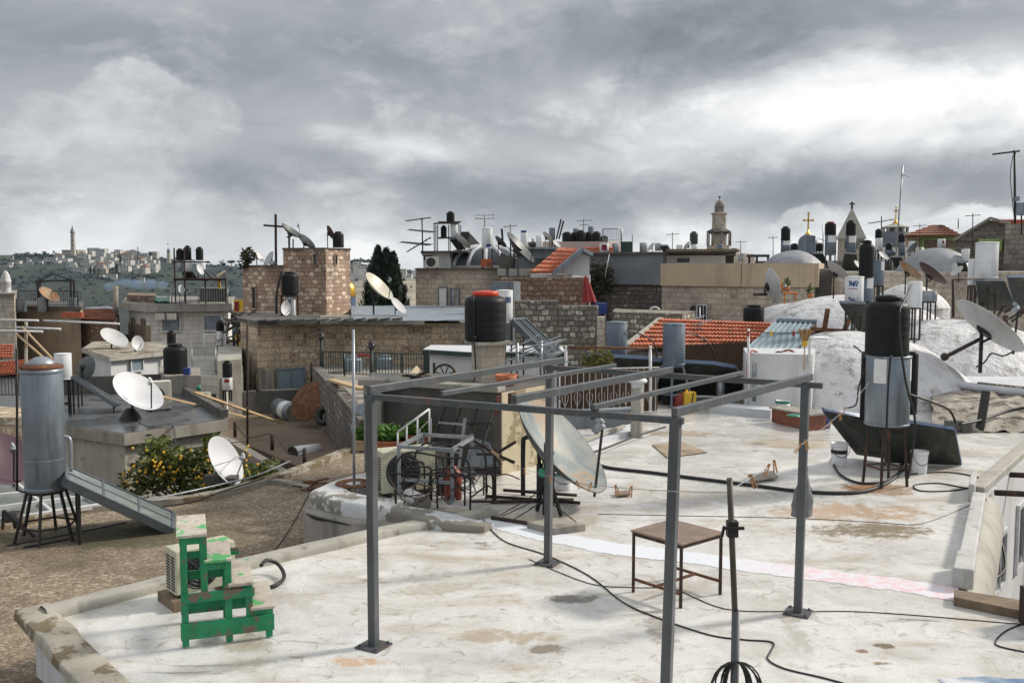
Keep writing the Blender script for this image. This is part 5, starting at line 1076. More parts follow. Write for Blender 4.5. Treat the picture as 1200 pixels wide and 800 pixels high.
collector([P(1180, 323, 29), P(1225, 323, 29), P(1236, 362, 30), P(1190, 362, 30)], .1, 'large dark panel cut by the right edge of the photo', zf=.9, frame='panel_blue', legs=False)
b = MB(); rs = random.Random(8)
for k in range(14): p = P(rs.uniform(1166, 1196), rs.uniform(364, 376), 26+rs.random()*2); d = V((rs.uniform(-.5, .5), rs.uniform(-.4, .4), rs.uniform(-.1, .5))); b.bar(p-d*.5, p+d*.5, .05)
b.tube([P(1165, 380, 26), P(1175, 367, 26.3)], .05, 6); tag(b.build('scrap_rods', M['rust_dark']), 'heap of dark scrap rods behind the large grey dish', 'scrap metal')['kind'] = 'stuff'
b = MB(); p, q = P(1117, 372, 27), P(1117, 328, 27); b.tube([p, q], .04, 6); b.tube([q, P(1150, 326, 28)], .03, 6); tag(b.build('rusty_post', M['rust_dark']), 'thin rusty post left of the large grey dish', 'post')
b = MB(); rs = random.Random(18)
for k in range(12): p = P(rs.uniform(956, 1010), rs.uniform(386, 402), 26.5+rs.random()); d = V((rs.uniform(.3, 1.6), rs.uniform(-.3, .3), rs.uniform(-.3, .3))); b.bar(p-d*.5, p+d*.5, .07)
for x0, y0, x1, y1 in ((962, 410, 970, 362), (984, 400, 996, 372), (950, 385, 1015, 390)): b.bar(P(x0, y0, 26.4), P(x1, y1, 26.6), .1)
tag(b.build('rusty_beams', M['rust']), 'rusty beams and poles piled behind the corrugated roof', 'scrap metal')['kind'] = 'stuff'
# shared roof level behind everything in the middle
building('rear_terrace', 'long low concrete terrace behind the white domes and orange tiles', 'roof', plan((655, 25.5), (700, 24.8), (884, 24.6), (1000, 26.3), (1330, 22), (1500, 52), (560, 52)), -6, -.02, 'rubble', 'concrete')
# ================================================================== MIDDLE ROW OF HOUSES (right of centre)
cw = building('cream_house', 'cream-plastered terrace wall above pale stone, facing the orange tiles', 'house', plan((776, 40), (870, 38), (955, 37), (965, 47), (780, 49)), -1, zrow(335.5, 38.5), 'stone_pale', 'concrete')
for (a, c) in (((776, 40), (870, 38)), ((870, 38), (955, 37)), ((955, 37), (963, 47))):
    p, q = V((*XY(*a), 0)), V((*XY(*c), 0)); n_ = V((-(q-p).y, (q-p).x, 0)).normalized(); z0 = zrow(335.5, 38.5); z1 = zrow(308.5, 38.5)
    b = MB(); b.bar(p+V((0, 0, (z0+z1)/2)), q+V((0, 0, (z0+z1)/2)), .3, z1-z0); b.build('terrace_wall', M['plaster_cream'], cw)
w_ = window(cw, XY(776, 39.98), XY(870, 37.98), .52, zrow(367, 39), .42, .68, frame='white_metal', bars=2)
bw = MB(); p = P(893, 380, 35.5); bw.prism(plan((800, 35.5), (930, 33), (960, 35), (930, 37.5), (800, 38.5)), -1, zrow(383, 35)); tag(bw.build('stone_footing', M['plaster_tan']), 'stained low wall below the cream-plastered house', 'wall')
dome('plaster_mound', 925, 356, 390, 105, 35.5, 'pale mound of plaster beside the black tank under the cream wall', 'whitewash', skirt=.5)
tank(883, 357, 380, 24, 33, 'squat black tank at the foot of the cream-plastered house')
dish(903, 335, 33.5, 41, .36, 14, 'grey dish seen from behind against the cream-plastered wall', 'dish', front=False, zbase=zrow(345, 33.5))
b = MB(); p = P(903, 345, 33.5); b.tube([p+V((-.1, .2, 0)), P(884, 345, 36.9)], .06, 6); tag(b.build('wall_bracket', M['iron']), 'bracket carrying the grey dish on the cream-plastered house', 'bracket')
t = thing('roof_table', 'small orange table with pots by the cream-plastered house', 'table', P(926, 352, 35)); b = MB(); p = P(926, 343, 35); b.box(p, (.5, .4, .04)); b.build('table_top', M['orange'], t)
for sx in (-1, 1): b = MB(); b.bar(p+V((sx*.2, 0, -.4)), p+V((sx*.2, 0, -.02)), .04); b.build('leg', M['orange'], t)
for px, lab in ((922, 'small potted plant on the orange table'), (949, 'dark potted plant right of the orange table')):
    t = thing('potted_plant', lab, 'plant', P(px, 342 if px < 930 else 350, 34.8)); p = P(px, 342 if px < 930 else 350, 34.8); b = MB(); b.lathe([(0, 0), (.09, 0), (.12, .16), (0, .16)], 12, Matrix.Translation(p+V((0, 0, .025)))); b.build('pot', M['terra'], t); b = MB(); leaves(b, p+V((0, 0, .35)), (.17, .15, .2), 90, .06, px); b.build('foliage', M['leaf'], t)
b = MB(); b.box(P(917, 336, 35.2), (.14, .1, .22)); tag(b.build('orange_box', M['orange']), 'small orange box standing above the orange table', 'box')
# grey-blue wall house with awning slab
gh = building('grey_house', 'blue-grey plastered house over dark stone, right of the red tiled gable', 'house', plan((690, 43.5), (781, 42), (880, 42.5), (880, 52), (690, 54)), -1, zrow(333, 43), 'rubble_dark', 'concrete')
p, q = V((*XY(688, 43.5), 0)), V((*XY(780, 41.9), 0)); z0, z1 = zrow(333, 43), zrow(298, 43); b = MB(); b.bar(p+V((0, .2, (z0+z1)/2)), q+V((0, .2, (z0+z1)/2)), .5, z1-z0); b.build('upper_wall', M['plaster_grey'], gh)
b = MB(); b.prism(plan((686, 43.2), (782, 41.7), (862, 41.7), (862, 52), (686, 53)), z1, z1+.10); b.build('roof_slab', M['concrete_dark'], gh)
b = MB(); b.prism(plan((781, 42.4), (850, 42.4), (850, 48), (781, 48)), zrow(312, 42.5)-2, z1-.05); b.build('white_room', M['plaster_white'], gh); window(gh, XY(781, 42.38), XY(850, 42.38), .28, zrow(305, 42.3), .62, .25)
b = MB(); b.prism(plan((780, 41.4), (865, 41.2), (868, 44), (780, 44)), z1+.10, z1+.21); b.build('awning', M['wood'], gh)
antenna(709, 298, 324, 41.6, 'thin white pole leaning on the blue-grey wall', [], lean=5, mat='white_metal')
vb = thing('wall_creeper', 'dry dark creeper hanging on the blue-grey wall', 'creeper', P(702, 352, 42)); b = MB(); leaves(b, P(702, 328, 42), (.75, .3, .95), 900, .10, 14); b.build('foliage', M['leaf_dry'], vb); b = MB(); b.tube([P(702, 352, 42), P(702, 322, 42)], .04, 6); b.build('stem', M['wood'], vb)
um = thing('umbrella', 'closed dark red parasol by the dark stone wall', 'parasol', P(691, 357, 37)); p = P(689, 357, 37); b = MB(); b.tube([p, P(689, 350, 37)], .03, 6); b.build('pole', M['iron'], um)
b = MB(); zt, zb = zrow(323, 37), zrow(354, 37); xx = P(691, 340, 37).x; b.grid(lambda u, v: V((xx-.12*v*0-.16+.16*(1-v)+(.03+.22*(1-v)**.8)*math.cos(u*math.tau)*(1+.18*math.sin(u*math.tau*6)), 37+(.03+.22*(1-v)**.8)*math.sin(u*math.tau)*(1+.18*math.sin(u*math.tau*6)), zb+(zt-zb)*v)), 48, 8); b.build('canopy', M['redc'], um)
t = thing('blue_table', 'blue covered table beside the closed red parasol', 'table', P(704, 372, 37)); p = P(704, 356, 37); b = MB(); b.box((p.x, 37, p.z), (.42, .7, .05)); b.box((p.x, 36.66, p.z-.2), (.42, .02, .35)); b.build('cloth', M['bluec'], t)
for sx in (-1, 1): b = MB(); b.bar((p.x+sx*.18, 37, p.z-.55), (p.x+sx*.18, 37, p.z-.03), .04); b.build('leg', M['white_metal'], t)
b = MB(); b.prism(plan((718, 35.5), (800, 34), (815, 36), (720, 38)), -1, zrow(366, 35)); tag(b.build('garden_wall', M['rubble']), 'rough rendered wall behind the orange tiled roof', 'wall')
cord([P(762, 363, 34.8), P(764, 360.5, 34.8), P(769, 360, 34.8), P(773, 363, 34.8)], .04, 'white curved rail on the rough rendered wall', 'white_metal', name='rail', cat='rail')
dish(812, 364, 36.5, 12, .6, 160, 'small mesh dish beside the barred window of the pale stone wall', 'iron', zbase=zrow(372, 36.5))
# stepped rubble walls (centre)
def wallbar(name, a, c, y0, y1, mat, label, th=.5, D=None):
    p, q = V((*XY(*a), 0)), V((*XY(*c), 0)); d = (a[1]+c[1])/2; z0 = zrow(y0, d); z1 = zrow(y1, d); b = MB(); b.bar(p+V((0, 0, (z0+z1)/2)), q+V((0, 0, (z0+z1)/2)), th, z1-z0); return tag(b.build(name, M[mat]), label, 'wall')
wallbar('stone_wall', (603, 31), (654, 31), 480, 352, 'rubble', 'grey rubble wall rising behind the tilted solar panel')
wallbar('stone_wall', (653.9, 30.96), (701, 30.96), 480, 358, 'rubble', 'grey rubble wall one step lower, below the closed parasol')
wallbar('stone_wall', (699.5, 30.8), (709, 30.8), 480, 371, 'stone_pale', 'pale lower end of the stepped grey rubble wall')
wallbar('stone_wall', (580, 38), (690, 38), 400, 325, 'rubble_brown', 'brown stained wall under the red tiled gable')
wallbar('stone_wall', (578, 35), (606, 34.5), 420, 330, 'plaster_grey', 'dark blue-grey wall right of the white boiler')
# red tiled gable house
rg = building('gable_house', 'white-gabled house with a small red tiled roof', 'house', plan((622, 41), (662, 39.5), (692, 40.5), (680, 47), (622, 47)), -1, zrow(322, 40), 'plaster_white', 'concrete')
D1, D2 = 39.3, 44
p0, p1, p2 = P(651, 320, D1), P(690, 324, D1+.6), P(681, 294, D1+.3)
b = MB(); b.prism([(p0.x, p0.z), (p1.x, p1.z), (p1.x, zrow(298, D1)), (p2.x, p2.z)], 0, .25); b.v = [V((v.x, D1+.25+v.z, v.y)) for v in b.v]; b.build('gable', M['plaster_white'], rg)
tileroof('tiled_roof', [P(621, 320, D1-.3), P(650, 320, D1-.3), P(681, 292.5, D1-.1), P(655, 291, D1+4)], 6, 9, rg, amp=.05, step=.06)
b = MB(); b.bar(P(648, 321, D1-.35), P(681.5, 292.5, D1-.15), .3, .16); b.bar(P(681.5, 292.5, D1-.15), P(692, 298, D1+.2), .3, .14); b.build('bargeboard', M['boiler'], rg)
# ================================================================== LEFT SIDE, NEAR
gz = -.6
gpx = [(-260, 900), (-260, 640), (-120, 612), (60, 600), (150, 592), (235, 582), (312, 562), (372, 541), (420, 522), (520, 522), (620, 560)]
gp = [tuple(G(x, y, gz).xy) for x, y in gpx]+[(-.5, 9), (-4.2, 6.5), (-9, 4)]
gr = thing('gravel_roof', 'brown gravel-covered flat roof on the left, lower than the white roof', 'roof', (-6, 14, -6))
b = MB(); b.prism(gp, -6, gz-.012); b.build('wall', M['concrete'], gr)
b = MB(); b.prism(gp, gz-.012, gz); b.build('gravel', M['gravel'], gr)
def ledge(pxs, z, w, h, mat, parent, name='edge_ledge'):
    b = MB(); pts = smoothpts([G(x, y, z) for x, y in pxs], 5)
    for a, c in zip(pts, pts[1:]): b.bar(a+V((0, 0, h/2)), c+(c-a).normalized()*.02+V((0, 0, h/2)), w*(1+.1*mnoise.noise(a*3)), h*(1+.2*mnoise.noise(c*2)))
    return b.build(name, M[mat], parent)
ledge([(-40, 632), (60, 606), (150, 594), (235, 586), (312, 566), (372, 545), (408, 530)], gz, .22, .10, 'moss_concrete', gr)
ledge([(312, 566), (330, 567), (345, 571), (362, 575)], gz, .16, .08, 'concrete', gr)
groundcord([(160, 588), (210, 578), (260, 567), (300, 557), (340, 540)], gz+.15, .016, 'pale wire strung along the back edge of the gravel roof', 'galv'); groundcord([(150, 596), (215, 590), (262, 575), (310, 560)], gz+.12, .014, 'dark pipe along the back edge of the gravel roof', 'rust_dark')
groundcord([(362, 578), (345, 610), (325, 640), (300, 660)], gz, .008, 'thin wire crossing the gravel roof towards the hose')
b = MB(); rs = random.Random(4)
for k in range(10): p = G(rs.uniform(352, 385), rs.uniform(563, 573), gz+.05); d = V((rs.uniform(-.3, .3), rs.uniform(-.1, .1), rs.uniform(0, .08))); b.tube([p-d, p+d], .016, 5)
tag(b.build('scrap_rods', M['rust']), 'rusty scraps lying at the back of the gravel roof', 'scrap metal')['kind'] = 'stuff'
# --- big boiler on its iron stand, with the long collector
DBL = 13.8
bl = boiler(54, 432, 573, 46, DBL, 'large grey boiler on a tall iron stand at the left', 'boiler', sticker=None)
loc = bl.location; r = 23*S(DBL); h = zrow(432, DBL)-loc.z
b = MB(); b.lathe([(r*1.02, h-.0), (r*1.06, h+.03), (r*1.02, h+.05), (r*.5, h+.09), (0, h+.1)], 36); o = b.build('rusty_rim', M['rust'], bl, local=True)
b = MB(); b.lathe([(r*.66, h+.07), (r*.66, h+.10), (r*.3, h+.17), (0, h+.18)], 30); b.build('lid', M['galv'], bl, local=True)
b = MB(); b.lathe([(r*1.003, h*.245), (r*1.02, h*.255), (r*1.003, h*.265)], 36); b.build('seam', M['boiler'], bl, local=True)
stand((loc.x, loc.y, gz), .26, loc.z-gz-.004, 'tall black splayed iron stand under the large grey boiler', splay=1.75, w=.035, legs=6, rz=.2)
p = G(8, 640, gz); b = MB(); b.bar(p, G(148, 612, gz), .05, .03); b.bar(G(28, 642, gz), G(80, 632, gz), .05); tag(b.build('iron_bar', M['iron']), 'black iron bar on the gravel under the large grey boiler', 'bar')
q = [P(77, 544, 14.3), P(203, 600, 15.1), P(203, 619, 14.1), P(79, 562, 13.4)]
lc = collector([q[0], q[1], q[2], q[3]], .11, 'long glazed solar panel sloping down from the large grey boiler', legs=False, zf=gz, cols=3, rows=2, glass='glass_pale'); b = MB()
for p in (q[0].lerp(q[3], .9), q[0].lerp(q[3], .1)): b.bar((p.x+.15, p.y, gz), p+V((.15, 0, -.15)), .04)
b.build('leg', M['iron'], lc)
cord([P(75, 511, 13.5), P(81, 513, 13.5), P(83, 522, 13.5), P(83, 552, 13.5)], .025, 'grey pipe from the large grey boiler to its solar panel', 'galv')
b = MB(); b.tube([P(20, 574, 13.2), P(20, 470, 13.2), P(19.5, 408, 13.2)], .017, 8); b.tube([P(20, 574, 13.2), P(30, 577, 13.5)], .015, 6); b.bar(P(15, 563, 13.2), P(24, 563, 13.2), .02); tag(b.build('upright_pipe', M['iron']), 'thin upright pipe left of the large grey boiler', 'pipe')
dish(0, 540, 15.2, 78, .72, 60, 'mauve dish cut by the left edge behind the large grey boiler', 'dish_mauve', zbase=gz, struts=False)
# glazed skylight
sk = thing('skylight', 'flat glazed skylight with pale bars behind the large grey boiler', 'skylight', G(50, 600, gz))
c = [G(-80, 624, gz+.06), G(165, 587, gz+.06), G(95, 562, gz+.06), G(-80, 573, gz+.06)]; b = MB(); b.slab(c, .05); b.build('glass', M['glass_pale'], sk); b = MB()
for f in (0, .3, .62, 1): b.bar(c[0].lerp(c[3], f)+V((0, 0, .03)), c[1].lerp(c[2], f)+V((0, 0, .03)), .09, .07)
for f in (.25, .55, .8): b.bar(c[0].lerp(c[1], f)+V((0, 0, .026)), c[3].lerp(c[2], f)+V((0, 0, .026)), .05, .06)
b.build('bars', M['white_metal'], sk)
b = MB(); p = G(16, 617, gz); b.lathe([(0, 0), (.12, 0), (.14, .22), (0, .22)], 14, Matrix.Translation(p)); tag(b.build('plant_pot', M['iron']), 'small black pot near the left edge under the boiler stand', 'pot')
b = MB(); b.bar(P(4, 598, 14), P(40, 628, 13.8), .035); b.bar(P(4, 598, 14), P(3, 620, 14), .03); tag(b.build('iron_handrail', M['iron']), 'short black handrail at the left edge beside the boiler stand', 'handrail')
# --- low wall with yellow stones at the left edge
b = MB(); b.prism(plan((-60, 17.5), (32, 17.2), (34, 18.4), (-60, 19)), -6, zrow(489, 17.3)); tag(b.build('stone_wall', M['stone_tan']), 'short yellowish stone wall at the left edge behind the boiler', 'wall')
# --- wet flat roof with dishes
wr = building('wet_roof_house', 'flat dark wet roof on a pale house behind the large grey boiler', 'house', plan((60, 22.8), (139, 21.3), (254, 23.2), (205, 28.5), (30, 27)), -6, zrow(521, 21.2), 'concrete_pale', 'wetroof', slab=.26, sl_out=.22, slabmat='concrete')
b = MB(); p0, p1 = [V((*XY(*a), zrow(498, 22)+.03)) for a in ((208, 28.4), (259, 23.4))]; zt = zrow(521, 21.2)+.26; b.bar((p0.x, p0.y, zt+.1), (p1.x, p1.y, zt+.1), .18, .2); b.build('kerb', M['concrete_dark'], wr)
b = MB(); p0, p1 = V((*XY(20, 27.4), zt+.25)), V((*XY(200, 28.6), zt+.25)); b.bar(p0, p1, .2, .5); b.build('back_kerb', M['concrete_dark'], wr)
t, dc, dn = dish(160, 461, 23, 62, .56, 55, 'big white dish standing on the dark wet roof', 'dish_white', zbase=zt, struts=False)
b = MB(); p = P(153, 498, 23); b.lathe([(.28, 0), (.22, .12), (.1, .3), (0, .3)], 12, Matrix.Translation((p.x, p.y, zt))); b.build('base', M['iron'], t); b = MB(); b.lathe([(.28, 0), (.0, .0)], 8, Matrix.Translation((p.x, p.y, zt)))
acunit((P(186, 480, 24.6).x, 24.6, zt), R(25), (.62, .3, .72), 'small white air conditioner beside the big white dish', 'ac')
bb = boiler(74.5, 414, 444, 19, 24, 'white boiler above a narrow panel left of the dark dish'); under(bb, zt)
collector([P(86, 440, 24), P(92, 441, 25), P(143, 471, 25), P(137, 474, 24)], .08, 'narrow solar panel sloping down behind the big white dish', zf=zt, cols=3, glass='glass_pale')
dish(99, 431, 25.5, 30, .62, -20, 'dark mesh dish right of the white boiler above the wet roof', 'dish_dark', zbase=zt, front=False)
groundcord([(160, 493), (175, 500), (200, 497), (205, 510), (206, 525)], zt, .012, 'black wire running over the edge of the wet roof')
groundcord([(112, 492), (125, 488), (150, 490), (172, 486)], zt, .012, 'black wire lying on the wet roof under the big white dish')
# --- lemon tree and the garden
tr = thing('lemon_tree', 'bushy lemon tree with yellow fruit below the wet roof', 'tree', (*XY(210, 19.3), -5)); x, y = XY(210, 19.3)
b = MB(); b.tube([(x, y, -5), (x+.1, y, -3), (x, y, -1.4)], .12, 8, r2=.08); rs = random.Random(12)
for k in range(9): b.tube([(x, y, -1.8+k*.05), (x+rs.uniform(-1.3, 1.3), y+rs.uniform(-.5, .5), -.9+rs.uniform(0, .6))], .03, 5, r2=.012)
b.build('trunk', M['wood'], tr)
b = MB()
for (px, py, rx, rz_, n) in ((195, 556, .66, .55, 560), (235, 558, .75, .48, 600), (165, 562, .42, .42, 330), (275, 564, .6, .36, 400), (315, 552, .25, .3, 140), (182, 524, .3, .3, 110), (255, 530, .3, .3, 120), (185, 530, .30, .25, 240), (248, 540, .4, .33, 320), (300, 558, .4, .28, 300), (212, 542, .45, .35, 380), (187, 518, .14, .12, 60), (245, 520, .12, .22, 80)): leaves(b, P(px, py, 19.3), (rx, .6, rz_), n, .075, px)
b.build('crown', M['leaf'], tr)
rs = random.Random(21); b = MB()
for k in range(95):
    px = rs.choice([185, 192, 200, 240, 245, 170, 160, 230, 255, 270, 290])+rs.gauss(0, 12); py = 548+rs.gauss(0, 15)
    if py < 512: continue
    b.ball(P(px, py, 18.85+rs.uniform(-.15, .2)), .027, 8, 1.15)
o = b.build('fruit', M['lemon'], tr); o['kind'] = 'stuff'
t, dc, dn = dish(261, 541, 17.6, 62, .50, 26, 'upright white dish at the back edge of the gravel roof', 'dish_white', zbase=gz, struts=True, polemat='galv')
p = P(267, 578, 17.5); b = MB(); b.box((p.x, p.y, gz+.05), (.35, .3, .10)); b.box((p.x-.25, p.y-.05, gz+.07), (.3, .22, .14)); b.build('base', M['concrete_dark'], t)
# --- brown courtyard and its walls
cz = -1.5
cy = thing('courtyard', 'brown sunken courtyard floor with a white drum lying on it', 'courtyard', G(340, 520, cz))
cp = [tuple(G(x, y, cz).xy) for x, y in ((232, 505), (300, 525), (372, 556), (440, 556), (470, 500), (430, 470), (300, 464), (225, 470))]
b = MB(); b.prism(cp, -6, cz); b.build('floor', M['court'], cy)
def wl(name, pts, z0, z1, th, mat, label, cap=None):
    b = MB(); q = [V((p.x, p.y, 0)) for p in pts]
    for a, c in zip(q, q[1:]): b.bar(a+V((0, 0, (z0+z1)/2)), c+(c-a).normalized()*(th*.5-.004)+V((0, 0, (z0+z1)/2)), th, z1-z0)
    return tag(b.build(name, M[mat]), label, 'wall')
wl('court_wall', [P(236, 505, 26.5), P(275, 512, 24.3), P(318, 530, 21.6), P(372, 553, 18.9)], -6, -1.12, .22, 'concrete', 'low concrete wall between the lemon tree and the courtyard')
wl('court_wall', [P(232, 470, 30.5), P(300, 466, 31.5), P(362, 462, 32)], -6, zrow(461, 31.5)+.1, .3, 'concrete_dark', 'low dark wall at the back of the courtyard below the blue shutters')
wl('court_wall', [P(372, 445, 31), P(400, 460, 25), P(428, 475, 20.4)], -6, zrow(447, 27), .3, 'rubble_dark', 'dark rubble wall under the green railing beside the courtyard')
b = MB(); b.bar(P(374, 441, 31.2), P(427, 456, 21.2), .25, .06); tag(b.build('wall_plank', M['wood_pale']), 'pale plank along the wall under the green railing', 'plank')
p = P(358, 530, 25); t = thing('lying_drum', 'white drum lying on its side on the courtyard floor', 'drum', p); a, c = P(343, 532, 24.6), P(373, 528, 25.2); b = MB(); b.tube([a, a.lerp(c, .5), c], .20, 20); b.build('body', M['paint_white'], t); b = MB(); d = (a-c).normalized(); b.tube([a-d*.02, a+d*.03], .205, 20); b.build('cap', M['iron'], t)
p = P(338, 481, 30); t = thing('barrel', 'blue-grey barrel lying beside the rusty round plate', 'barrel', p); a, c = P(326, 477, 31), P(345, 484, 30); b = MB(); b.tube([a, a.lerp(c, .4), c], .30, 20); b.build('body', M['boiler'], t); b = MB(); d = (c-a).normalized(); b.tube([a.lerp(c, .45), a.lerp(c, .75)], .305, 20, cap=False); b.build('band', M['paint_white'], t); b = MB(); b.tube([c, c+d*.03], .29, 20); b.build('end_cap', M['concrete'], t)
t = thing('round_plate', 'large rusty round plate leaning in the courtyard corner', 'plate', P(366, 491, 29)); b = MB(); n_ = V((-.40, -.72, .55)); b.lathe([(0, 0), (.55, .05), (.66, .12), (.68, .13), (.66, .15), (0, .04)], 32, axisM(P(366, 472, 29), n_)); b.build('plate', M['rust'], t)
b = MB(); b.lathe([(.14, -.09), (.28, -.09), (.31, 0), (.28, .09), (.14, .09), (.14, -.09)], 22, axisM(P(380, 487, 27.5), (-.5, -.8, .3))); tag(b.build('scrap_tyre', M['iron']), 'dark old tyre beside the rusty round plate', 'tyre')
b = MB(); b.slab([P(411, 505, 21), P(428, 497, 20.6), P(430, 470, 21), P(415, 477, 21.4)], .04); tag(b.build('grey_sheet', M['boiler']), 'grey metal sheet leaning on the dark rubble wall', 'sheet')
for (a, c, lab) in (((227, 459, 22), (332, 496, 27.5), 'long yellowish plank sloping down into the courtyard'), ((185, 463, 24), (287, 488, 27), 'second long plank, sloping behind the first into the courtyard')):
    b = MB(); b.bar(P(*a), P(*c), .085, .05); tag(b.build('long_plank', M['wood_pale']), lab, 'plank')
for (px, yb, yt, D, lab) in ((290, 528, 375, 24, 'thin tall iron pole at the corner of the courtyard wall'), (275.5, 512, 494, 24.3, 'short iron post on the courtyard wall, left of the tall pole'), (319, 527, 508, 21.7, 'short iron post on the courtyard wall beside the white drum'), (357, 548, 525, 19.8, 'short iron post in front of the white drum')):
    b = MB(); b.tube([P(px, yb, D), P(px, yt, D)], .03 if yt < 400 else .045, 6); tag(b.build('iron_post', M['rust_dark']), lab, 'post')
cord([P(275, 495, 24.3), P(290, 512, 23.5), P(319, 509, 21.7), P(338, 530, 20.5), P(357, 527, 19.8)], .012, 'sagging wire between the short courtyard posts')
# green railing terrace
tz = zrow(441, 31)
building('railing_terrace', 'small raised terrace behind the green railing', 'terrace', plan((374, 31.4), (430, 21.2), (505, 21), (512, 31.5), (470, 34.8), (376, 34.8)), -6, tz, 'rubble_dark', 'concrete')
def railing(name, pts, h, nb, label, mat='dkgreen', r=.016, posts=True):
    t = thing(name, label, 'railing', pts[0]); b = MB()
    for a, c in zip(pts, pts[1:]): b.tube([a+V((0, 0, h)), c+V((0, 0, h))], r*1.5, 6); b.tube([a+V((0, 0, .1)), c+V((0, 0, .1))], r, 5)
    b.build('rail', M[mat], t); b = MB()
    for a, c in zip(pts, pts[1:]):
        for k in range(nb): p = a.lerp(c, (k+.5)/nb); b.tube([p+V((0, 0, .1)), p+V((0, 0, h))], r*.75, 4)
    b.build('bars', M[mat], t)
    if posts:
        for p in pts: b = MB(); b.tube([p, p+V((0, 0, h*1.04))], r*1.8, 6); b.build('post', M[mat], t)
    return t
zz = lambda px, D: V((*XY(px, D), tz))
railing('iron_railing', [zz(376, 31.2), zz(402, 31), zz(438, 30.6), zz(470, 30.4), zz(498, 30.2)], .80, 9, 'green iron railing with thin bars in front of the long stone wall')
railing('iron_railing', [zz(440, 24.5), zz(472, 23), zz(497, 22)], .8, 7, 'grey iron railing running down behind the first pergola beam', 'galv')
for (px, D, yt) in ((375, 31.3, 390), (434, 27, 400)):
    t = thing('garden_lamp', 'black garden lamp post '+('at the left end of the green railing' if px < 400 else 'in the middle of the green railing'), 'lamp post', zz(px, D)); p = zz(px, D); z1 = zrow(yt, D); b = MB(); b.tube([p, (p.x, p.y, z1-.25)], .05, 8); b.lathe([(.09, 0), (.07, .2), (.05, .25)], 10, Matrix.Translation(p)); b.build('post', M['iron'], t); b = MB(); b.ball((p.x, p.y, z1-.14), .10, 12, 1.2); b.build('globe', M['window'], t); b = MB(); b.lathe([(.11, 0), (.03, .08), (0, .12)], 10, Matrix.Translation((p.x, p.y, z1-.05))); b.build('cap', M['iron'], t)
tank(414, 416, 440, 22, 32.5, 'blue-grey rounded tank behind the green railing', mat='boiler', lid='boiler'); b = MB(); b.box(P(426, 416, 32), (.4, .3, .09)); tag(b.build('red_board', M['redplast']), 'red board on top of the blue-grey tank behind the railing', 'board')
tank(451, 415, 440, 20, 33.2, 'second blue-grey rounded tank behind the railing', mat='boiler', lid='boiler')
acunit((P(449, 443, 26).x, 26, tz), R(15), (.5, .25, .38), 'small grey air conditioner behind the green railing', 'ac')
b = MB(); b.slab([P(481, 437, 23), P(489, 443, 23), P(492, 432, 23.3), P(488, 428, 23.3)], .03); tag(b.build('white_board', M['plaster_cream']), 'small pale board propped behind the railing', 'board')
building('white_hut', 'low pale-green hut with a flat white roof left of the block pillar', 'hut', plan((503, 24.2), (560, 23.5), (655, 23.5), (655, 25), (510, 25.4)), -.02, zrow(415, 24), 'plaster_white', 'whitewash', slab=.10, sl_out=.2, slabmat='dkgreen')
t = thing('wagon_wheel', 'rusty spoked wheel leaning in front of the pale-green hut', 'wheel', P(521, 445, 22)); c = P(521, 440, 22); rr = 13*S(22); b = MB(); b.tube([c+V((rr*math.cos(a*math.tau/28), 0, rr*math.sin(a*math.tau/28))) for a in range(29)], .03, 6, cap=False); b.build('rim', M['rust_dark'], t); b = MB()
for k in range(4): a = math.pi*k/4+.4; b.tube([c-V((rr*math.cos(a), 0, rr*math.sin(a))), c+V((rr*math.cos(a), 0, rr*math.sin(a)))], .015, 5)
b.build('spokes', M['rust_dark'], t)
b = MB(); b.bar((*XY(499, 22.5), 0), (*XY(499, 22.5), zrow(410, 22.5)), .14); b.bar((*XY(508, 22.4), 0), (*XY(508, 22.4), zrow(425, 22.4)), .06); tag(b.build('green_post', M['dkgreen']), 'dark green corner post of the pale-green hut', 'post')
rs = random.Random(31); b = MB()
for k in range(22): p = P(rs.uniform(482, 545), rs.uniform(442, 452), 17+rs.random()); d = V((rs.uniform(-.5, .5), rs.uniform(-.2, .2), rs.uniform(-.05, .12))); b.bar(p-d, p+d, .05)
tag(b.build('scrap_rods', M['rust_dark']), 'dark scrap lying on the back of the shed roof', 'scrap metal')['kind'] = 'stuff'
# ================================================================== LONG STONE HOUSE, TOWER AND CROSS
ls = building('stone_house', 'long tan stone house with blue shutters above the courtyard', 'house', plan((280, 35.5), (300, 33.8), (378, 35), (560, 34.5), (560, 45), (280, 46)), -6, zrow(378, 35), 'stone_tan', 'concrete')
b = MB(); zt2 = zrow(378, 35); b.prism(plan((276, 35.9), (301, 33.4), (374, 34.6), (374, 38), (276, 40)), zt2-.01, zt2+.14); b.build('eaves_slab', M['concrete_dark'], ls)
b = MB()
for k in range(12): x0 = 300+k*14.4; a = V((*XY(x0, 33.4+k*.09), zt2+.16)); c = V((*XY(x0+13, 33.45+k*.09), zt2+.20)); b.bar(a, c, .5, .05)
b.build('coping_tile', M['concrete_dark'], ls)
b = MB(); b.prism(plan((374, 34.4), (497, 34.0), (497, 38), (374, 38)), zt2-.01, zt2+.12); b.build('coping', M['concrete'], ls)
window(ls, XY(301, 33.75), XY(378, 34.95), .48, zrow(444.5, 34.3), 1.0, .78, frame='plaster_grey', shutter='corr_blue', bars=1)
b = MB(); a, c = V((*XY(300, 33.7), 0)), V((*XY(318, 34), 0)); b.bar(a+V((0, -.05, zrow(448, 34))), c+V((0, -.05, zrow(448, 34))), .1, .95); b.build('plaster_patch', M['concrete'], ls)
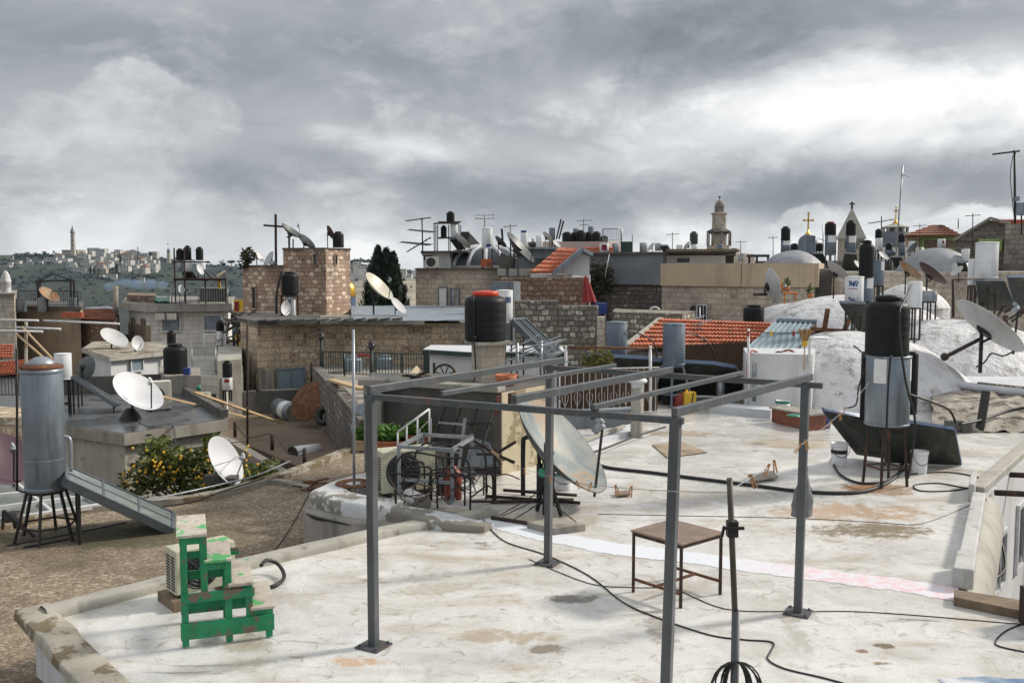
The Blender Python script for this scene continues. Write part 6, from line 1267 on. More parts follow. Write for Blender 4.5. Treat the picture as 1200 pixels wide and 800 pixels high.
for px, yb, yt in ((299, 463, 430), (365, 456, 425)): b = MB(); b.tube([P(px, yb, 33.6), P(px, yt, 33.6)], .03, 6); tag(b.build('drain_pipe', M['iron']), 'thin black pipe on the tan stone house, '+('left' if px < 330 else 'right')+' of the blue shutters', 'pipe')
b = MB(); b.grid(lambda u, v: V((*XY(411+u*134, 34.0+v*9), zt2+.128+v*.16+.02*mnoise.noise(V((u*14, v*7, 0))))), 60, 6, smooth=False); b.build('tin_roof', M['tin_blue'], ls)
tw = thing('stone_tower', 'square reddish stone tower block with a rusty cross beside it', 'tower', (*XY(350, 42), -2))
b = MB(); b.prism(plan((284, 41.5), (333, 40.2), (334, 46), (286, 47)), -2, zrow(312, 41)); b.build('lower_block', M['stone_tower'], tw)
b = MB(); b.prism(plan((332, 40), (382, 39.3), (410.5, 41), (409, 47), (334, 47)), -2, zrow(292, 40)); b.build('upper_block', M['stone_tower'], tw)
b = MB(); b.prism(plan((331, 39.9), (382, 39.2), (411.5, 40.9), (410, 47.2), (333, 47.2)), zrow(292, 40), zrow(290.5, 40)); b.build('roof', M['concrete_dark'], tw)
b = MB(); b.prism(plan((284, 41.4), (333, 40.1), (334, 46), (286, 47)), zrow(312, 41), zrow(310.5, 41)); b.build('lower_roof', M['concrete_dark'], tw)
for (p, q, f, yc, w_, h_) in (((332, 40), (382, 39.3), .76, 304, .2, .42), ((382, 39.3), (410.5, 41), .38, 304, .2, .42), ((284, 41.5), (333, 40.2), .28, 350, .24, .95)): window(tw, XY(*p), XY(*q), f, zrow(yc, 40), w_, h_, frame='stone_tower')
cr = thing('iron_cross', 'tall rusty iron cross on the stone tower', 'cross', P(323, 306, 41.5)); b = MB(); b.bar(P(323.5, 312, 41.5), P(323, 251, 41.5), .09); b.build('upright', M['rust_dark'], cr); b = MB(); b.bar(P(309, 264, 41.5), P(336, 266, 41.5), .085); b.build('cross_arm', M['rust_dark'], cr)
dish(341, 272, 41, 28, .2, 55, 'thin edge-on dish beside the rusty iron cross', 'dish_dark', zbase=zrow(292, 41), arm=True, front=True)
dish(358.5, 284, 41, 24, .35, 48, 'pale tilted dish on the tower roof right of the cross', 'dish', zbase=zrow(292, 41), front=False, arm=False)
dish(386.5, 273, 41.5, 18, .3, 25, 'dark dish standing left of the black tank on the tower', 'dish_brown', zbase=zrow(292, 41), front=False, arm=False)
tank(396.5, 271, 290, 13, 41.5, 'black tank at the right end of the tower roof')
tank(340, 318, 345, 20, 37.5, 'black tank on a white boiler in front of the tower')
boiler(341, 348, 371, 11, 37.5, 'white boiler under the black tank in front of the tower', sticker=[(-.4, .4, .3, .9, 'boiler_blue')])
b = MB(); p = P(340, 346.5, 37.5); b.box(p, (.75, .6, .06))
for sx in (-1, 1): b.bar((p.x+sx*.32, 37.4, zt2+.1), (p.x+sx*.32, 37.4, p.z-.03), .06)
tag(b.build('tank_stand', M['rust_dark']), 'dark iron stand between the black tank and the tower', 'stand')
dish(334, 361, 37, 17, .65, -5, 'small white oval dish in front of the tower', 'dish_white', zbase=zt2+.1)
b = MB(); b.tube([P(339, 292, 41), P(339, 276, 41)], .04, 6); b.tube([P(343.5, 292, 41), P(343.5, 280, 41)], .03, 6); b.bar(P(336, 278, 41), P(342, 276, 41), .05); tag(b.build('roof_pipe', M['iron']), 'short pipes on the tower roof beside the edge-on dish', 'pipe')
cord([P(330, 318, 37.2), P(326, 335, 37.2), P(324, 350, 37.2), P(324, 368, 37.2)], .05, 'black pipe bundle hanging left of the tank in front of the tower', n=5)
sh_ = thing('rooftop_shrub', 'dark leafless shrub growing at the left corner of the tower', 'shrub', P(290, 316, 41.3)); b = MB(); leaves(b, P(291, 300, 41.3), (.34, .3, .38), 170, .10, 41); leaves(b, P(286, 309, 41.2), (.3, .2, .25), 90, .08, 44); b.build('foliage', M['leaf_dry'], sh_); b = MB(); p = P(291, 312, 41.3); [b.tube([p, p+V((rs.uniform(-.4, .4), 0, rs.uniform(.3, .9)))], .025, 4) for k in range(6)]; b.build('stem', M['wood'], sh_)
dish(303, 301, 42, 16, .3, 35, 'pale dish half hidden behind the rooftop shrub', 'dish_white', zbase=zrow(311, 42), arm=False); dish(316, 304, 42, 20, .3, 150, 'pale dish lying behind the foot of the rusty cross', 'dish', zbase=zrow(311, 42), arm=False)
b = MB(); b.tube([P(317, 309, 40.8), P(324, 309, 40.8)], .13, 12); tag(b.build('roof_drum', M['galv']), 'small grey drum lying at the foot of the rusty cross', 'drum')
dish(442.5, 337, 37, 42, .30, 45, 'large yellowed dish in front of the cypress trees', 'dish_yellowed', zbase=zt2+.2); dish(466, 359, 36.6, 24, .35, 42, 'pale dish lying low on the blue-grey tin roof', 'dish', zbase=zt2+.2, arm=False)
# ================================================================== LEFT, MIDDLE DISTANCE
building('left_terrace', 'wide low roofs of the houses below the left hillside', 'roof', plan((-420, 33), (60, 30), (200, 29), (232, 33), (284, 37), (284, 80), (-420, 80)), -9, -4.0, 'rubble_brown', 'concrete_dark')
wh = building('white_house', 'small white house with a mossy flat roof and blue window', 'house', plan((101, 34), (126, 31), (190, 33), (186, 36.5), (108, 37)), -6, zrow(419, 32), 'plaster_white', 'moss_concrete', slab=.13, sl_out=.25, slabmat='concrete_pale')
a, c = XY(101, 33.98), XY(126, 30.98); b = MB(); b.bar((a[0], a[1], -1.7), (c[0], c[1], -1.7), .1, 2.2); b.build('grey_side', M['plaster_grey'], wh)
window(wh, XY(126, 30.95), XY(190, 32.95), .46, zrow(427, 32), .5, .42, shutter='corr_blue', frame='plaster_white')
zw = zrow(419, 32)+.13
dish(133, 397, 34, 33, .50, 60, 'yellowish-white dish on the mossy flat roof, the larger of two', 'dish', zbase=zw, arm=False); dish(160.5, 402, 32.6, 18, .75, 5, 'small white oval dish on a thin pole by the mossy roof', 'dish_white', zbase=zrow(444, 32.6), back='iron')
railing('wire_railing', [V((*XY(128, 29.6), -2.0)), V((*XY(160, 30.6), -2.0)), V((*XY(192, 31.6), -2.0))], .95, 14, 'thin rusty railing in front of the small white house', 'galv', r=.012)
cb = thing('concrete_block', 'thick concrete block under the shiny black tank', 'base', (*XY(208, 29), -5)); b = MB(); b.prism(plan((183, 28.6), (190, 27.6), (232, 27.8), (231, 30), (184, 30.4)), -5, zrow(438, 28.2)); b.build('block', M['concrete'], cb)
tank(206, 402, 438, 27, 28.4, 'shiny black tank on a thick concrete block'); tank(201, 387, 403, 10, 33, 'narrow black tank behind the shiny black tank'); under(byl('narrow black tank behind the shiny'), zrow(440, 33))
b = MB(); b.box(P(219, 435, 27.8), (.18, .14, .2)); tag(b.build('paint_tin', M['bluec']), 'small blue tin beside the shiny black tank', 'tin')
b = MB(); p = P(233, 457, 27); b.lathe([(0, 0), (.06, 0), (.06, .14), (0, .14)], 10, Matrix.Translation(p)); tag(b.build('green_tin', M['green_lid']), 'small green tin beside the concrete block', 'tin')
b = MB(); b.bar((*XY(233, 27.2), -5), (*XY(233, 27.2), zrow(460, 27)-.02), .4, .4, up=(0, 1, 0)); tag(b.build('tin_plinth', M['concrete']), 'low concrete plinth beside the thick concrete block', 'plinth')
wt = building('white_terrace', 'stepped white terrace with pale railings left of the tan stone house', 'terrace', plan((222, 31), (262, 30.5), (282, 33), (275, 40), (222, 40)), -6, zrow(438, 31), 'stone_white', 'concrete_pale')
wt2 = building('terrace_block', 'small grey block with two tanks on it beside the white terrace', 'block', plan((252, 30.4), (280, 31), (282, 36), (253, 36)), -6, zrow(421, 31), 'concrete', 'concrete_pale'); 
railing('white_railing', [V((*XY(222, 31.2), zrow(438, 31))), V((*XY(250, 30.9), zrow(438, 31)))], .85, 9, 'pale railing on the white terrace', 'galv', r=.01)
railing('white_railing', [V((*XY(237, 36), zrow(415, 36))), V((*XY(262, 36), zrow(415, 36)))], .75, 6, 'smaller pale railing at the back of the white terrace', 'white_metal')
building('back_terrace', 'pale concrete step behind the white terrace', 'terrace', plan((222, 35.8), (275, 35.8), (278, 42), (222, 42)), -6, zrow(416, 36), 'stone_white', 'concrete')
tank(266.5, 422, 442, 11, 30, 'small black tank in front of the grey terrace block'); boiler(266.5, 442, 456, 12, 30, 'short white boiler under the small black tank', sticker=[(-.3, .7, .6, .9, 'redc')]); under(byl('short white boiler under'), zrow(470, 30))
tank(258, 375, 388, 9, 38, 'black tank on a white boiler behind the white terrace'); boiler(258, 388, 404, 10, 38, 'white boiler with dark edge behind the white terrace', sticker=[(-1.4, -.5, 0, 1, 'boiler_blue')]); under(byl('white boiler with dark edge'), zrow(416, 38))
tank(275.5, 366, 380, 10, 40, 'black tank beside the left foot of the tower'); boiler(276, 381, 390, 8, 40, 'small grey boiler beside the left foot of the tower', 'boiler'); under(byl('small grey boiler beside the left'), -2.5)
building('yellow_hut', 'yellow painted hut with a red door left of the tower', 'hut', plan((273, 44), (285, 43.5), (287, 46), (274, 46)), -5, zrow(351, 44), 'yellow', 'concrete'); b = MB(); p = P(277, 359, 43.7); b.box((p.x, 43.72, p.z), (.18, .05, .45)); b.build('door', M['redc'], byl('yellow painted hut'))
b = MB(); rs = random.Random(6)
for k in range(30): p = P(rs.uniform(262, 300), rs.uniform(368, 400), 37+rs.random()); d = V((rs.uniform(-.5, .5), rs.uniform(-.3, .3), rs.uniform(-.3, .3))); b.bar(p-d, p+d, rs.uniform(.04, .12))
tag(b.build('junk_heap', M['concrete_dark']), 'heap of dark junk at the left foot of the tower', 'junk')['kind'] = 'stuff'
# long low house with tank scaffold
lh = building('pale_stone_house', 'pale stone house with a wide projecting concrete roof slab', 'house', plan((149, 57), (173, 54), (266, 55), (270, 66), (150, 68)), -9, zrow(365, 54), 'stone_white', 'concrete', slab=.42, sl_out=.5, slabmat='concrete_pale')
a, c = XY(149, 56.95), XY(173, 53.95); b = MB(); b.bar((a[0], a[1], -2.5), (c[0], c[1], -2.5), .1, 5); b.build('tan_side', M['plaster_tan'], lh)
for f, w_, h_ in ((.25, .45, .8), (.75, .45, .8)): window(lh, (a[0]-.04, a[1]-.06), (c[0]-.04, c[1]-.06), f, zrow(381, 55), w_, h_, shutter='wood', frame='plaster_tan')
for f in (.27, .8): window(lh, XY(173, 53.9), XY(266, 54.9), f, zrow(379, 54), 1.0, .9, shutter='boiler', frame='stone_white')
for f in (.16, .30): p = V((*XY(173, 53.8), 0)).lerp(V((*XY(266, 54.8), 0)), f); b = MB(); b.box((p.x, p.y-.2, zrow(370.5, 54)), (.5, .3, .36)); o = b.build('ac_unit', M['ac'], lh)
b = MB(); b.prism(plan((147, 57.5), (180, 55), (182, 60), (150, 62)), zrow(357, 55)-.02, zrow(347, 55)); tag(b.build('roof_hut', M['rubble_brown']), 'low brown rubble hut on the pale stone house roof', 'hut')
b = MB(); b.grid(lambda u, v: P(181+u*18, 353-5*math.sin(v*math.pi*.5), 54.5+v*2)+V((0, 0, .1*mnoise.noise(V((u*5, v*5, 0))))), 10, 6); b.slab([P(181, 356, 54.5), P(199, 356, 54.5), P(199, 351, 56), P(181, 351, 56)], .3); tag(b.build('tarpaulin', M['green_lid']), 'green tarpaulin on the pale stone house roof', 'tarpaulin')
sc_ = thing('tank_scaffold', 'rusty scaffold carrying three black tanks on the pale stone house', 'scaffold', P(234, 357, 55)); zr = zrow(357, 54.5)+.1
for px, D in ((204.5, 53.5), (264, 53.5), (204.5, 57), (264, 57), (216, 53.5), (240, 53.5)): b = MB(); x, y = XY(px, D); b.bar((x, y, zr), (x, y, zrow(327, 54) if px > 220 else zrow(291, 54)), .07); b.build('leg', M['rust_dark'], sc_)
for D in (53.5, 57): b = MB(); b.bar((*XY(203, D), zrow(327.5, 54)), (*XY(265, D), zrow(327.5, 54)), .1); b.bar((*XY(203, D), zrow(307, 54)), (*XY(245, D), zrow(307, 54)), .07); b.build('beam', M['rust_dark'], sc_)
b = MB(); b.slab([(*XY(203, 53.4), zrow(326, 54)), (*XY(265, 53.4), zrow(326, 54)), (*XY(265, 57.2), zrow(326, 54)), (*XY(203, 57.2), zrow(326, 54))], .06); b.build('platform', M['rust_dark'], sc_)
railing('roof_railing', [V((*XY(200, 53.2), zr)), V((*XY(232, 53.4), zr)), V((*XY(266, 53.6), zr))], .85, 12, 'thin grey railing on the pale stone house roof below the scaffold', 'galv', r=.015)
for px, yt, lab in ((211, 291, 'black tank on the scaffold, the left of three'), (220, 287.5, 'black tank on the scaffold, the middle of three'), (234, 289, 'black tank on the scaffold, the right of three')): tank(px, yt, 305, 8.5, 55, lab)
for px, y0, y1, w_, lab in ((211, 306, 318, 7, 'grey boiler on the scaffold, the left of three'), (221, 305, 317, 8, 'white boiler on the scaffold with a blue label'), (236, 306, 320, 10, 'pale boiler on the scaffold, the right of three')): boiler(px, y0, y1, w_, 55, lab, 'boiler_white' if px != 211 else 'galv')
dish(234, 316, 53, 13, .5, 25, 'small white dish on the front of the scaffold', 'dish_white', zbase=zrow(326, 53)); dish(212, 339, 53.1, 11, .6, 10, 'small white dish low on the scaffold legs', 'dish_white', zbase=zr)
collector([P(240, 316, 54.5), P(250, 315, 55.5), P(262, 326, 55.5), P(250, 327, 54.5)], .1, 'dark solar panel on the scaffold right of the tanks', zf=zrow(326, 54)); collector([P(214, 317, 54), P(226, 317, 54), P(232, 326, 54.5), P(218, 326, 54.5)], .1, 'dark solar panel on the scaffold below the black tanks', zf=zrow(326, 54))
b = MB(); b.slab([P(255, 325, 54), P(265, 318, 54), P(263, 316, 54.4), P(254, 322, 54.4)], .08); tag(b.build('white_board', M['plaster_cream']), 'small pale panel at the right end of the scaffold', 'panel')
b = MB(); b.prism(plan((233, 58), (264, 57), (264, 60), (235, 61)), zr-.02, zrow(338, 57)); tag(b.build('roof_shed', M['concrete_dark']), 'dark shed under the right end of the scaffold', 'shed'); b = MB(); b.box(P(257, 333, 56.8), (.15, .1, .6)); tag(b.build('yellow_flag', M['yellow']), 'narrow yellow cloth under the right end of the scaffold', 'cloth')
# houses at the far left
bw_ = building('brown_house', 'brown house with an iron frame and rusty dish on its roof', 'house', plan((17, 56), (92, 54), (95, 62), (18, 63)), -9, zrow(362, 55), 'plaster_tan', 'concrete_dark'); zb_ = zrow(362, 55)
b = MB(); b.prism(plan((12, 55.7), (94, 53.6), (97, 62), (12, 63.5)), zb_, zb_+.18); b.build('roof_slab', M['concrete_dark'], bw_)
b = MB(); b.box(P(85, 369, 53.4), (1.1, .4, .3)); o = b.build('tile_hood', M['tile'], bw_)
fr_ = thing('iron_gantry', 'black iron frame with a pitched top on the brown house roof', 'frame', P(64, 362, 55)); 
for px in (43, 46, 82, 86): b = MB(); x, y = XY(px, 55); b.bar((x, y, zb_), (x, y, zrow(329, 55)), .09); b.build('post', M['iron'], fr_)
b = MB(); b.bar(P(42, 329.5, 55), P(87, 328.5, 55), .1); b.bar(P(46, 329, 55), P(62, 321, 55), .07); b.bar(P(62, 321, 55), P(86, 329, 55), .07); b.build('top_beam', M['iron'], fr_)
railing('roof_railing', [V((*XY(20, 55.3), zb_+.15)), V((*XY(54, 54.6), zb_+.15)), V((*XY(90, 54), zb_+.15))], .9, 16, 'black railing on the brown house roof', 'iron', r=.018)
dish(57, 346, 54, 25, .45, 55, 'rusty dish on the brown house roof', 'dish_rust', zbase=zb_+.1, arm=False)
b = MB(); [(b.box(P(px, 357, 54.4), (.4, .4, .8)), tag(b.build('storage_box', M['boiler']), 'grey box on the brown house roof, '+lb_, 'box'), b.__init__()) for px, lb_ in ((25, 'left of the iron frame'), (50, 'under the rusty dish'), (85, 'at the right end'))]
to = building('old_tile_house', 'low house with an old brown tiled roof and rubble walls', 'house', plan((92, 55), (135, 53), (138, 60), (94, 61)), -9, zrow(374, 54), 'rubble_brown', 'concrete_dark')
tileroof('tiled_roof', [P(94, 374.5, 54.6), P(136, 374.5, 52.6), P(134, 362, 58), P(100, 363, 59)], 6, 26, to, mat='tile_old'); b = MB(); b.tube(smoothpts([P(100, 362, 58.8), P(115, 361.5, 58.5), P(126, 361, 58.2), P(133, 363, 57.5)], 4), .12, 6); b.build('white_ridge', M['whitewash'], to)
b = MB(); p, q = V((*XY(-60, 46), -4)), V((*XY(140, 44), -4)); b.bar(p+V((0, 0, -1)), q+V((0, 0, -1)), .5, 5.2+zrow(385, 45)+.0); tag(b.build('stone_wall', M['rubble_brown']), 'long brown rubble wall below the far left houses', 'wall')
ch = thing('chimney_pipe', 'tall concrete chimney pipe with blue smoke behind the old tiled house', 'chimney', P(135.5, 372, 56)); b = MB(); b.tube([P(135.5, 376, 56), P(135.5, 335, 56)], .15, 10); b.build('pipe', M['concrete'], ch)
tt_ = thing('stone_turret', 'stone turret with a small white dome at the left edge', 'turret', P(2, 375, 52)); x, y = XY(2, 52); b = MB(); b.prism(plan((-16, 52), (15, 51.4), (18, 57), (-14, 58)), -9, zrow(345, 52)); b.build('wall', M['stone_pale'], tt_); b = MB(); b.prism(plan((-18, 51.6), (16.5, 51), (19, 57), (-16, 58)), zrow(345, 52), zrow(343, 52)); b.build('cornice', M['concrete'], tt_)
b = MB(); r = 5.6*S(53); x, y = XY(6, 53.5); z0 = zrow(343, 53); b.lathe([(r, z0), (r, z0+.55), (r*1.1, z0+.57), (r*1.05, z0+.65), (r*.98, z0+.7), (r*.8, z0+.95), (r*.45, z0+1.15), (0, z0+1.25)], 20, Matrix.Translation((x, y, 0))); b.build('dome', M['dome_white'], tt_)
bt_ = building('red_tile_house', 'house with a strip of red tiles at the left edge below the pipes', 'house', plan((-60, 31), (36, 30.5), (46, 36), (-60, 37)), -9, zrow(443, 30.5), 'plaster_white', 'concrete_dark'); tileroof('tiled_roof', [P(-40, 444, 30.2), P(34, 437, 30.0), P(46, 421, 35), P(-40, 428, 36)], 6, 22, bt_)
railing('dark_railing', [V((*XY(-10, 29), zrow(466, 29))), V((*XY(30, 29), zrow(466, 29)))], .62, 10, 'black railing below the strip of red tiles', 'iron')
b = MB(); tileroof_q = [P(-40, 420, 40), P(15, 420, 39), P(16, 404, 43), P(-40, 404, 44)]; rh = building('small_red_roof', 'small house with a red roof behind the strip of red tiles', 'house', plan((-60, 40.3), (14, 39.3), (16, 44), (-60, 45)), -9, zrow(422, 40), 'plaster_tan', 'concrete_dark'); tileroof('tiled_roof', tileroof_q, 5, 16, rh)
pf = thing('pipe_canopy', 'open canopy of long white pipes at the left edge', 'canopy', P(30, 410, 22))
for (x0, y0, x1, y1, D) in ((-30, 374.5, 45, 375.5, 22), (51, 375.5, 140, 379.5, 22), (19, 383.5, 71, 385.5, 21.6), (-30, 387, 50, 388.5, 21.2)): b = MB(); b.tube([P(x0, y0, D), P(x1, y1, D)], .028, 6); b.build('pipe', M['white_metal'], pf)
for (x0, y0, x1, y1) in ((18, 390, 52, 420), (26, 383, 62, 421)): b = MB(); b.tube([P(x0, y0, 21.4), P(x1, y1, 20)], .025, 6); b.build('brace', M['wood_pale'], pf)
for (px, yb) in ((30.5, 430),): b = MB(); b.tube([P(px, yb+150, 21.6), P(px, 377, 21.6)], .035, 6); b.build('post', M['moss_concrete'], pf)
# ================================================================== SKYLINE, CENTRE
dh = building('domed_house', 'stone house with a ribbed grey dome and blue metal doors', 'house', plan((487, 46), (582, 44.5), (590, 52), (490, 54)), -2, zrow(316, 45), 'stone_pale', 'concrete')
b = MB(); b.prism(plan((486, 45.8), (583, 44.2), (591, 52), (489, 54)), zrow(316, 45), zrow(314.5, 45)); b.build('roof_slab', M['concrete_dark'], dh)
pa, pb_ = XY(487, 45.95), XY(582, 44.45)
for px, yt, yb, mt in ((519.5, 337, 360, 'boiler_white'), (534, 338, 360, 'galv')):
    f = (px-487)/95; w_ = 11*S(45); fr = window(dh, pa, pb_, f, (zrow(yt, 45)+zrow(yb, 45))/2, w_, zrow(yt, 45)-zrow(yb, 45), frame='boiler_blue', shutter=mt)
# ribbed dome
rd = thing('ribbed_dome', 'grey dome with pale ribs on the stone house with blue doors', 'dome', (*XY(570, 47.5), zrow(316, 45))); x, y = XY(570, 47.5); z0 = zrow(315, 45.5); r = 51*S(47.5); h = zrow(287, 45)-z0
b = MB(); b.grid(lambda u, v: V((x+r*math.cos(v*math.pi/2)*math.cos(u*math.tau), y+r*.75*math.cos(v*math.pi/2)*math.sin(u*math.tau), z0+h*math.sin(v*math.pi/2)**.85)), 48, 14); b.build('shell', M['lead_dark'], rd)
b = MB()
for k in range(16):
    a = k*math.tau/16; b.tube([V((x+1.012*r*math.cos(v*math.pi/20)*math.cos(a), y+1.012*r*.75*math.cos(v*math.pi/20)*math.sin(a), z0+1.012*h*math.sin(v*math.pi/20)**.85)) for v in range(11)], .10, 6)
b.build('ribs', M['whitewash'], rd); b = MB(); b.tube([V((x+1.02*r*math.cos(a*math.tau/40), y+1.02*r*.75*math.sin(a*math.tau/40), z0+.06)) for a in range(41)], .12, 6); b.build('base_ring', M['concrete_pale'], rd)
sb = building('scaffold_room', 'small pale room with a tank scaffold on its roof beside the ribbed dome', 'room', plan((496, 46.5), (528, 46), (545, 50), (498, 51)), zrow(315, 45)-.02, zrow(296, 46), 'plaster_white', 'concrete'); window(sb, XY(496, 46.45), XY(528, 45.95), .2, zrow(302, 46), .5, .3); b = MB(); b.prism(plan((493, 46), (548, 45.3), (560, 50), (494, 51.5)), zrow(296, 46), zrow(294, 46)); b.build('roof_slab', M['concrete_dark'], sb)
acunit((P(507, 316, 45).x, 44.9, zrow(314.6, 45)), 0, (.62, .3, .5), 'air conditioner in front of the pale room beside the ribbed dome')
sf = thing('tank_scaffold', 'rusty scaffold with two black tanks above the ribbed dome', 'scaffold', P(523, 295, 47)); zr = zrow(294, 46)
for px, D in ((509, 46), (538, 46), (511, 48), (540, 48), (513, 46.5), (526, 46.5)): b = MB(); xx, yy = XY(px, D); b.bar((xx, yy, zr), (xx, yy, zrow(262 if px < 512 or px > 530 else 263, 46)), .045); b.build('leg', M['rust_dark'], sf)
b = MB(); b.bar(P(509, 262, 46), P(539, 260, 46), .07); b.bar(P(511, 262, 48), P(540, 260, 48), .07); b.bar(P(509, 262, 46), P(511, 262, 48), .07); b.bar(P(538, 260, 46), P(540, 260, 48), .07); b.bar(P(513, 279, 46.5), P(540, 278, 46.5), .08); b.build('beam', M['rust_dark'], sf)
b = MB(); b.box(P(526, 261, 47), (.9, 1.8, .05)); b.build('platform', M['rust_dark'], sf)
tank(528, 247.5, 260.5, 9.5, 47, 'black tank on top of the scaffold above the ribbed dome'); tank(520, 264, 278, 7, 46.6, 'small black tank hung inside the scaffold above the ribbed dome'); boiler(532, 262.5, 277, 8, 46.4, 'white boiler inside the scaffold above the ribbed dome')
antenna(495.5, 255, 300, 45.5, 'tall aerial with three crossed booms left of the scaffold', [(475, 259, 505, 255, 3, .12), (479, 269, 508, 272, 12, .45), (470, 283.5, 505, 287, 14, .5), (477, 295, 505, 278, 6, .4)], lean=-1, r=.035)
collector([P(540, 272, 47), P(549, 272, 47), P(564, 288, 48), P(545, 289, 47)], .1, 'dark solar panel leaning right of the scaffold', zf=zr-.3)
collector([P(527, 279, 46), P(536, 278, 46), P(545, 290, 46.5), P(536, 291, 46.5)], .1, 'dark panel tilted below the scaffold tanks', zf=zr-.3)
dish(541, 283, 45.2, 25, .22, 45, 'pale edge-on dish below the scaffold above the ribbed dome', 'dish', zbase=zr, arm=False, front=False)
boiler(571, 267.5, 291, 12.5, 44.6, 'white boiler with a blue band standing on the ribbed dome', sticker=[(-.2, .9, .08, .2, 'bluec')], dome=.05)
b = MB(); p = P(571, 292, 44.6); 
for sx in (-1, 1):
    for sy in (0, 1): b.bar((p.x+sx*.22, 44.5+sy*.3, zrow(315, 44.6)), (p.x+sx*.22, 44.5+sy*.3, p.z), .05)
tag(b.build('tank_stand', M['rust_dark']), 'rusty stand under the white boiler on the ribbed dome', 'stand')
b = MB(); b.box(P(570, 308, 44.4), (.5, .4, .35)); tag(b.build('red_tray', M['tile']), 'red clay tray between the legs of the rusty dome stand', 'tray')
antenna(568, 250, 268, 44.7, 'round-armed aerial above the white boiler on the ribbed dome', [(558, 252, 579, 252, 5, .5), (557, 256, 579, 256, 5, .5)], r=.03, mat='galv')
b = MB(); b.box(P(593, 307, 43.6), (.75, .6, .6), M=Matrix.Rotation(R(25), 4, 'Y')); tag(b.build('grey_crate', M['concrete_dark']), 'tilted dark box at the right foot of the ribbed dome', 'box')
for k, px in enumerate((588, 601, 613, 623)): b = MB(); b.box(P(px, 319, 43+k*.1), (.38, .4, .32)); tag(b.build('stone_block', M['concrete_pale']), 'pale block in the row right of the ribbed dome', 'block', 'pale blocks right of the ribbed dome')
dish(608, 292, 43.2, 45, .20, 42, 'large edge-on dish right of the ribbed dome', 'dish_dark', front=True, zbase=zrow(318, 43.2)); dish(602, 284, 43.8, 28, .15, 42, 'dark edge-on dish just behind the large one by the ribbed dome', 'dish_brown', zbase=zrow(318, 44), arm=False)
dish(586, 284, 45, 18, .3, 45, 'grey dish seen edge-on behind the white dome boiler', 'dish_dark', front=False, zbase=zrow(300, 45), arm=False)
b = MB(); b.bar(P(589, 282, 44.5), P(588, 268, 44.5), .1); tag(b.build('short_pole', M['iron']), 'short black pole right of the white dome boiler', 'pole')
boiler(614, 270, 288, 8, 48, 'white boiler with a blue top left of the long pinkish house', sticker=[(-1, 1, .85, 1, 'bluec')]); under(byl('white boiler with a blue top'), 2.5)
building('low_dome_house', 'low grey house between the ribbed dome and the red tiled gable', 'house', plan((585, 46), (622, 45), (660, 46), (655, 56), (590, 57)), -2, zrow(303, 45), 'plaster_grey', 'concrete')
b = MB(); b.prism(plan((614, 44.8), (652, 44.3), (652, 47), (614, 47)), zrow(303, 45), zrow(292, 45)); rm = thing('blue_room', 'small blue-grey room behind the red tiled gable', 'room', P(633, 310, 45)); b.build('wall', M['plaster_grey'], rm); b = MB(); b.prism(plan((612, 44.4), (654, 44), (654, 47), (612, 47)), zrow(292, 45), zrow(290, 45)); b.build('roof', M['tin_blue'], rm)
pk = building('pinkish_house', 'long pale pinkish house with a row of black tanks on its roof', 'house', plan((618, 57), (712, 56), (740, 58), (740, 68), (618, 68)), -2, zrow(283.5, 57), 'plaster_pink', 'concrete'); zp = zrow(283.5, 57)
b = MB(); tileroof('tiled_strip', [P(685, 297, 55.4), P(726, 297, 55.4), P(726, 290, 56), P(685, 290, 56)], 3, 16, pk)
for k, (px, w_, yt) in enumerate(((664.5, 11.5, 271.5), (673, 9, 272), (680.5, 11, 269.5), (690, 10, 271.5), (699, 10, 271), (708, 9, 276))): tank(px, yt, 283, w_, 57.5+.6*(k % 2), 'black tank in the row on the pinkish house, '+('first from the left', 'second from the left, partly hidden', 'third from the left, tallest', 'fourth from the left', 'fifth from the left', 'last and lowest on the right')[k])
for px, yt, lab in ((675, 268, 'blue-grey boiler peeping over the black tank row, left one'), (692.5, 265.5, 'grey boiler peeping over the black tank row, right one')): boiler(px, yt, 283, 7, 60, lab, 'boiler_blue')
railing('roof_railing', [V((*XY(706, 57), zp)), V((*XY(728, 57), zp))], .78, 9, 'short railing at the right end of the black tank row', 'galv', r=.02)
boiler(647, 267, 281, 7, 54, 'blue-grey boiler left of the black tank row', 'boiler_blue'); under(byl('blue-grey boiler left of the black tank row'), 3)
for dx in (0, 3): b = MB(); b.bar(P(652+dx, 280, 54), P(657.5+dx, 257+dx*.6, 54), .09); tag(b.build('leaning_pole', M['iron']), 'dark pole leaning left of the black tank row', 'pole', 'leaning poles')
dish(641, 278, 53, 15, .4, 42, 'small pale dish left of the black tank row', 'dish', zbase=zrow(284, 53), arm=False, front=False)
for px, y0, y1, w_, lab in ((667, 287, 294, 7, 'blue barrel in front of the pinkish house, left one'), (675, 286.5, 294, 9, 'blue barrel in front of the pinkish house, right one')): pass
boiler(708, 285, 297, 11, 54.5, 'white boiler with a red mark in front of the pinkish house', sticker=[(-.7, .5, .3, .85, 'redc')]); under(byl('white boiler with a red mark in front'), 2)
b = MB(); b.prism(plan((727, 53), (741, 53), (741, 55), (727, 55)), 2, zrow(283, 53)); tag(b.build('green_cistern', M['dkgreen']), 'square dark green cistern right of the pinkish house', 'cistern')
boiler(754, 284.5, 296, 9, 55, 'grey boiler with a label between the green cistern and the minaret', 'galv'); boiler(771.5, 285, 294, 8.5, 57, 'pale boiler right of the labelled grey boiler', 'galv'); dish(763, 290, 54, 12, .3, 140, 'small pale dish between two grey boilers on the skyline', 'dish', zbase=zrow(297, 54), arm=False)
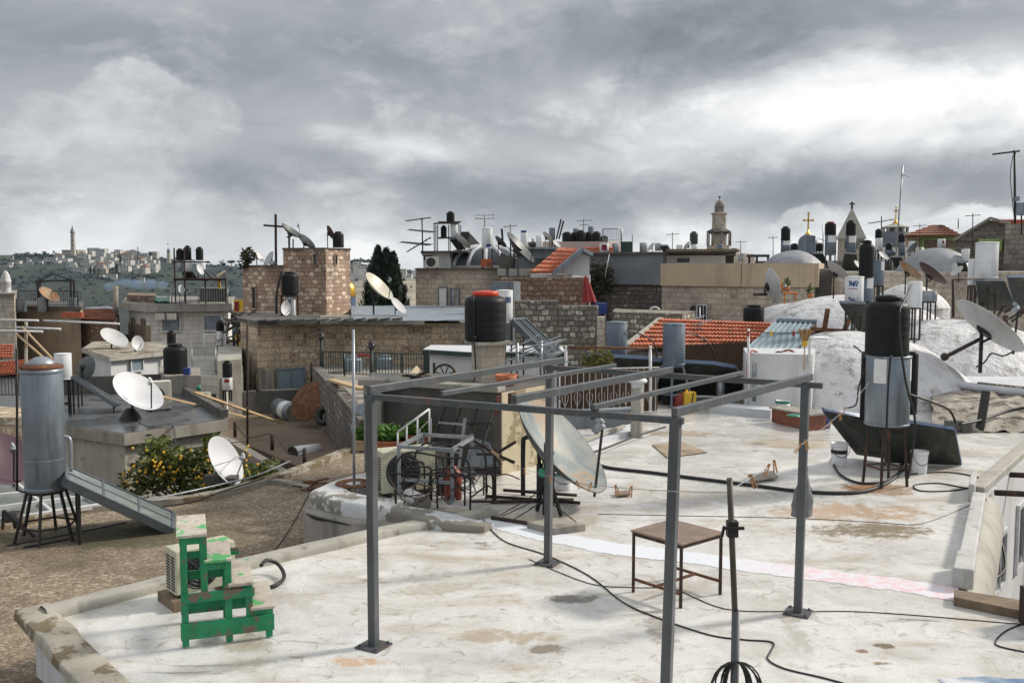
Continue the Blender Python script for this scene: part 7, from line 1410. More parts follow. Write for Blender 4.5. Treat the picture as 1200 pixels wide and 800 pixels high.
tank(813, 271, 286, 9.5, 56, 'dark green tank left of the minaret', mat='dkgreen', lid='dkgreen'); boiler(813.5, 286, 294, 8, 56, 'pale boiler under the dark green tank left of the minaret'); dish(806, 288, 55, 12, .4, 140, 'small dish beside the dark green tank left of the minaret', 'dish', zbase=zrow(295, 55), front=False, arm=False)
building('skyline_terrace', 'low stone terrace on the skyline left of the minaret', 'house', plan((735, 52.5), (860, 52), (885, 58), (885, 72), (735, 72)), -2, zrow(297, 54), 'stone_grey', 'concrete')
antenna(741, 275, 296, 54, 'thin mast right of the green cistern', [], r=.025); 
building('right_terrace', 'low stone terrace on the skyline right of the minaret', 'house', plan((855, 60), (960, 55), (1040, 56), (1060, 75), (860, 80)), -2, zrow(306, 58), 'stone_grey', 'concrete'); 
pg2 = thing('roof_canopy', 'low dark canopy on posts left of the grey dome', 'canopy', P(888, 308, 52)); b = MB(); b.slab([P(875, 299, 51), P(902, 299, 51), P(902, 298, 53), P(875, 298, 53)], .1); b.build('top', M['iron'], pg2)
for px in (878, 887, 900): b = MB(); b.bar(P(px, 309, 51.2), P(px, 299.5, 51.2), .09); b.build('post', M['iron'], pg2)
dish(868.5, 302, 51, 11, .5, 160, 'small pale oval dish just right of the minaret', 'dish', zbase=zrow(309, 51), arm=False)
# minaret
mn = thing('minaret', 'stone minaret with a columned balcony and small dome', 'minaret', P(842, 300, 110)); x, y = XY(842, 110); s_ = S(110); Zr = lambda yy: zrow(yy, 110); T = Matrix.Translation((x, y, 0))
b = MB(); b.lathe([(9*s_, -5), (9*s_, Zr(275)), (10*s_, Zr(274.5)), (10.5*s_, Zr(272))], 8, T, sharp=True); b.build('shaft', M['stone_pale'], mn)
b = MB(); b.lathe([(9.5*s_, Zr(274)), (14.6*s_, Zr(272.5)), (14.6*s_, Zr(271.2)), (10*s_, Zr(268.5)), (8.6*s_, Zr(268.5))], 8, T, sharp=True); b.build('balcony_roof', M['concrete_dark'], mn)
b = MB(); b.lathe([(9*s_, Zr(299)), (14*s_, Zr(297)), (14*s_, Zr(287.5)), (13.2*s_, Zr(287.5)), (13.2*s_, Zr(296)), (9*s_, Zr(296))], 8, T, sharp=True); b.build('balcony', M['stone_pale'], mn)
for k in range(8): a = (k+.0)*math.tau/8; b = MB(); b.tube([(x+13.6*s_*math.cos(a), y+13.6*s_*math.sin(a), Zr(288)), (x+13.6*s_*math.cos(a), y+13.6*s_*math.sin(a), Zr(273))], .09, 6); b.build('column', M['stone_grey'], mn)
b = MB(); b.lathe([(8.6*s_, Zr(268.6)), (8.2*s_, Zr(252)), (9.6*s_, Zr(251)), (9.6*s_, Zr(249.6)), (6*s_, Zr(249))], 8, T, sharp=True); b.build('upper_shaft', M['stone_pale'], mn)
b = MB(); b.lathe([(5.6*s_, Zr(249.2)), (5.6*s_, Zr(243.5)), (5.9*s_, Zr(243)), (5.3*s_, Zr(239.5)), (3.6*s_, Zr(236.5)), (1.2*s_, Zr(234.6)), (.5*s_, Zr(234)), (.5*s_, Zr(231.5)), (0, Zr(230))], 16, T); b.build('dome', M['stone_grey'], mn)
b = MB(); b.ball((x, y, Zr(231)), .14, 8); b.build('finial', M['iron'], mn)
boiler(844, 286, 297, 6.5, 80, 'pale boiler in front of the minaret foot', 'boiler_blue'); under(byl('pale boiler in front of the minaret'), 3)
# church dome and gold cross
cd = thing('church_cupola', 'blue-grey church cupola topped by a gilded cross', 'cupola', P(946, 300, 80)); x, y = XY(946, 80); s_ = S(80); Zr = lambda yy: zrow(yy, 80); T = Matrix.Translation((x, y, 0))
b = MB(); b.lathe([(11*s_, -2), (11*s_, Zr(285)), (10.5*s_, Zr(281)), (8.5*s_, Zr(278)), (5*s_, Zr(275.5)), (3.4*s_, Zr(274.5)), (0, Zr(274))], 24, T); b.build('drum', M['lead'], cd)
b = MB(); b.prism([(x-10*s_, 78), (x, 78), (x, 79), (x-10*s_, 79)], -2, Zr(277)); b.build('front_panel', M['boiler_blue'], cd)
b = MB(); b.lathe([(4*s_, Zr(275)), (3.4*s_, Zr(273.5)), (1.4*s_, Zr(272)), (.9*s_, Zr(269)), (0, Zr(268.5))], 14, T); b.build('gold_cap', M['gold'], cd)
b = MB(); b.bar((x, y, Zr(271)), (x, y, Zr(250)), 1.5*s_, 1.3*s_); b.bar((x-5*s_, y, Zr(258.2)), (x+5*s_, y, Zr(258.2)), 1.3*s_, 1.4*s_)
for dx, dz in ((-5, 0), (5, 0), (0, 8)): b.box((x+dx*s_, y, Zr(258.2)+dz*s_), (2.4*s_, 1.2*s_, 2.4*s_))
b.build('cross', M['brass'], cd)
dome('grey_dome', 929, 293, 318, 78, 50, 'low whitewashed grey dome above the cream-plastered wall', 'dome_grey', skirt=3, bumpy=.03)
# black topped boilers of the right skyline
for (px, y0, ym, y1, w_, D, lab, bm) in ((920.5, 265, 282, 296, 11, 52, 'left of the gilded cross', 'boiler_blue'), (973, 259.5, 275.5, 298, 13, 46, 'with a red cap right of the gilded cross', 'boiler_blue'), (997, 258, 276, 298, 11.5, 46, 'in front of the pyramid roof', 'boiler_blue'), (1029.5, 268, 279, 293, 8, 50, 'right of the pyramid roof', 'boiler_white'), (1056.5, 273.5, 284, 298, 7.5, 48, 'right of the lantern kiosk', 'boiler_blue')):
    tank(px, y0, ym, w_*.97, D, 'slim black tank '+lab, lid='redplast' if 'red cap' in lab else 'black'); boiler(px, ym, y1, w_, D, 'slim boiler under the black tank '+lab, bm, sticker=[(-.8, .8, .62, .97, 'paint_white')] if bm == 'boiler_blue' and px < 1040 else None); under(byl('slim boiler under the black tank '+lab), 2.6)
for (px, y0, y1, w_, D, lab) in ((931, 285, 294, 9, 56, 'squat black tank between the first boiler and the cupola'), (960.5, 284.5, 294, 9, 54, 'squat black tank right of the church cupola'), (1041.5, 284.5, 295, 7.5, 50, 'squat black tank below the lantern kiosk')): tank(px, y0, y1, w_, D, lab); under(byl(lab), 2.6)
boiler(1043, 293, 299, 12, 49, 'low blue-grey drum below the lantern kiosk', 'boiler_blue'); under(byl('low blue-grey drum'), 2.6)
# pyramid roofed tower
pt = thing('pyramid_tower', 'church tower with a pale pyramid roof and cross', 'tower', P(996, 305, 90)); x, y = XY(996.5, 90); s_ = S(90); Zr = lambda yy: zrow(yy, 90); T = Matrix.Translation((x, y, 0)) @ Matrix.Rotation(R(38), 4, 'Z')
b = MB(); k = 1.27; b.lathe([(17.5*s_, -2), (17.5*s_, Zr(279.5))], 4, T, sharp=True); b.build('wall', M['stone_pale'], pt)
b = MB(); b.lathe([(19.5*s_, Zr(280.5)), (19.5*s_, Zr(279)), (0, Zr(243))], 4, T, sharp=True); b.build('pyramid_roof', M['concrete_pale'], pt)
b = MB(); b.bar((x, y, Zr(245)), (x, y, Zr(236.5)), .14); b.bar((x-.25, y, Zr(239)), (x+.25, y, Zr(239)), .12); b.ball((x, y, Zr(243)), .12, 8); b.build('cross', M['iron'], pt)
for f in range(4):
    for g in range(2):
        a = T @ V((17.6*s_*math.cos(g*math.pi/2+math.pi), 17.6*s_*math.sin(g*math.pi/2+math.pi), 0)); c = T @ V((17.6*s_*math.cos(g*math.pi/2+math.pi*1.5), 17.6*s_*math.sin(g*math.pi/2+math.pi*1.5), 0)); window(pt, a.xy, c.xy, (f+.7)/4.4, Zr(287), .28, .75, frame='stone_pale')
# lantern kiosk
lk = thing('lantern_kiosk', 'blue-grey church lantern with a pointed roof and gilt finial', 'lantern', P(1048, 300, 75)); x, y = XY(1048, 75); s_ = S(75); Zr = lambda yy: zrow(yy, 75); T = Matrix.Translation((x, y, 0))
b = MB(); b.lathe([(15*s_, 2), (15*s_, Zr(272)), (13*s_, Zr(271.5))], 10, T, sharp=True); b.build('drum', M['lead'], lk); b = MB(); b.lathe([(15.5*s_, Zr(267)), (15.5*s_, Zr(266)), (8*s_, Zr(263.5)), (3.2*s_, Zr(262)), (0, Zr(261))], 10, T, sharp=True); b.build('roof', M['concrete_pale'], lk)
for k in range(10): a = k*math.tau/10; b = MB(); b.tube([(x+13.5*s_*math.cos(a), y+13.5*s_*math.sin(a), Zr(272)), (x+13.5*s_*math.cos(a), y+13.5*s_*math.sin(a), Zr(266.5))], .1, 5); b.build('column', M['concrete_pale'], lk)
b = MB(); b.lathe([(10*s_, Zr(272)), (10*s_, Zr(266))], 10, T); b.build('core', M['lead'], lk); b = MB(); b.lathe([(3.4*s_, Zr(262.4)), (2.6*s_, Zr(260)), (.8*s_, Zr(258)), (.5*s_, Zr(244)), (1.2*s_, Zr(243)), (0, Zr(241))], 10, T); b.box((x, y, Zr(247)), (.35, .1, .1)); b.build('finial', M['brass'], lk)
antenna(1050, 194, 298, 45, 'long leaning mast with a short arm behind the slim black tank', [(1055.5, 203, 1066, 207.5, 2, .1)], lean=8, r=.035, mat='galv')
antenna(1033, 253, 290, 50, 'short aerial left of the lantern kiosk', [(1017, 262, 1048, 257, 5, .3)], r=.03)
antenna(964.5, 233+30, 295, 47, 'thin aerial beside the red-capped tank', [(958, 279, 966, 282, 4, .3)], r=.025, mat='galv')
# right-hand houses
rh2 = building('green_house', 'pale green house with a brown hipped tile roof', 'house', plan((1078, 62), (1120, 61), (1132, 70), (1066, 72)), -2, zrow(276, 62), 'plaster_green', 'concrete'); b = MB(); p, q = plan((1058, 63.5), (1079, 62.3)); b.bar((p[0], p[1], 2.5), (q[0], q[1], 2.5), .4, (zrow(277, 62)-2.5)*2); b.build('stone_side', M['stone_tan'], rh2)
z0, z1 = zrow(277, 62), zrow(264, 66); c = [V((*XY(px, D), z0)) for px, D in ((1057, 61.5), (1126, 60.5), (1138, 72), (1052, 74))]; rg_ = [V((*XY(1092, 66), z1)), V((*XY(1102, 66), z1))]
tileroof('tiled_roof', [c[0], c[1], rg_[1], rg_[0]], 5, 26, rh2, mat='tile_old'); b = MB(); b.quad(c[1], c[2], rg_[1]); b.quad(c[2], c[3], rg_[0], rg_[1]); b.quad(c[3], c[0], rg_[0]); b.build('rear_roof', M['tile_old'], rh2)
for f, w_ in ((.32, 1.0), (.78, .9)): window(rh2, XY(1078, 61.9), XY(1120, 60.9), f, zrow(286, 62), w_, .6, frame='plaster_green', pane='wood')
boiler(1103, 280, 290.5, 8.5, 52, 'white boiler in front of the pale green house', sticker=[(-.2, .4, .5, .8, 'redc')]); under(byl('white boiler in front of the pale green'), 3)
antenna(1123, 256, 268, 60, 'thin short mast on the pale green house roof', [], r=.03)
gs = building('stone_gable_house', 'rough dark stone gable house at the right edge', 'house', plan((1118, 47), (1180, 46), (1300, 46), (1300, 60), (1125, 60)), -2, zrow(283, 47), 'stone_grey', 'concrete_dark')
p0, p1, p2 = XY(1117, 46.9), XY(1180, 45.9), None; b = MB(); zg = [zrow(283, 47), zrow(258.5, 47), zrow(265, 47), zrow(283, 47)]; pts = [XY(1117, 46.9), XY(1157, 46.3), XY(1180, 45.9), XY(1180, 45.9)]
f_ = [V((p[0], p[1], z)) for p, z in zip(pts, zg)]; b.quad(f_[0], f_[3], f_[2], f_[1]); OF = V((2.6, 4, 0)); b.quad(*[p+OF for p in (f_[0], f_[1], f_[2], f_[3])]); [b.quad(f_[i], f_[i+1], f_[i+1]+OF, f_[i]+OF) for i in range(2)]; b.build('gable', M['stone_grey'], gs)
b = MB(); b.bar(f_[0]+V((-.1, -.1, .05)), f_[1]+V((0, -.1, .08)), .4, .12); b.bar(f_[1]+V((0, -.1, .08)), f_[2]+V((0, -.1, .08)), .4, .12); b.build('verge', M['concrete'], gs)
b = MB(); p, q = XY(1145, 46.3), XY(1173, 45.9); b.bar((p[0], p[1]-.02, zrow(287, 46)), (q[0], q[1]-.02, zrow(287, 46)), .1, .58); b.build('green_patch', M['plaster_green'], gs)
b = MB(); b.prism(plan((1176, 44.5), (1300, 44), (1300, 48), (1176, 49)), -2, zrow(263, 45)); b.build('side_block', M['stone_grey'], gs); tileroof('tiled_roof', [P(1168, 263.5, 47), P(1215, 263, 47), P(1215, 258, 49), P(1160, 258, 49)], 3, 12, gs)
dome('dark_dome', 1097, 290, 318, 88, 41, 'low dark grey dome left of the big white boiler', 'dome_grey', skirt=3, bumpy=.03)
building('right_stone_house', 'stone house with an arch behind the two rusty dishes', 'house', plan((950, 39), (985, 37), (1150, 37), (1300, 37.5), (1300, 45), (955, 46)), -2, zrow(319, 37.5), 'stone_pale', 'concrete')
ar = byl('stone house with an arch'); b = MB(); c = P(976, 345, 36.8); b.v = []; b.prism([(c.x+1.0*math.cos(math.pi*k/12), c.z+1.0*math.sin(math.pi*k/12)) for k in range(13)]+[(c.x-1.0, c.z-1.2), (c.x+1.0, c.z-1.2)], 0, .1); b.v = [V((v.x, 37.3+v.z+(.05 if v.x > c.x else .5), v.y)) for v in b.v]; b.build('arch', M['concrete_dark'], ar)
antenna(1189.5, 176, 262, 42, 'tall mast with a horizontal boom at the right edge', [(1163, 181, 1195, 177, 7, .25)], lean=-.5, r=.05)
cord([P(1187, 182, 41.9), P(1184, 205, 41.9), P(1186, 232, 41.9), P(1188, 250, 41.9)], .015, 'thin wire hanging along the tall mast at the right edge')
b = MB(); b.box(P(1197, 245, 42), (.55, .25, .55)); b.box(P(1191, 233, 42), (.2, .2, .2)); tag(b.build('control_box', M['boiler']), 'dark square box beside the tall mast at the right edge', 'box'); b = MB(); b.bar(P(1197, 253, 42), P(1197, 275, 43), .06); b.bar(P(1191, 233.5, 42), P(1189.4, 233.5, 42), .05); tag(b.build('box_post', M['iron']), 'thin post under the dark square box at the right edge', 'post')
dish(1070, 291, 47, 16, .35, 140, 'dark small dish beside the dark grey dome', 'dish_dark', zbase=zrow(301, 47), arm=False)
building('rear_houses', 'pale stone house closing the view between the tanks on the right', 'house', plan((1010, 60), (1080, 58), (1090, 70), (1010, 72)), -2, zrow(290, 60), 'stone_white', 'concrete')

for (px, yb, yt, D, lab, bm) in ((598, 318, 262, 47, 'aerial behind the large edge-on dish', [(590, 266, 606, 264, 5, .3)]), (684, 283, 256, 61, 'tall aerial behind the black tank row', [(676, 259, 694, 258, 6, .3), (679, 264, 690, 263, 4, .3)]), (788, 297, 272, 56, 'aerial between the grey boilers and the dark green tank', [(781, 275, 796, 274, 5, .3)]), (868, 306, 282, 60, 'short aerial just right of the minaret', [(862, 284, 875, 283, 4, .3)]), (906, 306, 276, 58, 'thin aerial left of the first slim black tank', [(900, 279, 912, 278, 4, .25)]), (1078, 298, 262, 56, 'aerial left of the brown hipped roof', [(1070, 265, 1086, 264, 5, .3)]), (1140, 300, 250, 44, 'aerial in front of the rough stone gable', [(1131, 253, 1149, 252, 6, .25)])):
    antenna(px, yt, yb, D, lab, bm, r=.022)
for (px, y0, y1, w_, D, lab, m_) in ((632, 276, 290, 8, 50, 'pale boiler between the two blue-topped skyline boilers', 'boiler_white'), (722, 285, 296, 7, 52, 'small grey boiler left of the green cistern', 'galv'), (796, 287, 297, 7, 56, 'small pale boiler left of the dark green tank', 'boiler_white'), (860, 291, 303, 7, 62, 'small blue-grey boiler right of the minaret foot', 'boiler_blue'), (1012, 285, 300, 8, 52, 'white boiler right of the pyramid roof', 'boiler_white'), (1068, 283, 298, 7, 50, 'small white boiler between the kiosk and the brown roof', 'boiler_white'), (1131, 292, 306, 9, 40, 'white boiler in front of the rough stone gable', 'boiler_white')):
    boiler(px, y0, y1, w_, D, lab, m_); under(byl(lab), zrow(y1, D)-.9)
for (px, y0, w_, h_, D, lab) in ((624, 284, 9, 10, 50, 'small dark solar panel behind the red tiled gable'), (778, 287, 9, 8, 56, 'small dark solar panel right of the pale skyline boiler'), (1018, 300, 12, 16, 48, 'dark solar panel below the white-bottomed slim tank'), (1050, 300, 12, 14, 46, 'dark solar panel below the lantern kiosk'), (958, 296, 12, 12, 52, 'dark solar panel right of the church cupola'), (1126, 306, 10, 14, 38.5, 'dark solar panel beside the small white boiler on the right')):
    collector([P(px-w_/2, y0, D), P(px+w_/2, y0, D), P(px+w_/2+w_*.5, y0+h_, D+.7), P(px-w_/2+w_*.5, y0+h_, D+.7)], .1, lab, legs=False, zf=zrow(y0+h_, D)-.1)
for (px, py, D, mj, rt, an, lab) in ((652, 286, 50, 11, .4, 45, 'tiny pale dish left of the leaning poles'), (1035, 300, 45, 14, .35, 50, 'small grey dish below the lantern kiosk'), (1007, 312, 40, 17, .3, 48, 'small grey dish above the printed white boiler'), (1122, 318, 36, 16, .4, 130, 'small pale dish left of the small white boiler on the right'), (720, 290, 52, 10, .5, 30, 'tiny white dish left of the green cistern')):
    dish(px, py, D, mj, rt, an, lab, 'dish', zbase=zrow(py+mj*.8, D), arm=False)
# ================================================================== CYPRESSES, GOLDEN DOME
for (px, yt, wb, seed, lab) in ((443, 290, 40, 1, 'left and tallest dark cypress behind the yellowed dish'), (453, 292, 38, 2, 'middle dark cypress behind the yellowed dish'), (461, 297, 34, 3, 'right and lowest dark cypress behind the yellowed dish')):
    D = 56; x, y = XY(px, D); zb = -4; zt_ = zrow(yt, D); t = thing('cypress_tree', lab, 'tree', (x, y, zb), 0, 'cypress trees behind the tower'); b = MB(); b.tube([(x, y, zb), (x, y, zt_-1)], .2, 8, r2=.05); b.build('trunk', M['wood'], t)
    b = MB(); rnd = random.Random(seed)
    for k in range(4200):
        f = rnd.random()**.75; z = zt_-(zt_-zb-1)*f; rr = wb/2*S(D)*min(1, (f*2.6)**.6)*(.8+.35*mnoise.noise(V((f*9+seed, rnd.random()*2, 0))))*(.55+.45*rnd.random()**.4); a = rnd.random()*math.tau; rr *= 1+.22*math.sin(a*3+f*9+seed)
        p = V((x+rr*math.cos(a), y+rr*math.sin(a), z)); u = V((rnd.gauss(0, .35)+.3*math.cos(a), rnd.gauss(0, .35)+.3*math.sin(a), 1)).normalized()*.26; v = V((-math.sin(a), math.cos(a), rnd.gauss(0, .3))).normalized()*.12
        b.add([p-u, p+v, p+u, p-v], [[0, 1, 2, 3]])
    b.build('crown', M['leaf_dark'], t)
gd = thing('golden_dome', 'golden dome on a blue tiled drum behind the stone tower', 'dome', P(408, 362, 350)); x, y = XY(405, 350); s_ = S(350); Zr = lambda yy: zrow(yy, 350); T = Matrix.Translation((x, y, 0))
b = MB(); r = 11.5*s_; b.lathe([(r, Zr(347.5)), (r*1.02, Zr(343)), (r*.97, Zr(338)), (r*.8, Zr(333)), (r*.5, Zr(329.5)), (r*.2, Zr(328)), (0, Zr(327))], 32, T); b.build('dome', M['gold'], gd); b = MB(); b.lathe([(r*.97, -40), (r*.97, Zr(347.5))], 32, T); b.build('drum', M['panel_blue'], gd)
# ================================================================== GROUND AND HILL
b = MB(); b.quad((-6000, -800, -40), (6000, -800, -40), (6000, 9000, -40), (-6000, 9000, -40)); b.build('ground', M['asphalt'], kind='structure')
b = MB(); b.prism([(-140, -60), (140, -60), (160, 135), (20, 135), (-25, 90), (-140, 85)], -39.99, -9.5); b.build('city_ground', M['asphalt'], kind='structure')
rid = [(-700, 300), (-300, 299), (0, 298.5), (60, 297.5), (180, 297.5), (200, 303), (235, 309), (270, 311), (290, 315), (340, 311), (410, 306.5), (440, 311), (470, 320), (485, 324), (520, 325), (800, 322), (1300, 318), (1900, 316)]
def ridge(px):
    for (a, ya), (c, yc) in zip(rid, rid[1:]):
        if px <= c: t = max(0, (px-a)/(c-a)); t = t*t*(3-2*t); return ya+(yc-ya)*t
    return rid[-1][1]
DN, DF = 480, 1500
def hillrow(px, t): return 392+(ridge(px)-392)*t**.72
def hz(px, D):
    t = (D-DN)/(DF-DN)
    if t > 1: r_ = zrow(ridge(px), DF)-(D-DF)*.05; return r_
    return zrow(hillrow(px, max(0, t)), D)+mnoise.noise(V((px*.02, D*.006, 0)))*3*min(1, (1-t)*5+.15)
b = MB(); b.grid(lambda u, v: V((((-700+2600*u)-600)/F*(DN+(DF+500-DN)*v), DN+(DF+500-DN)*v, hz(-700+2600*u, DN+(DF+500-DN)*v))), 160, 60); b.build('hillside', M['hill'], kind='structure')
# paler graveyard slope right of the golden dome, as its own nearer hill
b = MB(); b.grid(lambda u, v: V((((412+110*u)-600)/F*(420+200*v), 420+200*v, zrow(371+(326.5-371)*v**.8+5*(2*u-1)**4*v, 420+200*v)+mnoise.noise(V((u*6, v*4, 3)))*.6)), 40, 24); b.build('cemetery_slope', M['palehill'], kind='structure')
rs = random.Random(77)
b = MB(); b.lathe([(0, 0), (1, 0)], 3)
def spire(px, yt, ym, yb, wd, D, name, label, spire_mat, roofh):
    t = thing(name, label, 'tower', P(px, yb, D)); x, y = XY(px, D); T = Matrix.Translation((x, y, 0)); s_ = S(D); Zr = lambda yy: zrow(yy, D)
    b = MB(); b.lathe([(wd*.62*s_, Zr(yb)-5), (wd*.56*s_, Zr(yb-6)), (wd*.48*s_, Zr(ym))], 4, T @ Matrix.Rotation(R(45), 4, 'Z'), sharp=True); b.build('shaft', M['stone_pale'], t)
    for k in range(3):
        p = V((x, y-wd*.42*s_, Zr(yb-8-5*k))); b = MB(); b.box(p, (wd*.22*s_, .3, 1.8*s_)); b.build('window', M['window'], t)
    b = MB(); b.lathe([(wd*.62*s_, Zr(ym)), (wd*.56*s_, Zr(ym-1.5)), (0, Zr(yt))], 8, T, sharp=True); b.build('spire', M[spire_mat], t); return t
spire(86.5, 264, 273, 295, 5.2, 1300, 'bell_tower', 'tall slim bell tower with a dark spire on the far hilltop', 'lead', 8)
spire(198, 291, 295, 304, 4, 1350, 'bell_tower', 'small distant tower at the right end of the hilltop houses', 'lead', 4)
def farhouse(px, row, w, h, mat, roofmat, D=None, name='hill_house', label=None, group='pale houses on the far hillside'):
    if D is None:
        best = min(((abs(hillrow(px, t)-row), t) for t in [i/60 for i in range(1, 61)])); D = DN+(DF-DN)*best[1]
    x, y = XY(px, D); z = zrow(row, D); s_ = S(D); W = w*s_; Hh = h*s_; dp = W*.8; b = MB(); rz = rs.uniform(-.5, .5); Mz = Matrix.Rotation(rz, 4, 'Z')
    b.box((x, y, z+Hh/2-4), (W, dp, Hh+8), M=Mz); b.mi = 1; b.box((x, y, z+Hh+.25), (W*1.04, dp*1.04, .6), M=Mz)
    if roofmat == 'tile':
        q = [Mz @ V((sx*W*.55, sy*dp*.55, 0))+V((x, y, z+Hh+.56)) for sx, sy in ((-1, -1), (1, -1), (1, 1), (-1, 1))]; a = V((x, y, z+Hh+.56+h*.35*s_)); [b.quad(q[i], q[(i+1) % 4], a) for i in range(4)]
    b.mi = 2; nx = max(2, int(w/2.6)); nzr = max(1, int(h/3.0))
    for i in range(nx):
        for j in range(nzr):
            if rs.random() < .85: b.box(V((x, y, 0))+Mz @ V(((i+.5)/nx*W-W/2, -dp/2-.02, z+Hh*(j+.55)/nzr)), (W/nx*.36, .2, Hh/nzr*.42), M=Mz)
    return tag(b.build(name, [M[mat], M['concrete_pale' if roofmat != 'tile' else 'tile_old'], M['window']]), label, 'house', group)
hp = [(87, 296.5, 22, 3.2), (110, 296, 14, 5), (122, 297, 10, 5), (140, 298, 9, 5), (70, 303, 10, 4), (60, 306, 14, 4), (78, 307, 12, 4), (96, 302, 12, 5), (103, 310, 14, 5), (118, 307, 10, 6), (120, 316, 12, 6), (132, 309, 9, 7), (84, 313, 10, 5), (90, 318, 12, 4), (100, 320, 8, 5),
      (112, 299.5, 8, 4), (128, 314, 10, 7), (148, 304, 14, 6), (160, 301, 10, 6), (152, 311, 10, 6), (164, 309, 10, 6), (174, 306, 8, 6), (180, 301, 8, 5), (178, 312, 9, 7), (146, 319, 14, 7), (160, 318, 8, 7), (170, 320, 10, 7), (182, 318, 6, 8), (12, 304, 8, 4), (22, 309, 6, 3), (36, 311, 7, 3), (48, 309, 5, 3), (10, 314, 8, 3),
      (130, 326, 14, 4), (165, 330, 8, 4), (120, 325, 6, 3), (68, 300.5, 6, 3.5)]
rsh = random.Random(55); hp += [(rsh.uniform(98, 184), rsh.uniform(299, 321), rsh.uniform(5, 9), rsh.uniform(3.5, 6.5)) for k in range(60)]+[(rsh.uniform(5, 90), rsh.uniform(304, 314), rsh.uniform(4, 7), 2.6) for k in range(8)]
for i, (px, row, w_, h_) in enumerate(hp):
    red = i in (10, 17, 26, 20, 4)
    farhouse(px, row, w_*.9, h_, rs.choice(['far_white', 'far_white', 'far_cream', 'far_white']), 'tile' if red else 'flat', label='red-roofed house among the pale houses of the far hillside' if red else 'pale flat-roofed stone house on the far hillside', group='red-roofed far houses' if red else 'pale far houses')
farhouse(38, 311, 5, 4, 'boiler_blue', 'flat', label='small bluish-white house alone on the far green slope', group=None)
for i, (px, row, w_, h_) in enumerate([(472, 322, 10, 6), (480, 325, 6, 3), (418, 312, 8, 5), (424, 316, 10, 4), (452, 340, 6, 3), (415, 321, 7, 4), (428, 322, 6, 3)]): farhouse(px, row, w_, h_, 'stone_white', 'flat', D=640 if i > 1 else 700, label='pale house beside the cypress trees on the far pale slope', group='houses right of the tower')
b = MB(); rs2 = random.Random(99)
def wood(px, row, n, w, h, big=1.0, D=None):
    if D is None:
        best = min(((abs(hillrow(px, t)-row), t) for t in [i/60 for i in range(1, 61)])); D = DN+(DF-DN)*best[1]
    s_ = S(D); c = P(px, row, D); leaves(b, c+V((0, 0, h*s_*.3)), (w*s_, w*s_, h*s_), n, 1.15*s_*big, px*7+row, shell=.5, flat=1)
for k in range(46): wood(18+k*1.1+rs2.gauss(0, 2), 300+rs2.gauss(0, 1.6), 26, 3, 2.2)
for k in range(30): wood(190+k*3.2, 305+k*.35+rs2.gauss(0, 2), 22, 3, 2)
for k in range(26): wood(rs2.uniform(110, 185), rs2.uniform(297, 325), 22, 2, 2.4)
for k in range(420): wood(rs2.uniform(-60, 285), 316+abs(rs2.gauss(0, 22)), 20, rs2.uniform(2, 5), rs2.uniform(1.2, 2.6))
for k in range(40): wood(rs2.uniform(0, 60), rs2.uniform(302, 316), 18, 2.4, 1.5)
for k in range(18): wood(412+k*1.4, 307+rs2.gauss(0, 1), 24, 2.4, 1.9, D=1000)
for k in range(16): wood(rs2.uniform(412, 486), rs2.uniform(326, 352), 16, 1.6, 1.5, D=560)
for k in range(12): wood(468+k*1.2, 319+rs2.gauss(0, 1), 16, 1.6, 1.3, D=700)
o = b.build('hillside_woods', M['leaf_far'], kind='stuff'); o['label'] = 'dark woods covering the far hillside'; o['category'] = 'woods'
for (px, yb, yt, lab) in ((106, 322, 311, 'left dark cypress among the far pale houses'), (110, 322, 312, 'second dark cypress among the far pale houses'), (141, 311, 299, 'broad dark cypress right of the far houses'), (176, 300, 295.5, 'small dark cypress on the far hilltop'), (137, 321, 308, 'tall dark cypress before the right far houses')):
    D = 1150; t = thing('cypress_tree', lab, 'tree', P(px, yb, D)); s_ = S(D); c = P(px, (yb+yt)/2, D); hh = (yb-yt)/2*s_; b = MB(); leaves(b, c, (1.5*s_, 1.5*s_, hh), 220, .8*s_, px, flat=1); b.build('crown', M['leaf_dark'], t); b = MB(); b.tube([c-V((0, 0, hh+4)), c], .5, 5); b.build('trunk', M['wood'], t)
antenna(161.5, 289, 308, 1200, 'thin mast on the far hilltop houses', [], r=.5); 
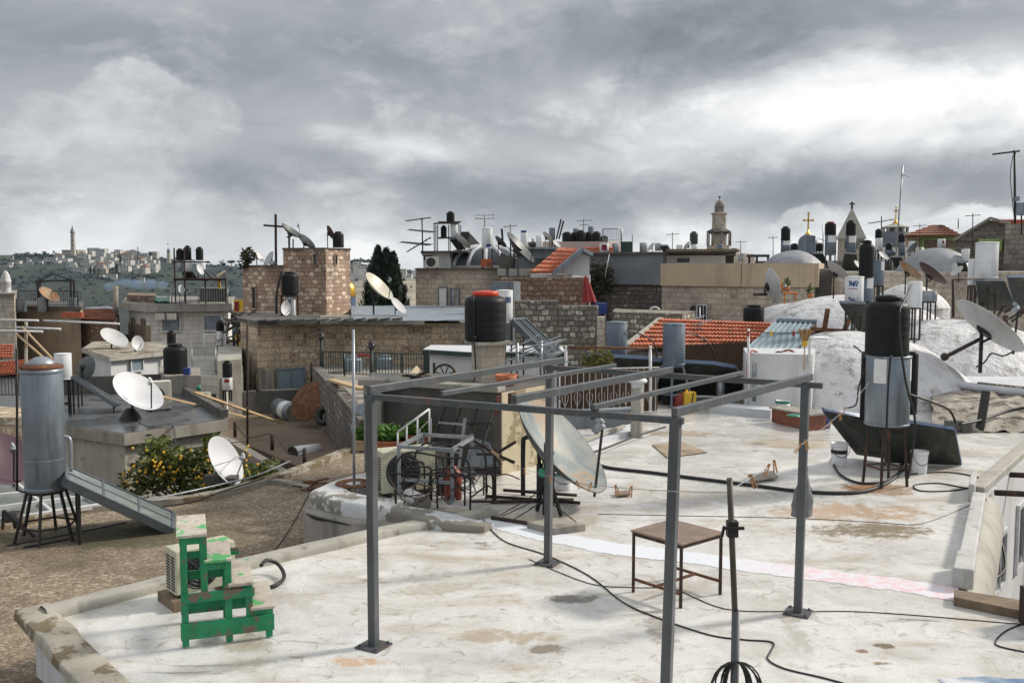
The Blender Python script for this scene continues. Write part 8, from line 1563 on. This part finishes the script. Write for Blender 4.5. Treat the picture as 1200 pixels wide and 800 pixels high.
for (px, yb, yt, w_, lab) in ((262, 312, 308, 3, 'small round tree on the skyline left of the tower'), (271, 312, 305, 5, 'umbrella-shaped tree on the skyline left of the tower')):
    D = 1100; t = thing('round_tree', lab, 'tree', P(px, yb, D)); s_ = S(D); b = MB(); leaves(b, P(px, yt+1.6, D), (w_*s_, w_*s_*.6, 1.7*s_), 160, 1.0*s_, px, flat=1); b.build('crown', M['leaf_dark'], t); b = MB(); b.tube([P(px, yb+2, D), P(px, yt+2, D)], .5*s_, 5); b.build('trunk', M['wood'], t)
# smoke from the chimney: a soft volume of its own
m = bpy.data.materials.new('smoke'); m.use_nodes = True; nt = m.node_tree; nt.nodes.remove(nt.nodes['Principled BSDF']); pv = node(nt, 'ShaderNodeVolumePrincipled', {'Color': (.45, .62, .85, 1), 'Density': .55, 'Anisotropy': .2}); nt.links.new(pv.outputs[0], nt.nodes['Material Output'].inputs['Volume'])
b = MB(); rs3 = random.Random(13)
for (px, py, rx, rz_) in ((137, 331, 5, 3), (146, 331, 8, 5), (160, 333, 10, 6), (176, 333, 9, 6), (128, 336, 7, 5), (190, 334, 7, 5)):
    c = P(px, py, 120); s_ = S(120); b.grid(lambda u, v: c+V((rx*s_*math.sin(v*math.pi)*math.cos(u*math.tau), rx*s_*math.sin(v*math.pi)*math.sin(u*math.tau), -rz_*s_*math.cos(v*math.pi)))*(1+.35*mnoise.noise(V((u*4, v*4, px)))), 16, 10)
o = b.build('smoke', m, kind='stuff'); o['label'] = 'thin bluish smoke drifting from the chimney pipe'; o['category'] = 'smoke'
# haze: one closed box of even thin air
m = bpy.data.materials.new('haze'); m.use_nodes = True; nt = m.node_tree; nt.nodes.remove(nt.nodes['Principled BSDF']); pv = node(nt, 'ShaderNodeVolumePrincipled', {'Color': (.5, .74, 1, 1), 'Density': .00005, 'Anisotropy': .1}); nt.links.new(pv.outputs[0], nt.nodes['Material Output'].inputs['Volume'])
b = MB(); zlow = -41.5; b.box((300, 1000, (zlow+75)/2), (9000, 2300, 75-zlow)); HZ = b.build('haze', m, kind='stuff')
dups = {k: v for k, v in LAB.items() if len(v) > 1 and not all(g for _, g in v)}
if dups: print('DUP LABELS', dups)
